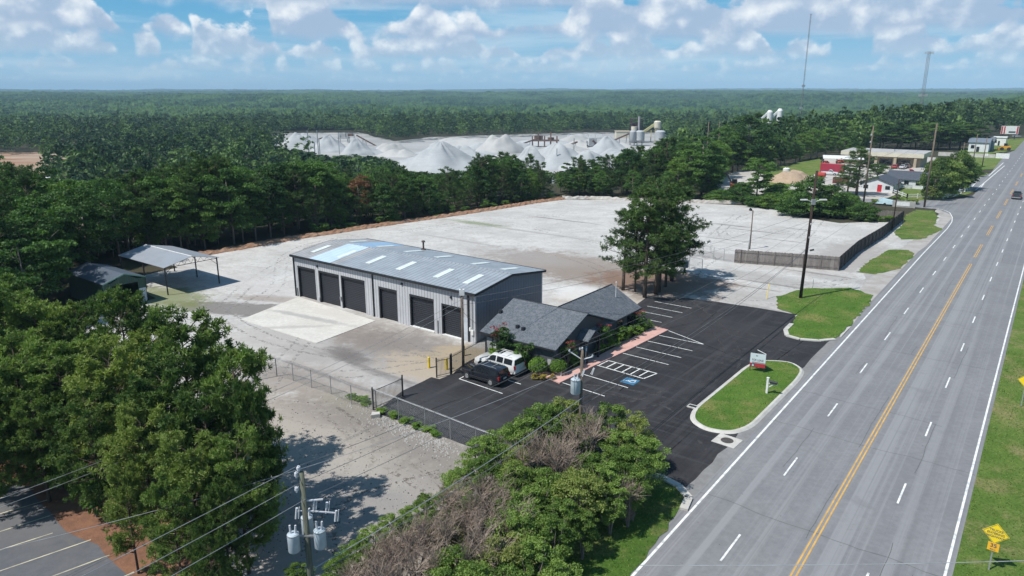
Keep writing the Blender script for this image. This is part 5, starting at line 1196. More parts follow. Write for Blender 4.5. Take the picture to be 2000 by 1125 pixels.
def polepx(px, py, ty, label, m_, r=.16, name='utility_pole'): x, y = G(px, py); return pole(x, y, at(px, ty, y).z, label, m_, r, name=name), Vector((x, y, at(px, ty, y).z))
r4, P4 = polepx(1805, 405, 241, 'tall pale wood pole at the side road corner', WOODP, .24)
r5, P5 = polepx(1686, 400, 245, 'tall grey wood pole left of the white house', WOODP, .22)
for z in (P5.z - 2.5, P5.z - 4.2, P5.z - 6.0): insul(r5, (-.25, 0, z), 1.8)
r6, P6 = polepx(1742, 451, 350, 'slim dark pole standing against the long board fence', DARKWOOD, .14)
r7, P7 = polepx(905, 727, 565, 'brown wood pole with white floodlight box by the iron fence', WOODP, .16)
MB().box(-.25, .25, -.15, .15, P7.z - .6, P7.z).build('light_box', WHITEP, r7); MB().tube([(-.1, 0, P7.z), (-.45, 0, P7.z + 1.3)], .012, 4).build('antenna', WHITEP, r7)
r8, P8 = polepx(1464, 487, 411, 'slim grey light pole behind the board fence in the gravel yard', WOODP, .13)
MB().tube([(0, 0, P8.z - .2), (-.5, 0, P8.z + .2)], .05, 6).tube([(-.5, 0, P8.z + .0), (-.5, 0, P8.z + .45)], [.28, .12], 8).tube([(-.25, .2, P8.z - .1), (-.25, .2, P8.z + .3)], [.22, .1], 8).build('lamp_head', BLACKM, r8)
r9, P9 = polepx(1459, 513, 460, 'thin leaning steel post behind the board fence', STEEL, .08, 'steel_post')
for (px, py, ty, lab) in ((1918, 326, 268, 'dark pole beside the far white building'), (1900, 318, 262, 'wood pole left of the far grey building'), (1880, 305, 278, 'short pole among the evergreens by the highway'), (1378, 330, 238, 'pole rising from the trees right of the quarry'), (1400, 320, 237, 'second pole rising from trees right of the quarry')): polepx(px, py, ty, lab, WOODP, .2)
gw = empty('guy_marker', (*G(1497, 585), .1), 0, 'slanted yellow guy wire guard on the grass by the dark pole', 'guy wire'); MB().tube([(0, 0, 0), (.45, .8, 1.9)], .05, 6).build('guard', YEL, gw)
mk = empty('steel_post', (*G(1587, 564), .08), 0, 'thin marker stake at the edge of the driveway behind the dark pole', 'post'); MB().tube([(0, 0, 0), (0, 0, 1.3)], .035, 6).build('stake', STEEL, mk)
def wire(a, b, sag, label, r=.014, m_=WIRE, n=18, group='power lines'):
    a = Vector(a); b = Vector(b); pts = [a.lerp(b, i / n) - Vector((0, 0, sag * 4 * (i / n) * (1 - i / n))) for i in range(n + 1)]
    mb = MB().tube([p - a for p in pts], r, 4, False); o = mb.build('power_line', m_, loc=a); return tag(o, label, 'wire', group)
back = -(P2 - P1) * 1.55
for i, (q, q2) in enumerate((((-.25, -.1, p1z + .3), (-.9, .05, p2z + .1)), ((-.3, -.1, p1z - .6), (-.16, 0, p2z + .2)), ((.1, -.1, p1z - 1.3), (.75, .05, p2z - .3)))):
    nm = ('uppermost', 'middle', 'lowest')[i]
    wire(P1 + Vector(q), P2 + Vector(q2), .35, nm + ' wire between the two transformer poles'); wire(P1 + Vector(q), P1 + back + Vector((-1.2 + i, 0, p1z + .6 - i * .5)), .6, nm + ' wire leaving the foreground pole to the lower left', .016, WIREL)
    wire(P2 + Vector(q2), P3 + Vector((0, 0, (lz - 3.0, lz - 5, lz - 6.4)[i])), .9, nm + ' wire from parking lot pole to tall dark pole')
for i, (za, zb) in enumerate(((6.0, 7.4), (5.6, 6.8))):
    wire(P1 + Vector((.2, 0, za - .4)), P2 + Vector((.2, 0, zb - 1.6)), .3, ('upper', 'lower')[i] + ' thick cable over the cedar thicket', .03, WIREL if i == 0 else WIRE)
    wire(P2 + Vector((.2, 0, zb - 1.6)), P3 + Vector((0, 0, lz - 6.5 - .1 * i)), 1.0, ('upper', 'lower')[i] + ' thick cable over the parking lot', .028)
lft = at(-60, 1010, 33)
for i, (yl, xr_, yr) in enumerate(((1003, 1240, 560), (1020, 1240, 574))):
    a = at(-80, yl, 33); b = P3 + Vector((0, 0, lz - 1.5 - 1.2 * i)); wire(a, at(905, 640 + i * 12, 62) if False else P7 + Vector((0, 0, -1 - .6 * i)), .9, ('upper', 'lower')[i] + ' wire crossing the pine grove to the brown pole', .016, WIREL)
    wire(P7 + Vector((0, 0, -1 - .6 * i)), b, 1.0, ('upper', 'lower')[i] + ' wire from the brown pole across the lot to the dark pole')
wire(at(-80, 1092, 28), P2 + Vector((0, 0, -1.2 + p2z)), 1.0, 'single wire over the lower left lot and thicket', .016, WIREL)
wire(P7 + Vector((0, 0, -.3)), W(-48.6, 57.1, 5.3), .35, 'service drop from brown pole to warehouse corner', .015)
wire(P7 + Vector((0, 0, -2.2)), W(-45, 55.4, 2.9), .3, 'service drop from brown pole to office eave', .015)
for i in range(3): wire(P3 + Vector((.3, .1, 17.0 - i * 1.4)), P4 + Vector((0, 0, -1 - i * 1.2)), 1.6, ('upper', 'middle', 'lower')[i] + ' wire from dark pole to side road pole', .018)
for i in range(2): wire(P5 + Vector((0, 0, -2.5 - i * 1.7)), P4 + Vector((0, 0, -2 - i * 1.5)), .8, ('upper', 'lower')[i] + ' wire between the two tall poles by the white house', .018)
wire(P6 + Vector((0, 0, -.4)), P4 + Vector((0, 0, -9)), .5, 'wire from fence pole to side road pole', .018); wire(P3 + Vector((0, 0, lz - 6.5)), P6 + Vector((0, 0, -.5)), 1.0, 'wire from dark pole to slim fence pole', .018)
x, y = G(1870, 1200); wire(at(1250, 1104, 24), at(2100, 1092, 24), .1, 'wire crossing the highway at the bottom edge', .018, WIREL, group=None)

# radio masts
def mast(px, Yd, tops, bot, wdt, label, red=True, cage=None):
    p = at(px, tops[1], Yd); z0 = T(p.x, Yd) + 8; h = p.z - z0; root = empty('radio_mast', (p.x, Yd, z0), 0, label, 'mast')
    mb = MB(); n = int(h / (wdt * 1.6)); C = [(wdt * math.cos(k * 2.094), wdt * math.sin(k * 2.094)) for k in range(3)]
    for c in C: mb.bar((*c, 0), (*c, h), .16)
    for i in range(n):
        z = h * i / n; z2 = h * (i + 1) / n
        for k in range(3): mb.bar((*C[k], z), (*C[(k + 1) % 3], z2), .08)
    mb.build('lattice', mat('mast_steel', (.22, .17, .17), (.3, .28, .28), .05), root); return root, h
mr, h = mast(1584, 900, (0, 27), 0, .65, 'tall slender guyed radio mast rising far above the forest')
for f in (.995, .93, .80): MB().box(-1.3, 1.3, -.2, .2, h * f - .2, h * f + .2).build('dipole', STEEL, mr)
for f in (.34, .13): MB().box(-1.6, 1.6, -1.2, 1.2, h * f - 1.2, h * f + 1.2).build('antenna_cluster', STEEL, mr)
mr, h = mast(1815, 560, (0, 100), 0, 1.1, 'shorter lattice cell tower with antenna platforms on the right')
for zc in (h - 1.2, h * .36):
    mb = MB(); mb.box(-3.2, 3.2, -.1, .1, zc - .2, zc); mb.box(-.1, .1, -2.6, 2.6, zc - .2, zc)
    for k in range(8): x = -3.2 + k * .9; mb.box(x, x + .3, -.4, -.2, zc - .9, zc + .9)
    mb.build('antenna_platform', mat('antenna_white', (.5, .5, .5)), mr)
mr, h = mast(1733, 1500, (0, 184), 0, .8, 'small distant water tower like mast on the horizon'); mr, h = mast(520, 3200, (0, 172), 0, 1.5, 'tiny mast on the horizon above the forest at left')

# ================================================================== VEHICLES
RUB = mat('rubber', (.02, .02, .02), (.03, .03, .03), 3, .8); RIM = mat('alloy_rim', (.50, .50, .51), (.4, .4, .41), 3, .35, metal=.6); TAIL = mat('tail_lamp', (.45, .02, .02), (.35, .02, .02), 3, .3); LAMP = mat('clear_lamp', (.6, .62, .64), (.5, .5, .52), 3, .2)
def carpaint(name, c): return mat(name, c, tuple(k * .92 for k in c), .7, .22, spec=.55, coat=.6)
def vehicle(name, L, Wd, H, paint, label, kind='suv', cat='car', group=None, trim=None, detail=True):
    """front towards +x, origin on the ground in the middle"""
    root = empty(name, (0, 0, 0), 0, label, cat, group); hl = L / 2; w = Wd / 2; zb = .32 * H / 1.8; belt = H * .60; hood = H * .59; wr = w * .74
    if kind == 'suv': st = [(-hl, zb + .12, belt, belt, .90), (-hl + .06, zb, belt, belt + .02, .97), (-hl + .12, zb, belt, H * .93, 1), (-hl + .42, zb, belt, H * .985, 1), (0, zb, belt, H, 1), (hl * .13, zb, belt, H * .975, 1), (hl * .44, zb, belt * .99, belt + .03, 1), (hl * .90, zb, hood * .93, hood * .96, .95), (hl * .98, zb + .05, hood * .80, hood * .84, .88), (hl, zb + .12, hood * .68, hood * .70, .82)]
    elif kind == 'sedan': st = [(-hl, zb + .1, belt * .9, belt * .92, .88), (-hl * .93, zb, belt, belt + .01, .96), (-hl * .66, zb, belt, belt + .04, 1), (-hl * .34, zb, belt, H * .96, 1), (.1, zb, belt, H, 1), (hl * .22, zb, belt, H * .95, 1), (hl * .55, zb, belt * .96, belt, 1), (hl * .9, zb, hood * .86, hood * .88, .94), (hl, zb + .1, hood * .68, hood * .70, .82)]
    else: st = [(-hl, zb + .1, belt, belt, .96), (-hl + .05, zb, belt, belt, .98), (-.2, zb, belt, belt, 1), (-.15, zb, belt, H * .95, 1), (.1, zb, belt, H, 1), (hl * .26, zb, belt, H * .97, 1), (hl * .52, zb, belt * .99, belt + .02, 1), (hl * .92, zb, hood * .93, hood * .95, .95), (hl, zb + .1, hood * .7, hood * .72, .85)]
    vs = []; 
    for x, b, bl, tp, ws in st:
        k = max(0.0, min(1, (tp - bl) / (H - belt))); wt = w * ws * (.93 - .19 * k)
        half = [(w * ws * .9, b), (w * ws, b + .22), (w * ws, bl * .72), (w * ws * .965, bl), (wt, tp - .03 - .02 * k), (wt * .82, tp + .0), (0, tp + .025)]
        vs += [(x, -y, z) for y, z in half] + [(x, y, z) for y, z in half[-2::-1]]
    N = 13; fs = [(i * N + k, (i + 1) * N + k, (i + 1) * N + k + 1, i * N + k + 1) for i in range(len(st) - 1) for k in range(N - 1)]
    fs += [(i * N + N - 1, (i + 1) * N + N - 1, (i + 1) * N, i * N) for i in range(len(st) - 1)] + [tuple(range(N)), tuple(range((len(st) - 1) * N, len(st) * N))[::-1]]
    mb = MB().add(vs, fs); mb.build('body', paint, root, sharp=38)
    def prof(x):
        for s0, s1 in zip(st, st[1:]):
            if s0[0] <= x <= s1[0]: t = (x - s0[0]) / (s1[0] - s0[0] + 1e-9); return [a + (b - a) * t for a, b in zip(s0, s1)]
        return st[-1]
    # side glass follows the body section
    if kind == 'suv': wins = [(-hl + .34, -hl * .48), (-hl * .43, -hl * .13), (-hl * .08, hl * .34)]
    elif kind == 'sedan': wins = [(-hl * .50, -.02), (.04, hl * .44)]
    else: wins = [(-.08, hl * .14), (hl * .17, hl * .44)]
    for sgn in (-1, 1):
        for x0, x1 in wins:
            n = 5; V = []; 
            for i in range(n + 1):
                x = x0 + (x1 - x0) * i / n; _, b, bl, tp, ws = prof(x); k = max(0.0, min(1, (tp - bl) / (H - belt))); wt = w * ws * (.93 - .19 * k); wl = w * ws * .965
                for f in (.10, .86):
                    z = bl + (tp - .05 - bl) * f; y = wl + (wt - wl) * f + .012; V.append((x, sgn * y, z))
            g = MB().add(V, [(2 * i, 2 * i + 2, 2 * i + 3, 2 * i + 1) for i in range(n)]); g.build('side_window', GLASS, root)
    def across(x0, x1, f0, f1, nm, m_, grow=.012, narrow=.86):
        a = prof(x0); b = prof(x1); V = []
        for p_, x, ff in ((a, x0, f0), (b, x1, f1)):
            tp = p_[3]; k = max(0.0, min(1, (tp - p_[2]) / (H - belt))); wt = w * p_[4] * (.93 - .19 * k) * narrow; V += [(x, -wt, tp + .012 + ff), (x, wt, tp + .012 + ff)]
        MB().add(V, [(0, 2, 3, 1)]).build(nm, m_, root)
    if kind == 'suv': across(hl * .16, hl * .41, .012, .02, 'windscreen', GLASS)
    elif kind == 'sedan': across(hl * .25, hl * .52, .012, .02, 'windscreen', GLASS); across(-hl * .62, -hl * .37, .02, .012, 'rear_window', GLASS)
    else: across(hl * .29, hl * .50, .012, .02, 'windscreen', GLASS); MB().quad((-.19, -wr, belt + .08), (-.19, wr, belt + .08), (-.165, wr * .9, H * .9), (-.165, -wr * .9, H * .9)).build('rear_window', GLASS, root)
    if kind == 'suv':
        MB().quad((-hl + .045, -wr * 1.12, belt + .06), (-hl + .045, wr * 1.12, belt + .06), (-hl + .10, wr * .98, H * .90), (-hl + .10, -wr * .98, H * .90)).build('rear_window', GLASS, root)
    if kind == 'pickup': MB().box(-hl + .14, -.3, -w * .8, w * .8, belt - .3, belt + .006).build('cargo_bed', BLACKM, root)
    # wheels in dark arches
    wrd = .37 * H / 1.8 if kind != 'sedan' else .33
    for sx in (-hl * .60, hl * .62):
        for sy in (-1, 1):
            arch = MB().tube([(sx, sy * (w - .06), wrd), (sx, sy * (w + .008), wrd)], wrd * 1.16, 20); 
            a_ = arch.build('wheel_arch', BLACKM, root)
            t = MB().tube([(sx, sy * (w - .2), wrd), (sx, sy * (w - .0), wrd), (sx, sy * (w + .035), wrd)], [wrd, wrd, wrd * .9], 20).build('wheel', RUB, root, sharp=40)
            MB().tube([(sx, sy * (w + .02), wrd), (sx, sy * (w + .045), wrd)], [wrd * .66, wrd * .60], 14).build('rim', RIM, t)
            if detail:
                sp_ = MB()
                for k in range(5): an = k * 1.257; sp_.bar((sx + math.cos(an) * .08, sy * (w + .047), wrd + math.sin(an) * .08), (sx + math.cos(an + .35) * wrd * .58, sy * (w + .047), wrd + math.sin(an + .35) * wrd * .58), .035, .01)
                sp_.build('spokes', BLACKM, t)
    bm = trim or BLACKM
    MB().box(-hl - .07, -hl + .1, -w * .93, w * .93, zb + .08, zb + .30).build('rear_bumper', bm, root); MB().box(hl - .12, hl + .05, -w * .82, w * .82, zb + .05, zb + .27).build('front_bumper', bm, root)
    MB().box(hl - .05, hl + .03, -w * .45, w * .45, zb + .32, hood * .68).build('grille', BLACKM, root)
    for sy in (-1, 1):
        MB().box(-hl - .015, -hl + .12, sy * w * .86 - .10, sy * w * .86 + .10, belt * .70, belt * 1.04).build('tail_light', TAIL, root)
        MB().box(hl * .93, hl + .01, sy * w * .64 - .16, sy * w * .64 + .16, hood * .60, hood * .76).build('headlight', LAMP, root)
        MB().box(hl * .28, hl * .34, sy * (w + .1) - .1, sy * (w + .1) + .1, belt + .02, belt + .18).build('wing_mirror', paint, root)
    if detail:
        MB().box(-hl - .08, -hl - .06, -.22, .22, zb + .42, zb + .56).build('number_plate', PAINT, root)
        if kind == 'suv':
            for sy in (-1, 1): MB().tube([(-hl * .8, sy * wr * .93, H - .03), (-hl * .8, sy * wr * .93, H + .05), (hl * .06, sy * wr * .93, H + .055), (hl * .10, sy * wr * .93, H - .02)], .02, 5).build('roof_rail', trim or STEEL, root)
            for sx in (-hl * .55, -hl * .12): MB().box(sx - .03, sx + .03, -wr * .92, wr * .92, H + .03, H + .055).build('roof_bar', trim or STEEL, root)
            for sy in (-1, 1):
                for x in (-hl * .455, -hl * .105, hl * .38): MB().box(x - .008, x + .008, sy * (w + .002) - .004, sy * (w + .002) + .004, zb + .1, belt).build('door_seam', BLACKM, root)
                MB().box(-hl * .9, hl * .9, sy * (w + .0) - .006, sy * (w + .0) + .006, zb + .02, zb + .13).build('sill_trim', trim or BLACKM, root)
    return root
def setv(o, a, b, rot, z=.05): o.location = W(a, b, z); o.rotation_euler = (0, 0, ANG + rot)
blk = vehicle('parked_car', 4.8, 1.88, 1.78, carpaint('black_paint', (.012, .015, .022)), 'black station wagon style off roader parked in the marked bay nearest the fence opening'); setv(blk, -40.85, 49.78, math.pi)
wht = vehicle('parked_car', 5.15, 2.0, 1.92, carpaint('white_car_paint', (.70, .70, .69)), 'large white off roader with dark sunroof parked beside the black one', trim=WHITEP); setv(wht, -41.35, 52.75, math.pi)
MB().box(-.55, .2, -.42, .42, 1.93, 1.952).build('sunroof', GLASS, wht)
tr = vehicle('pickup_truck', 5.8, 2.05, 1.9, carpaint('charcoal_paint', (.04, .045, .05)), 'dark pickup truck driving away in the right hand lane', 'pickup', 'truck', trim=STEEL, detail=False); setv(tr, -6.5, 229, math.pi / 2, .07)
for (px, py, kind, colr, nm, lab, rot) in ((1748, 329, 'sedan', (.42, .05, .04), 'parked_car', 'small red car parked before the tan building', 1.5), (1763, 330, 'sedan', (.55, .56, .58), 'parked_car', 'silver car parked beside the red one at the tan building', 1.5), (1776, 341, 'pickup', (.5, .05, .04), 'pickup_truck', 'bright red truck behind the white house roof', .3),
                                     (1710, 327, 'sedan', (.62, .62, .62), 'parked_car', 'white car left of the red car by the tan building', .1), (1620, 342, 'pickup', (.66, .66, .66), 'pickup_truck', 'white pickup parked in front of the red container', .1), (1985, 268, 'sedan', (.3, .3, .32), 'parked_car', 'grey car in the far yard below the billboard', 0), (1772, 328, 'suv', (.05, .06, .07), 'parked_car', 'dark car at the tan building glass front', 1.5)):
    v_ = vehicle(nm, 4.8 if kind != 'pickup' else 5.4, 1.85, 1.5 if kind == 'sedan' else 1.85, carpaint('paint_%d_%d' % (px, py), colr), lab, kind, 'truck' if kind == 'pickup' else 'car', None, None, False)
    a, b = AB(*G(px, py)); setv(v_, a, b, rot)

# ================================================================== SIGNS AND SMALL THINGS
def text_mesh(s, size, mat_, parent, loc, rot, name='lettering', extr=.004, align='CENTER', sx=1.0):
    cu = bpy.data.curves.new('t', 'FONT'); cu.body = s; cu.size = size; cu.extrude = extr; cu.align_x = align; cu.align_y = 'CENTER'; cu.offset = size * .012
    to = bpy.data.objects.new('t', cu); col0.objects.link(to); dg = bpy.context.evaluated_depsgraph_get(); me = bpy.data.meshes.new_from_object(to.evaluated_get(dg)); bpy.data.objects.remove(to)
    me.materials.clear(); me.materials.append(mat_); o = bpy.data.objects.new(name, me); col0.objects.link(o); o.parent = parent; o.location = loc; o.rotation_euler = rot; o.scale = (sx, 1, 1); return o
SIGNW = mat('sign_white', (.60, .66, .68), (.56, .62, .64), 1, .5); SIGNK = mat('sign_ink', (.06, .07, .10), (.08, .09, .12), 1, .6); SIGNR = mat('sign_red', (.42, .04, .05), (.38, .035, .045), 1, .6)
ls = empty('lease_sign', (*G(1464, 727), .15), ANG + math.radians(12), 'white and red for lease sign in a V on black posts at the lawn island', 'sign')
# front board faces the camera side; the local y axis points away from it
ls.scale = (.62, .62, .78); bw, z0, z1 = 2.35, .62, 2.45
MB().box(-.1, bw - .1, .06, .10, z0, z1).build('board', SIGNW, ls)
MB().box(-.1, bw - .1, .045, .058, z0, z0 + .52).build('red_band', SIGNR, ls)
MB().add([(x, y, z) for y in (.035, .044) for x, z in ((.0, z0 + .06), (.78, z0 + .06), (.5, z0 + .56), (.28, z0 + .56))], [(0, 1, 2, 3), (7, 6, 5, 4), (0, 4, 5, 1), (1, 5, 6, 2), (2, 6, 7, 3), (3, 7, 4, 0)]).build('emblem', SIGNK, ls)
MB().add([(x, y, z) for y in (.027, .034) for x, z in ((.2, z0 + .12), (.58, z0 + .12), (.39, z0 + .42))], [(0, 1, 2), (5, 4, 3), (0, 3, 4, 1), (1, 4, 5, 2), (2, 5, 3, 0)]).build('emblem', SIGNW, ls)
text_mesh('FOR LEASE', .40, SIGNK, ls, (bw / 2 - .1, .055, 1.55), (math.pi / 2, 0, 0), sx=.92)
MB().box(.25, bw - .45, .052, .06, 1.22, 1.29).build('small_line', SIGNK, ls); MB().box(.75, 1.05, .052, .06, 2.08, 2.18).build('small_mark', SIGNK, ls)
MB().box(.7, bw - .12, .044, .06, z0 + .56, z0 + .66).build('grey_band', STEEL, ls)
for x in (0.0, bw - .2): MB().box(x - .05, x + .05, .1, .2, 0, 2.4).build('post', BLACKM, ls)
q = MB(); q.bar((bw - .1, .14, (z0 + z1) / 2), (.75, 1.75, (z0 + z1) / 2), .04, z1 - z0); q.build('rear_board', mat('board_back', (.05, .05, .05)), ls); MB().bar((bw - .1, .14, z1 + .03), (.75, 1.75, z1 + .03), .08, .06).build('cap', WHITEP, ls); MB().box(.7, .8, 1.7, 1.8, 0, 2.4).build('post', BLACKM, ls)
ml = empty('mailbox', (*G(1497, 771), .15), ANG, 'black mailbox on a white wooden post on the lawn island', 'mailbox')
MB().box(-.09, .09, -.09, .09, 0, 1.55).build('post', WHITEP, ml); MB().box(-.12, .12, -.12, .12, 1.5, 1.56).build('post_cap', WHITEP, ml); MB().box(.09, .85, -.05, .05, 1.0, 1.08).build('arm', WHITEP, ml); MB().bar((.05, 0, .6), (.55, 0, 1.0), .06).build('brace', WHITEP, ml)
cyl = MB(); n = 10; V = [(x, .13 * math.cos(t), 1.22 + .13 * math.sin(t)) for x in (.2, .85) for t in np.linspace(0, math.pi, n)] + [(x, y, 1.09) for x in (.2, .85) for y in (.13, -.13)]
f_ = [(i, i + 1, n + i + 1, n + i) for i in range(n - 1)] + [tuple(range(n)) + (2 * n + 1, 2 * n), tuple(range(n, 2 * n)) + (2 * n + 3, 2 * n + 2), (0, n, 2 * n + 2, 2 * n), (n - 1, 2 * n - 1, 2 * n + 3, 2 * n + 1), (2 * n, 2 * n + 2, 2 * n + 3, 2 * n + 1)]
cyl.add(V, f_); cyl.build('box', BLACKM, ml)
YSIGN = mat('sign_yellow', (.85, .62, .02), (.80, .57, .02), 1, .5); OSIGN = mat('sign_amber', (.80, .42, .03), (.76, .38, .03), 1, .5)
def diamond(x, y, zc, s, label, words=True):
    root = empty('warning_sign', (x, y, .05), ANG + math.radians(-4), label, 'sign'); MB().box(-.04, .04, .03, .09, 0, zc + s * .9).build('post', STEEL, root)
    d = s * .707 * 1.0; v = [(math.cos(t) * s, yy, zc + math.sin(t) * s) for yy in (-.012, .012) for t in (0, math.pi / 2, math.pi, 3 * math.pi / 2)]
    MB().add(v, [(0, 1, 2, 3), (7, 6, 5, 4), (0, 4, 5, 1), (1, 5, 6, 2), (2, 6, 7, 3), (3, 7, 4, 0)]).build('plate', YSIGN, root)
    b_ = MB(); c = [(math.cos(t) * s * .93, -.016, zc + math.sin(t) * s * .93) for t in (0, math.pi / 2, math.pi, 3 * math.pi / 2)]
    for i in range(4): b_.bar(c[i], c[(i + 1) % 4], .018, .004, up=(0, 1, 0))
    b_.build('border', SIGNK, root)
    if words:
        for i, wd_ in enumerate(('TRUCKS', 'ENTERING', 'HIGHWAY')): text_mesh(wd_, .19, SIGNK, root, (0, -.02, zc + .2 - i * .2), (math.pi / 2, 0, 0), sx=.95)
        MB().box(-.28, .28, -.02, .0, zc - s - .46, zc - s + .06).build('speed_plate', OSIGN, root)
        text_mesh('35', .34, SIGNK, root, (0, -.028, zc - s - .12), (math.pi / 2, 0, 0)); text_mesh('M.P.H.', .11, SIGNK, root, (0, -.028, zc - s - .37), (math.pi / 2, 0, 0))
    return root
p = at(1945, 1044, 35.75); diamond(p.x, p.y, p.z, .66, 'yellow diamond sign reading trucks entering highway above a small speed plate')
p = at(2004, 745, 58.2); diamond(p.x, p.y, p.z, .62, 'yellow diamond sign cut by the right edge of the picture', False)
# drain and inlet
dr = empty('manhole', (*G(1420, 862), .05), ANG, 'round metal manhole cover in a pale concrete square', 'manhole')
MB().prism([(-1.0, -.85), (.9, -.95), (1.0, .8), (-.9, .95)], 0, .03).build('apron', KERB, dr); MB().tube([(0, 0, .0), (0, 0, .045)], .5, 20).build('cover', mat('rusted_iron', (.09, .08, .075), (.05, .045, .04), 12), dr)
dg_ = empty('storm_drain', (*G(1354, 796), .05), ANG, 'small concrete storm drain inlet beside the kerb of the lawn island', 'drain'); MB().box(-.5, .5, -.35, .35, 0, .08).build('rim', KERB, dg_); MB().box(-.4, .4, -.18, .18, .081, .09).build('grate', BLACKM, dg_)
# cabinet on post near the pines
cb = empty('electric_cabinet', (*G(1337, 531), .03), ANG, 'grey electric cabinet on a stub by the chain link fence near the pines', 'cabinet'); MB().box(-.5, .5, -.25, .25, .7, 1.7).build('case', mat('cabinet_grey', (.16, .19, .22)), cb); MB().box(-.12, .12, -.12, .12, 0, .7).build('stub', BLACKM, cb); MB().box(-.55, .55, -.3, .3, 1.7, 1.76).build('lid', STEEL, cb)
wd = empty('concrete_block', (*G(733, 815), .03), .4, 'broken pale concrete chunk at the foot of the iron gate', 'rubble'); MB().prism([(-.4, -.25), (.35, -.3), (.45, .2), (-.2, .35)], 0, .35).build('block', KERB, wd)
# litter stones
ST = random.Random(3); stm = []
for k in range(4):
    mb = MB(); n = 7; V = [(math.cos(i * 6.283 / n) * ST.uniform(.7, 1.1), math.sin(i * 6.283 / n) * ST.uniform(.7, 1.1), 0) for i in range(n)] + [(math.cos(i * 6.283 / n) * ST.uniform(.3, .7), math.sin(i * 6.283 / n) * ST.uniform(.3, .7), ST.uniform(.5, .8)) for i in range(n)]
    mb.add(V, [(i, (i + 1) % n, n + (i + 1) % n, n + i) for i in range(n)] + [tuple(range(n, 2 * n))]); stm.append(mb)
allst = MB(); dkst = MB()
for k in range(2600):
    px = ST.uniform(500, 900); py = ST.uniform(780, 1080); x, y = G(px, py); s = ST.choice((.02, .025, .03, .04, .06)) * ST.uniform(.7, 1.3); m_ = stm[k % 4]
    if inpoly(x, y, lotp): continue
    (dkst if ST.random() < .6 else allst).add([(x + a * s, y + b * s, .02 + c * s) for a, b, c in m_.v], m_.f)
for _ in range(900):
    px = ST.gauss(800, 60); py = 790 + (px - 720) * .42 + ST.gauss(18, 12); x, y = G(px, py); s = ST.uniform(.03, .10); m_ = stm[_ % 4]
    if inpoly(x, y, lotp): continue
    allst.add([(x + a * s, y + b * s, .02 + c * s) for a, b, c in m_.v], m_.f)
tag(dkst.build('loose_gravel', mat('dark_stone', (.12, .115, .11))), 'dark loose stones scattered over the foreground gravel', 'gravel', kind='stuff'); tag(allst.build('loose_rubble', mat('pale_stone', (.42, .40, .38))), 'pale loose stones and rubble on the foreground gravel', 'gravel', kind='stuff')

# ================================================================== RIGHT HAND BUSINESSES
TANW = mat('tan_brick', (.42, .34, .25), (.36, .29, .21), 1.5, .9); CREAM = mat('cream_fascia', (.60, .55, .44), (.52, .48, .38), .4, .8); GREYR = mat('membrane_roof', (.42, .41, .40), (.34, .33, .32), .3, .9)
tb = empty('tan_building', W(-66, 303.5, 0), ANG, 'flat roofed tan shop building with deep cream fascia and glass fronts', 'building')
MB().box(0, 26.3, .0, 17, 0, 3.7).build('wall', TANW, tb); MB().box(-1.0, 27.5, -2.2, 17.8, 3.6, 5.1).build('fascia', CREAM, tb); MB().box(-.9, 27.4, -2.1, 17.7, 5.1, 5.14).build('roof', GREYR, tb)
for x in (6.5, 12.6, 18.6): MB().box(x, x + 4.4, -.05, 0, .2, 2.7).build('shop_window', GLASS, tb)
for x in (11.2, 17.7, 24.4): MB().box(x, x + .9, -2.0, -1.2, 0, 3.6).build('pillar', TANW, tb)
MB().tube([(16, 8, 5.1), (16, 8, 5.8)], .2, 8).build('roof_vent', STEEL, tb)
SLATE = mat('slate_roof', (.055, .065, .085), (.085, .095, .115), 3, .9); HW = mat('white_siding', (.66, .67, .68), (.56, .57, .58), .5, .7)
hs = empty('white_house', W(-43.2, 221.5, -.1), ANG, 'white house with dark slate roof and bright red front door', 'house')
def gablehouse(root, x0, x1, y0, y1, ez, pz, axis, wall, roofm, ov=.4):
    if axis == 'y':
        xm = (x0 + x1) / 2; v = [(x, y, z) for y in (y0, y1) for x, z in ((x0, 0), (x1, 0), (x1, ez), (xm, pz), (x0, ez))]; k = (pz - ez) / (x1 - xm) * ov
        MB().add(v, [(0, 1, 2, 3, 4), (9, 8, 7, 6, 5), (0, 5, 6, 1), (1, 6, 7, 2), (4, 9, 5, 0)]).build('wall', wall, root)
        m = MB(); slab(m, [(x0 - ov, y0 - ov, ez - k + .02), (xm, y0 - ov, pz + .02), (xm, y1 + ov, pz + .02), (x0 - ov, y1 + ov, ez - k + .02)]); slab(m, [(xm, y0 - ov, pz + .02), (x1 + ov, y0 - ov, ez - k + .02), (x1 + ov, y1 + ov, ez - k + .02), (xm, y1 + ov, pz + .02)]); m.build('roof', roofm, root)
    else:
        ym = (y0 + y1) / 2; v = [(x, y, z) for x in (x0, x1) for y, z in ((y0, 0), (y1, 0), (y1, ez), (ym, pz), (y0, ez))]; k = (pz - ez) / (y1 - ym) * ov
        MB().add(v, [(0, 1, 2, 3, 4), (9, 8, 7, 6, 5), (0, 5, 6, 1), (1, 6, 7, 2), (4, 9, 5, 0)]).build('wall', wall, root)
        m = MB(); slab(m, [(x0 - ov, y0 - ov, ez - k + .02), (x1 + ov, y0 - ov, ez - k + .02), (x1 + ov, ym, pz + .02), (x0 - ov, ym, pz + .02)]); slab(m, [(x0 - ov, ym, pz + .02), (x1 + ov, ym, pz + .02), (x1 + ov, y1 + ov, ez - k + .02), (x0 - ov, y1 + ov, ez - k + .02)]); m.build('roof', roofm, root)
gablehouse(hs, 0, 8.6, 0, 12, 2.3, 3.9, 'y', HW, SLATE); gablehouse(hs, 4.5, 14.2, 13.0, 22, 2.7, 4.6, 'x', HW, SLATE)
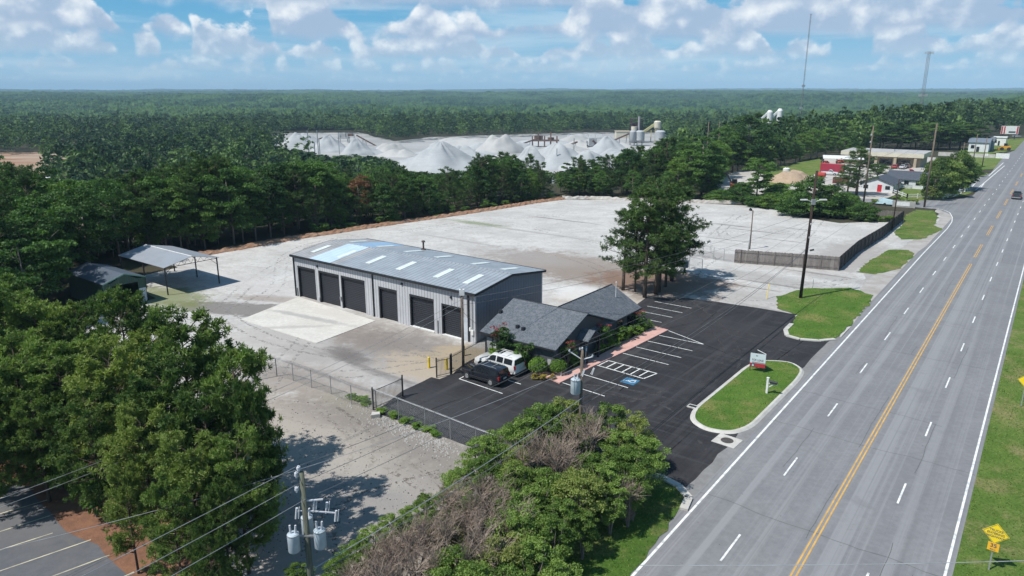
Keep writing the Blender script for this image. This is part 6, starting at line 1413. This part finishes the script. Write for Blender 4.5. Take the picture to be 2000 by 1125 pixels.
MB().box(4.6, 5.7, -.06, 0, 0, 2.1).build('door', mat('red_door', (.5, .02, .03)), hs)
for x in (1.0, 6.6): MB().box(x, x + 1.2, -.06, 0, .9, 1.9).build('window', GLASS, hs)
for x in (9.2, 12.2): MB().box(x, x + 1.2, 12.93, 13.0, 1.2, 2.3).build('window', GLASS, hs)
def railfence(pts, label):
    root = empty('rail_fence', (0, 0, 0), 0, label, 'fence', 'white rail fences by the white house')
    P = [Vector((*G(*p), 0)) for p in pts]
    r = MB()
    for a, b in zip(P, P[1:]):
        L = (b - a).length; d = (b - a) / L
        for z in (.55, 1.05): r.bar(a + Vector((0, 0, z)), b + Vector((0, 0, z)), .07, .2)
        for k in range(max(1, round(L / 3)) + 1): q_ = a + d * L * k / max(1, round(L / 3)); MB().bar(q_, q_ + Vector((0, 0, 1.35)), .22).build('post', WHITEP, root)
    r.build('rail', WHITEP, root)
railfence(((1740, 371), (1744, 378), (1771, 388), (1812, 387)), 'white rail fence curving round the near side of the white house lawn'); railfence(((1754, 370), (1800, 368), (1832, 369)), 'white rail fence along the upper side of the white house lawn'); railfence(((1842, 388), (1860, 384), (1880, 377), (1893, 370)), 'white rail fence following the side road under the evergreens'); railfence(((1853, 374), (1857, 369), (1893, 369)), 'short white rail fence beside the far driveway')
ms = empty('monument_sign', W(*AB(*G(1766, 405)), 0), ANG + .1, 'white sign panel on a grey stone base by the side road', 'sign'); MB().box(-2.6, 2.3, -.2, .3, 0, 1.5).build('base', mat('sign_stone', (.36, .35, .33)), ms); MB().box(-1.7, 1.1, -.26, -.2, .35, 1.3).build('panel', WHITEP, ms)
bt = empty('covered_boat', W(*AB(*G(1729, 400)), 0), ANG, 'pale blue covered trailer load behind the fence corner', 'trailer'); MB().add([(x, y, z) for x, y, z in ((-2.2, -1, .3), (1.8, -1, .3), (1.8, 1, .3), (-2.2, 1, .3), (-1.2, -.7, 1.7), (1.6, -.8, 1.2), (1.6, .8, 1.2), (-1.2, .7, 1.7))], [(3, 2, 1, 0), (4, 5, 6, 7), (0, 1, 5, 4), (1, 2, 6, 5), (2, 3, 7, 6), (3, 0, 4, 7)]).build('cover', mat('pale_tarp', (.42, .55, .60)), bt); [MB().tube([(0, s * .95, .3), (0, s * 1.1, .3)], .3, 12).build('wheel', RUB, bt) for s in (-1, 1)]
ct = empty('shipping_container', W(*AB(*G(1601, 336)), 0), ANG, 'dark red box container behind the white pickup', 'container'); MB().box(0, 7.5, 0, 2.5, .1, 2.9).build('box', ribmat('red_steel', (.36, .03, .06), 'X', .3, dark=.7), ct); MB().box(7.51, 7.55, .1, 2.4, .2, 2.8).build('door', mat('container_door', (.3, .03, .05)), ct); MB().box(.05, 7.45, .05, 2.45, 2.9, 2.94).build('roof', mat('container_roof', (.42, .06, .09)), ct)
tk = empty('fuel_tank', W(*AB(*G(1602, 347)), 0), ANG, 'small red cylindrical tank in front of the container', 'tank'); MB().tube([(-1.6, 0, 1.0), (-1.45, 0, 1.0), (1.45, 0, 1.0), (1.6, 0, 1.0)], [.55, .8, .8, .55], 14).build('drum', mat('tank_red', (.38, .05, .04)), tk); MB().box(-1, -.8, -.5, .5, 0, .5).box(.8, 1, -.5, .5, 0, .5).build('saddle', BLACKM, tk)
bx = empty('box_trailer', W(*AB(*G(1625, 362)), 0), ANG + .2, 'open brown red dump trailer near the scrub', 'trailer'); MB().box(0, 4.5, 0, .1, .6, 2.3).box(0, 4.5, 2.1, 2.2, .6, 2.3).box(0, .1, .1, 2.1, .6, 2.3).box(4.4, 4.5, .1, 2.1, .6, 2.3).box(.1, 4.4, .1, 2.1, .6, .7).build('body', mat('trailer_rust', (.16, .05, .045)), bx); [MB().tube([(x, -.1, .4), (x, -.25, .4)], .4, 12).build('wheel', RUB, bx) for x in (1.5, 2.6)]
cp = empty('carport', W(*AB(*G(1606, 325)), 0), ANG + math.radians(16), 'open carport with a sloping white roof at the wood edge', 'carport'); MB().add([(x, y, z) for x, y, z in ((0, 0, 2.9), (14, 0, 2.9), (14, 6, 3.6), (0, 6, 3.6), (0, 0, 3.1), (14, 0, 3.1), (14, 6, 3.8), (0, 6, 3.8))], [(3, 2, 1, 0), (4, 5, 6, 7), (0, 1, 5, 4), (1, 2, 6, 5), (2, 3, 7, 6), (3, 0, 4, 7)]).build('roof', WHITEP, cp); [MB().box(x - .1, x + .1, y, y + .2, 0, 2.95 + y * .1).build('post', BLACKM, cp) for x in (.3, 5, 9.5, 13.7) for y in (.2, 5.7)]
for i, (px, py) in enumerate(((1612, 321), (1640, 319), (1650, 318))):
    v_ = vehicle('tractor' if i == 5 else 'parked_car', 4, 1.7, 1.4, carpaint('orange_%d' % i, (.5, .09, .03)), ('leftmost', 'middle', 'rightmost')[i] + ' red orange car kept under the white carport', 'sedan', 'car', None, None, False); setv(v_, *AB(*G(px, py)), 1.4)
def heap(name, px, by, rx, ry, h, m_, label, z0=None, Y=None, seed=0, flat=0.0, cat='pile', rot=0.0, group=None):
    if Y is None: x, y = G(px, by, z0 or 0)
    else: x, y = at(px, by, Y).x, Y
    zz = z0 if z0 is not None else 0; nr, nt = 14, 40; V = [(0, 0, h)]
    for i in range(1, nr + 1):
        t = i / nr
        for k in range(nt):
            an = k * 6.283 / nt; wob = 1 + .10 * math.sin(an * 3 + seed) + .05 * math.sin(an * 7 + seed * 2); hh = h * (1 + .16 * math.sin(an * 2 + seed * 3) * min(1, t * 3)) * max(0, min(1, (1 - t) / (1 - flat))) + .22 * h * .035 * math.sin(an * 9 + t * 8 + seed) * (1 - t) * 2 + h * .09 * (float(vnoise(np.array([math.cos(an) * 3.1 + seed]), np.array([math.sin(an) * 3.1 + t * 2.5]), seed + 3)[0]) - .5) * min(1, t * 3) * (1 - t) * 2 + .02 * h * math.sin(k * 12.9 + i * 7) + h * (.10 + .30 * flat) * (1 - t) * min(1, t * 4) * 2 * (float(vnoise(np.array([math.cos(an) * t * 5 + seed]), np.array([math.sin(an) * t * 5 + 9.0]), seed)[0]) - .5)
            V.append((math.cos(an) * rx * t * wob, math.sin(an) * ry * t * wob, hh if i < nr else -.5))
    fs = [(0, 1 + k, 1 + (k + 1) % nt) for k in range(nt)] + [(1 + (i - 1) * nt + k, 1 + i * nt + k, 1 + i * nt + (k + 1) % nt, 1 + (i - 1) * nt + (k + 1) % nt) for i in range(1, nr) for k in range(nt)]
    mb = MB().add(V, fs); o = mb.build(name, m_, None, (x, y, zz), rot, smooth=True); return tag(o, label, cat, group)
SAND = patch_mat('sand_heap', (.37, .27, .19), (.44, .33, .235), .6, [], speck=(1, .2, (.3, .2, .13), .5), bump=.8)
heap('sand_pile', 1545, 355, 8.5, 6, 3.0, SAND, 'tan sand pile on the lot behind the gravel yard', flat=.35)
heap('rubble_pile', 1436, 385, 4.5, 3, 1.5, patch_mat('rubble_heap', (.40, .37, .34), (.3, .26, .22), 1, [], bump=1), 'low grey rubble pile below the orange digger')
dgm = mat('machine_orange', (.60, .13, .04), (.5, .10, .03), 1, .5)
ex = empty('excavator', W(*AB(*G(1437, 375)), 0), ANG + .3, 'orange and white digger with a raised black arm by the scrub', 'excavator')
MB().box(-1.6, 1.6, -1.2, 1.2, 1.0, 2.4).build('body', dgm, ex); MB().box(-1.2, .2, -1.1, .1, 2.4, 3.6).build('cab', GLASS, ex); MB().box(.3, 1.7, -.9, .9, 2.4, 3.0).build('engine_cover', WHITEP, ex)
for s in (-1, 1): MB().box(-1.9, 1.9, s * 1.1 - .25, s * 1.1 + .25, 0, .9).build('track', BLACKM, ex)
MB().bar((-1.2, .5, 2.2), (-3.4, .5, 6.0), .4).bar((-3.4, .5, 6.0), (-6.3, .5, 2.6), .35).build('boom', BLACKM, ex); MB().box(-6.8, -5.9, 0, 1.0, 1.6, 2.6).build('bucket', BLACKM, ex)
wt = empty('water_tank', W(*AB(*G(1535, 342)), 0), 0, 'small white tank beside the sand pile', 'tank'); MB().tube([(0, 0, 0), (0, 0, 2.2), (0, 0, 2.5)], [1.1, 1.1, .5], 16).build('drum', WHITEP, wt); MB().tube([(0, 0, 2.5), (0, 0, 2.7)], .25, 8).build('hatch', BLACKM, wt)
wb = empty('white_bench', W(*AB(*G(1418, 392)), 0), ANG, 'long low white board lying behind the scrub', 'bench'); MB().box(-3, 3, -.3, .3, .8, 1.1).build('board', WHITEP, wb); MB().box(-2.8, -2.6, -.2, .2, 0, .8).box(2.6, 2.8, -.2, .2, 0, .8).build('leg', WHITEP, wb)
# things further along the highway
def farbox(name, px, py, wx, dy_, h, wall, roofm, label, cat='building', flat=True, rot=0):
    root = empty(name, W(*AB(*G(px, py)), 0), ANG + rot, label, cat)
    if flat: MB().box(0, wx, 0, dy_, 0, h).build('wall', wall, root); MB().box(-.3, wx + .3, -.3, dy_ + .3, h, h + .4).build('roof', roofm, root)
    else: gablehouse(root, 0, wx, 0, dy_, h, h + 1.6, 'x', wall, roofm, .5)
    MB().box(wx * .4, wx * .55, -.06, 0, 0, min(2.4, h * .8)).build('door', BLACKM, root); MB().box(wx * .12, wx * .3, -.06, 0, h * .35, h * .7).build('window', GLASS, root); return root
farbox('shop_building', 1890, 296, 8, 11, 4.4, HW, mat('blue_grey_roof', (.16, .19, .23)), 'white shop with blue grey roof behind the lawn by the highway', flat=False)
farbox('storage_shed', 1938, 284, 5.6, 8, 4.0, WHITEP, WHITEP, 'plain white box shed below the billboard', 'shed'); farbox('grey_building', 1918, 294, 4, 10, 4.6, mat('grey_siding', (.22, .27, .29)), mat('grey_roof', (.14, .16, .18)), 'grey green building standing right of the white shop', flat=False)
lw = empty('low_wall', W(*AB(*G(1832, 304)), 0), ANG, 'low pale wall along the lawn behind the evergreens', 'wall'); MB().box(0, 21, 0, .5, 0, 1.6).build('panel', KERB, lw); MB().box(21.2, 26, 0, .6, 0, 2.1).build('panel', WHITEP, lw)
mc = empty('yellow_loader', W(*AB(*G(1963, 294)), 0), ANG, 'yellow orange loader parked on the grass below the billboard', 'loader'); MB().box(-2, 2, -1, 1, .9, 2.2).build('body', mat('loader_yellow', (.62, .30, .03)), mc); MB().box(-.8, .6, -.8, .8, 2.2, 3.4).build('cab', GLASS, mc); [MB().tube([(x, s * .8, .8), (x, s * 1.2, .8)], .8, 14).build('wheel', RUB, mc) for x in (-1.3, 1.4) for s in (-1, 1)]; MB().box(-3.2, -2.2, -1.2, 1.2, .2, 1.2).build('bucket', mat('loader_bucket', (.4, .2, .03)), mc)
bb = empty('billboard', (at(1971, 262, 430).x, 430, 0), ANG + .25, 'white billboard with red stripes above the far yards', 'billboard'); zc = at(1971, 261, 430).z + 2.0
MB().box(-4.4, 4.4, 0, .4, zc - 2.2, zc + 2.4).build('panel', WHITEP, bb); MB().box(-4.3, -3.5, -.03, 0, zc - 2.1, zc + 2.2).box(-3.0, -2.3, -.03, 0, zc - 2.1, zc + 2.2).box(3.4, 4.2, -.03, 0, zc - 2.1, zc + 2.2).build('red_stripe', SIGNR, bb); MB().box(-.5, 3.0, -.03, 0, zc - 1.6, zc - .6).build('blue_band', SIGNK, bb)
for x in (-3, 0, 3): MB().box(x - .2, x + .2, .4, .8, 0, zc + 1.5).build('post', BLACKM, bb)
for px, py, h in ((1905, 292, 5), (1933, 289, 4)): farsig = empty('yard_sign', W(*AB(*G(px + 20, py + 20)), 0), ANG, 'small white diamond sign on the far lawn' if px < 1910 else 'small dark mailbox like sign by the far driveway', 'sign'); MB().tube([(0, 0, 0), (0, 0, 2.4)], .05, 6).build('post', STEEL, farsig); MB().box(-.5, .5, -.03, .03, 1.5, 2.5).build('plate', WHITEP if px < 1910 else BLACKM, farsig)
for k, (px, ty, Y) in enumerate(((1496, 233, 432), (1512, 231, 430), (1531, 229, 432))):
    p = at(px, ty, Y); z0 = T(p.x, Y); P = BROAD[k % 6]; place(P, (p.x, Y, z0), 1.7, k, (p.z - z0) / P['h'], 'tree in front of the two white tower tops', 'tree', 'trees below the white towers')
# white towers above the trees right of the quarry, white roofs and tanks in the woods at left
for i, (px, ty, by, wd_) in enumerate(((1504, 220, 232, 1.7), (1524, 217, 226, 1.7))):
    Y = 440; p = at(px, ty - 5, Y); z0 = T(p.x, Y); o = empty('silo', (p.x, Y, z0), 0, ('left', 'right')[i] + ' white tower top poking above the trees right of the quarry', 'silo'); MB().tube([(0, 0, 0), (0, 0, p.z - z0 - 1.2), (0, 0, p.z - z0)], [wd_, wd_, wd_ * .5], 14).build('tower', WHITEP, o); MB().bar((0, 0, p.z - z0 - .6), (-4.5, 0, p.z - z0 - 5), 1.1).build('chute', WHITEP, o)
for i, (px, ty, r_) in enumerate(((93, 346, 1.6), (112, 351, 1.5), (123, 355, 1.0))):
    Y = 215; p = at(px, ty, Y); z0 = T(p.x, Y); o = empty('silo', (p.x, Y, z0), 0, ('tallest white tank among the trees on the left', 'middle white tank among the trees on the left', 'smallest white tank among the trees on the left')[i], 'silo'); MB().tube([(0, 0, 0), (0, 0, p.z - z0 - .8), (0, 0, p.z - z0)], [r_, r_, r_ * .5], 14).build('tank', WHITEP, o); MB().tube([(0, 0, p.z - z0), (0, 0, p.z - z0 + .4)], .3, 8).build('hatch', BLACKM, o)
for i, (px, ty, by, wx) in enumerate(((1440, 262, 280, 22), (1372, 270, 284, 26), (1412, 312, 322, 8))):
    Y = (480, 560, 330)[i]; p = at(px, ty, Y); z0 = T(p.x, Y); o = empty('industrial_shed', (p.x, Y, z0), .2, ('cream shed half hidden in the trees right of the quarry', 'pale grey heap roof left of the cream shed', 'small cream roof showing through the trees')[i], 'shed'); gablehouse(o, -wx / 2, wx / 2, 0, 12, max(2, p.z - z0 - 2), max(3, p.z - z0), 'x', CREAM, CREAM if i != 1 else mat('pale_roof', (.55, .57, .6)))
fw = empty('far_warehouse', (at(1495, 192, 2400).x, 2400, T(at(1495, 192, 2400).x, 2400)), 0, 'distant long white roof in the forest near the horizon', 'building'); hh = at(1495, 191, 2400).z - fw.location.z; MB().box(-22, 22, 0, 20, 0, hh).build('wall', WHITEP, fw); MB().box(-23, 23, -1, 21, hh, hh + 1.5).build('roof', WHITEP, fw)

# ================================================================== QUARRY
QG = patch_mat('quarry_ground', (.31, .31, .305), (.41, .405, .395), .02, [], streak=[(.1, .004, .05, (.27, .26, .25), .5, .7, .7), (.3, .01, .08, (.52, .51, .50), .55, .75, .8)], bump=.3)
qp = gp((500, 266), (560, 260), (700, 259), (770, 276), (840, 268), (1000, 263), (1150, 259), (1330, 259), (1345, 330), (1320, 385), (1200, 400), (1000, 405), (780, 400), (740, 345), (640, 330), (560, 300), z=-16)
struct('quarry_ground', MB().sheet(roughen([tuple(map(float, q)) for q in qp], 10, 2, 2), -15.85), QG)
BG = patch_mat('cleared_bank_earth', (.40, .32, .24), (.34, .22, .15), .02, [], streak=[(0, .01, .12, (.26, .115, .06), .48, .6, .85), (.1, .006, .2, (.22, .21, .12), .55, .72, .7)], bump=.3)
bp = gp((-250, 302), (60, 298), (187, 290), (170, 302), (110, 318), (90, 345), (-250, 345), z=-16)
struct('cleared_bank', MB().sheet(roughen([tuple(map(float, q)) for q in bp], 8, 2, 2), -15.8), BG)
PILE = patch_mat('crushed_stone', (.37, .385, .39), (.45, .46, .465), .08, [], streak=[(0, .1, .1, (.30, .31, .32), .5, .7, .5)], bump=.3); PILE2 = patch_mat('white_stone', (.47, .465, .45), (.35, .345, .335), .05, [], bump=.6)
for (px, by, hw, ph, m_, fl, lab) in ((858, 340, 100, 279, PILE, .02, 'largest grey stone cone of the quarry, directly behind the tree belt'), (900, 318, 60, 288, PILE, .1, 'grey stone heap touching the right side of the largest cone'), (975, 300, 50, 270, PILE2, .3, 'white flat topped stone heap behind the first conveyor'),
                                    (1037, 330, 42, 285, PILE, .02, 'sharp grey cone in the middle of the quarry'), (1090, 330, 70, 282, PILE, .05, 'broad grey cone left of the crusher'), (1150, 335, 60, 300, PILE, .25, 'low grey heap in front of the crusher'), (1215, 332, 70, 298, PILE, .3, 'long low grey heap below the silos'), (1190, 300, 45, 268, PILE, .1, 'grey heap beneath the long conveyor'),
                                    (585, 292, 50, 264, PILE, .25, 'flat topped grey heap at the left end of the quarry'), (640, 298, 40, 266, PILE, .08, 'grey heap under the left conveyor'), (695, 303, 34, 270, PILE, .02, 'small grey cone under the left crusher'), (760, 300, 40, 284, PILE2, .4, 'low white bank between the left crusher and the largest cone'), (905, 285, 70, 273, PILE2, .5, 'long white bank along the rear of the quarry'),
                                    (1130, 280, 50, 266, PILE2, .4, 'white bank in front of the rear forest'), (1360, 290, 30, 270, PILE2, .3, 'pale heap right of the silos'), (218, 385, 22, 367, PILE2, .6, 'white flat heap in the woods on the left'), (350, 352, 36, 335, PILE, .6, 'long pale heap in the woods left of the quarry'), (368, 282, 26, 271, PILE2, .5, 'distant pale heap far left of the quarry')):
    x, y = G(px, by, -16); top = at(px, ph, y).z; h = max(2, top + 16); rx = hw * y / 1441 * 1.06
    o = heap('stockpile', px, by, rx, rx * (.75 if fl < .2 else .6), h, m_, lab, z0=-16, flat=fl, seed=px % 11, cat='stone pile'); o.location.y += rx * .4
for k, (px, by, hw, ph, fl) in enumerate(((935, 312, 60, 292, .2), (985, 318, 50, 297, .1), (1065, 315, 55, 290, .15), (1120, 312, 45, 292, .2), (1180, 322, 60, 303, .3), (1240, 318, 50, 296, .15), (1010, 292, 45, 277, .3), (1100, 296, 50, 280, .25), (945, 290, 40, 277, .35), (1205, 292, 45, 277, .2), (820, 318, 50, 302, .2), (780, 305, 40, 291, .3), (720, 300, 40, 286, .25), (615, 288, 45, 270, .3), (545, 282, 38, 268, .4), (665, 290, 40, 276, .3), (1060, 282, 60, 270, .45), (1140, 288, 40, 272, .4), (880, 300, 60, 283, .15), (1270, 300, 40, 284, .2))):
    x, y = G(px, by, -16); top = at(px, ph, y).z; h = max(2, top + 16) * .8; rx = hw * y / 1441 * 1.15
    heap('stockpile', px, by, rx, rx * .7, h, (PILE, PILE2)[k % 2], 'irregular pale heap among the merged stone piles of the quarry', z0=-16, flat=fl, seed=k, cat='stone pile', group='minor quarry heaps')
RUSTM = mat('rusty_steel', (.20, .12, .09), (.13, .09, .08), .3, .8); GREYM = mat('grey_steel', (.33, .34, .35), (.24, .25, .26), .2, .6)
def conveyor(p, q, Y, label, w_=1.6):
    a = at(*p, Y); b = at(*q, Y + 4); root = empty('conveyor', a, 0, label, 'conveyor', 'quarry conveyors'); d = b - a
    MB().bar((0, 0, 0), d, w_, 1.0).build('belt_frame', RUSTM if w_ > 1.5 else GREYM, root); mb = MB()
    for t in (.25, .5, .8):
        c = d * t; 
        if (a + c).z > -14: mb.bar(c + Vector((-1, 0, 0)), Vector((c.x - 1.6, c.y, -16 - a.z)), .4).bar(c + Vector((1, 0, 0)), Vector((c.x + 1.6, c.y, -16 - a.z)), .4)
    if mb.v: mb.build('support', GREYM, root)
for p, q, Y, lab, w_ in (((592, 282), (645, 264), 640, 'conveyor climbing to the left stone heap', 1.6), ((696, 264), (757, 297), 600, 'conveyor descending right from the left crusher', 2.0), ((745, 311), (815, 300), 520, 'low conveyor left of the largest cone', 1.6), ((942, 289), (977, 278), 600, 'short conveyor behind the largest cone', 1.4), ((998, 289), (1048, 271), 580, 'conveyor rising behind the sharp grey cone', 1.6), ((1010, 284), (1026, 290), 570, 'stub conveyor crossing in front of the rising one', 1.4),
                         ((1100, 289), (1127, 277), 560, 'rust coloured conveyor left of the crusher', 2.4), ((1157, 274), (1181, 295), 560, 'conveyor sloping down right of the crusher', 1.8), ((1174, 285), (1240, 256), 600, 'longest conveyor climbing to the silos', 2.0)): conveyor(p, q, Y, lab, w_)
def plant(name, px, by, Y, label, cat='crusher'): p = at(px, by, Y); return empty(name, (p.x, Y, p.z), 0, label, cat)
pl = plant('crusher_tower', 672, 280, 610, 'left crusher with white hopper between two conveyors'); mb = MB(); [mb.box(x, x + .5, y, y + .5, 0, 9) for x in (-4, 3.5) for y in (-3, 2.5)]; mb.build('frame', GREYM, pl); MB().box(-4.5, 4.5, -3.5, 3.5, 4, 5).box(-3, 2, -2, 2, 5, 8.5).build('hopper', PILE2, pl); MB().box(4, 8, -2, 2, 6, 8).build('screen_box', RUSTM, pl)
pl = plant('crusher_tower', 1065, 283, 590, 'rust coloured crusher stand on the stone heap'); mb = MB(); [mb.box(x, x + .8, y, y + .8, -2, 7 + (k % 2) * 3) for k, x in enumerate((-11, -6, -1, 4, 9)) for y in (-3, 2)]; mb.build('frame', RUSTM, pl); MB().box(-11, 11, -3.5, 3.5, 3, 4.2).box(-9, -2, -2, 2, 4.2, 7.5).box(2, 7, -2, 2, 4.2, 6).build('deck', RUSTM, pl)
pl = plant('crusher_tower', 1165, 290, 575, 'grey crusher machinery below the long conveyor'); mb = MB(); [mb.box(x, x + .7, y, y + .7, -2, 6) for x in (-8, -3, 2, 7) for y in (-3, 2)]; mb.build('frame', GREYM, pl); MB().box(-8, 8, -3, 3, 2, 3).box(-6, 0, -2, 2, 3, 8).box(3, 7, -2, 2, 3, 6).build('deck', GREYM, pl)
pl = plant('asphalt_plant', 1241, 285, 640, 'tall dark rust tower of the asphalt plant with a pale stack', 'tower'); mb = MB()
for x in (-5, 4.2):
    for y in (-4, 3.2): mb.box(x, x + .8, y, y + .8, 0, 23)
for z in range(3, 24, 4): mb.box(-5.2, 5.2, -4.2, 4.2, z, z + .4)
for z in range(0, 20, 4): mb.bar((-4.6, -4.2, z), (4.6, -4.2, z + 4), .35).bar((4.6, -4.2, z), (-4.6, -4.2, z + 4), .35)
mb.build('frame', mat('dark_rust', (.085, .045, .045), (.06, .04, .045), .2), pl); MB().box(-3.5, 3.5, -2.8, 2.8, 8, 20).build('tower_body', mat('dark_rust', (.08, .05, .05)), pl); MB().tube([(-2.5, -4.8, 4), (-2.5, -4.8, 17)], 2.6, 16).build('hopper', CREAM, pl); MB().tube([(1.5, -5.0, 0), (1.5, -5.0, 25.5)], 1.0, 10).build('stack', mat('stack_grey', (.35, .33, .34)), pl)
pl = plant('batch_tower', 1269, 285, 650, 'pale yellow hopper tower with a sloping elevator', 'tower'); MB().bar((-11, 0, 9), (5, 0, 20), 2).build('elevator', mat('pale_yellow', (.55, .50, .25)), pl); MB().tube([(6, 0, 12), (6, 0, 16), (6, 0, 21), (6, 0, 22)], [1, 3.2, 3.2, 2], 14).build('hopper', CREAM, pl); mb = MB(); [mb.box(x, x + .6, -2, -1.4, 0, 14) for x in (-6, 0, 3.5, 9)]; mb.build('support', mat('pale_yellow', (.55, .50, .25)), pl)
for i, (px, lab) in enumerate(((1235, 'left steel silo below the long conveyor'), (1249, 'middle steel silo below the long conveyor'), (1288, 'wide steel silo at the right end of the plant'))):
    pl = plant('silo', px, 286, 600, lab, 'silo'); r_ = (2.7, 3.4, 4.3)[i]; MB().tube([(0, 0, 3), (0, 0, 5), (0, 0, 12), (0, 0, 13)], [1, r_, r_, r_ * .6], 18).build('tank', mat('silo_grey', (.42, .43, .44), (.36, .37, .38), .2, .5), pl, sharp=40); mb = MB(); [mb.box(math.cos(a) * r_ * .8 - .2, math.cos(a) * r_ * .8 + .2, math.sin(a) * r_ * .8 - .2, math.sin(a) * r_ * .8 + .2, -1, 5) for a in (.8, 2.4, 3.9, 5.5)]; mb.build('leg', GREYM, pl)
pl = plant('long_shed', 1222, 272, 700, 'long tan shed left of the dark tower', 'shed'); MB().box(-9, 10, 0, 12, 0, 7).build('wall', CREAM, pl); MB().box(-9.4, 10.4, -.4, 12.4, 7, 7.6).build('roof', mat('tan_roof', (.52, .44, .33)), pl)
pl = plant('hauler_row', 1145, 270, 700, 'row of small white trailers at the rear of the quarry', 'trailers'); [MB().box(x, x + 5, 0, 2.5, .6, 3.2).build('trailer_box', WHITEP, pl) for x in (-18, -11, -4, 3, 10)]
for i, (px, ty, by) in enumerate(((604, 255, 298), (623, 254, 302), (617, 277, 312), (626, 272, 305), (663, 262, 290), (1087, 290, 318), (1120, 270, 315), (693, 262, 280))):
    x, y = G(px, by + 12, -16); z = at(px, ty, y).z + 16; o = empty('quarry_pole', (x, y, -16), 0, 'slim pole standing among the quarry heaps', 'pole', 'poles in the quarry'); MB().tube([(0, 0, 0), (0, 0, z)], .28, 6).build('pole', GREYM, o)

# ================================================================== HAZE
hm = bpy.data.materials.new('haze'); hm.use_nodes = True; t = NT(hm.node_tree); t.n.clear()
pv = t.new('ShaderNodeVolumePrincipled'); pv.inputs['Density'].default_value = 1.15e-4; pv.inputs['Color'].default_value = (.55, .80, 1.0, 1); pv.inputs['Anisotropy'].default_value = -.15
t.l.new(pv.outputs[0], t.new('ShaderNodeOutputMaterial').inputs['Volume'])
MBh = MB().box(-14200, 14200, -14200, 14200, -48, 138); hz = MBh.build('haze', hm); tag(hz, 'pale blue air between the camera and the horizon', 'haze', kind='stuff')
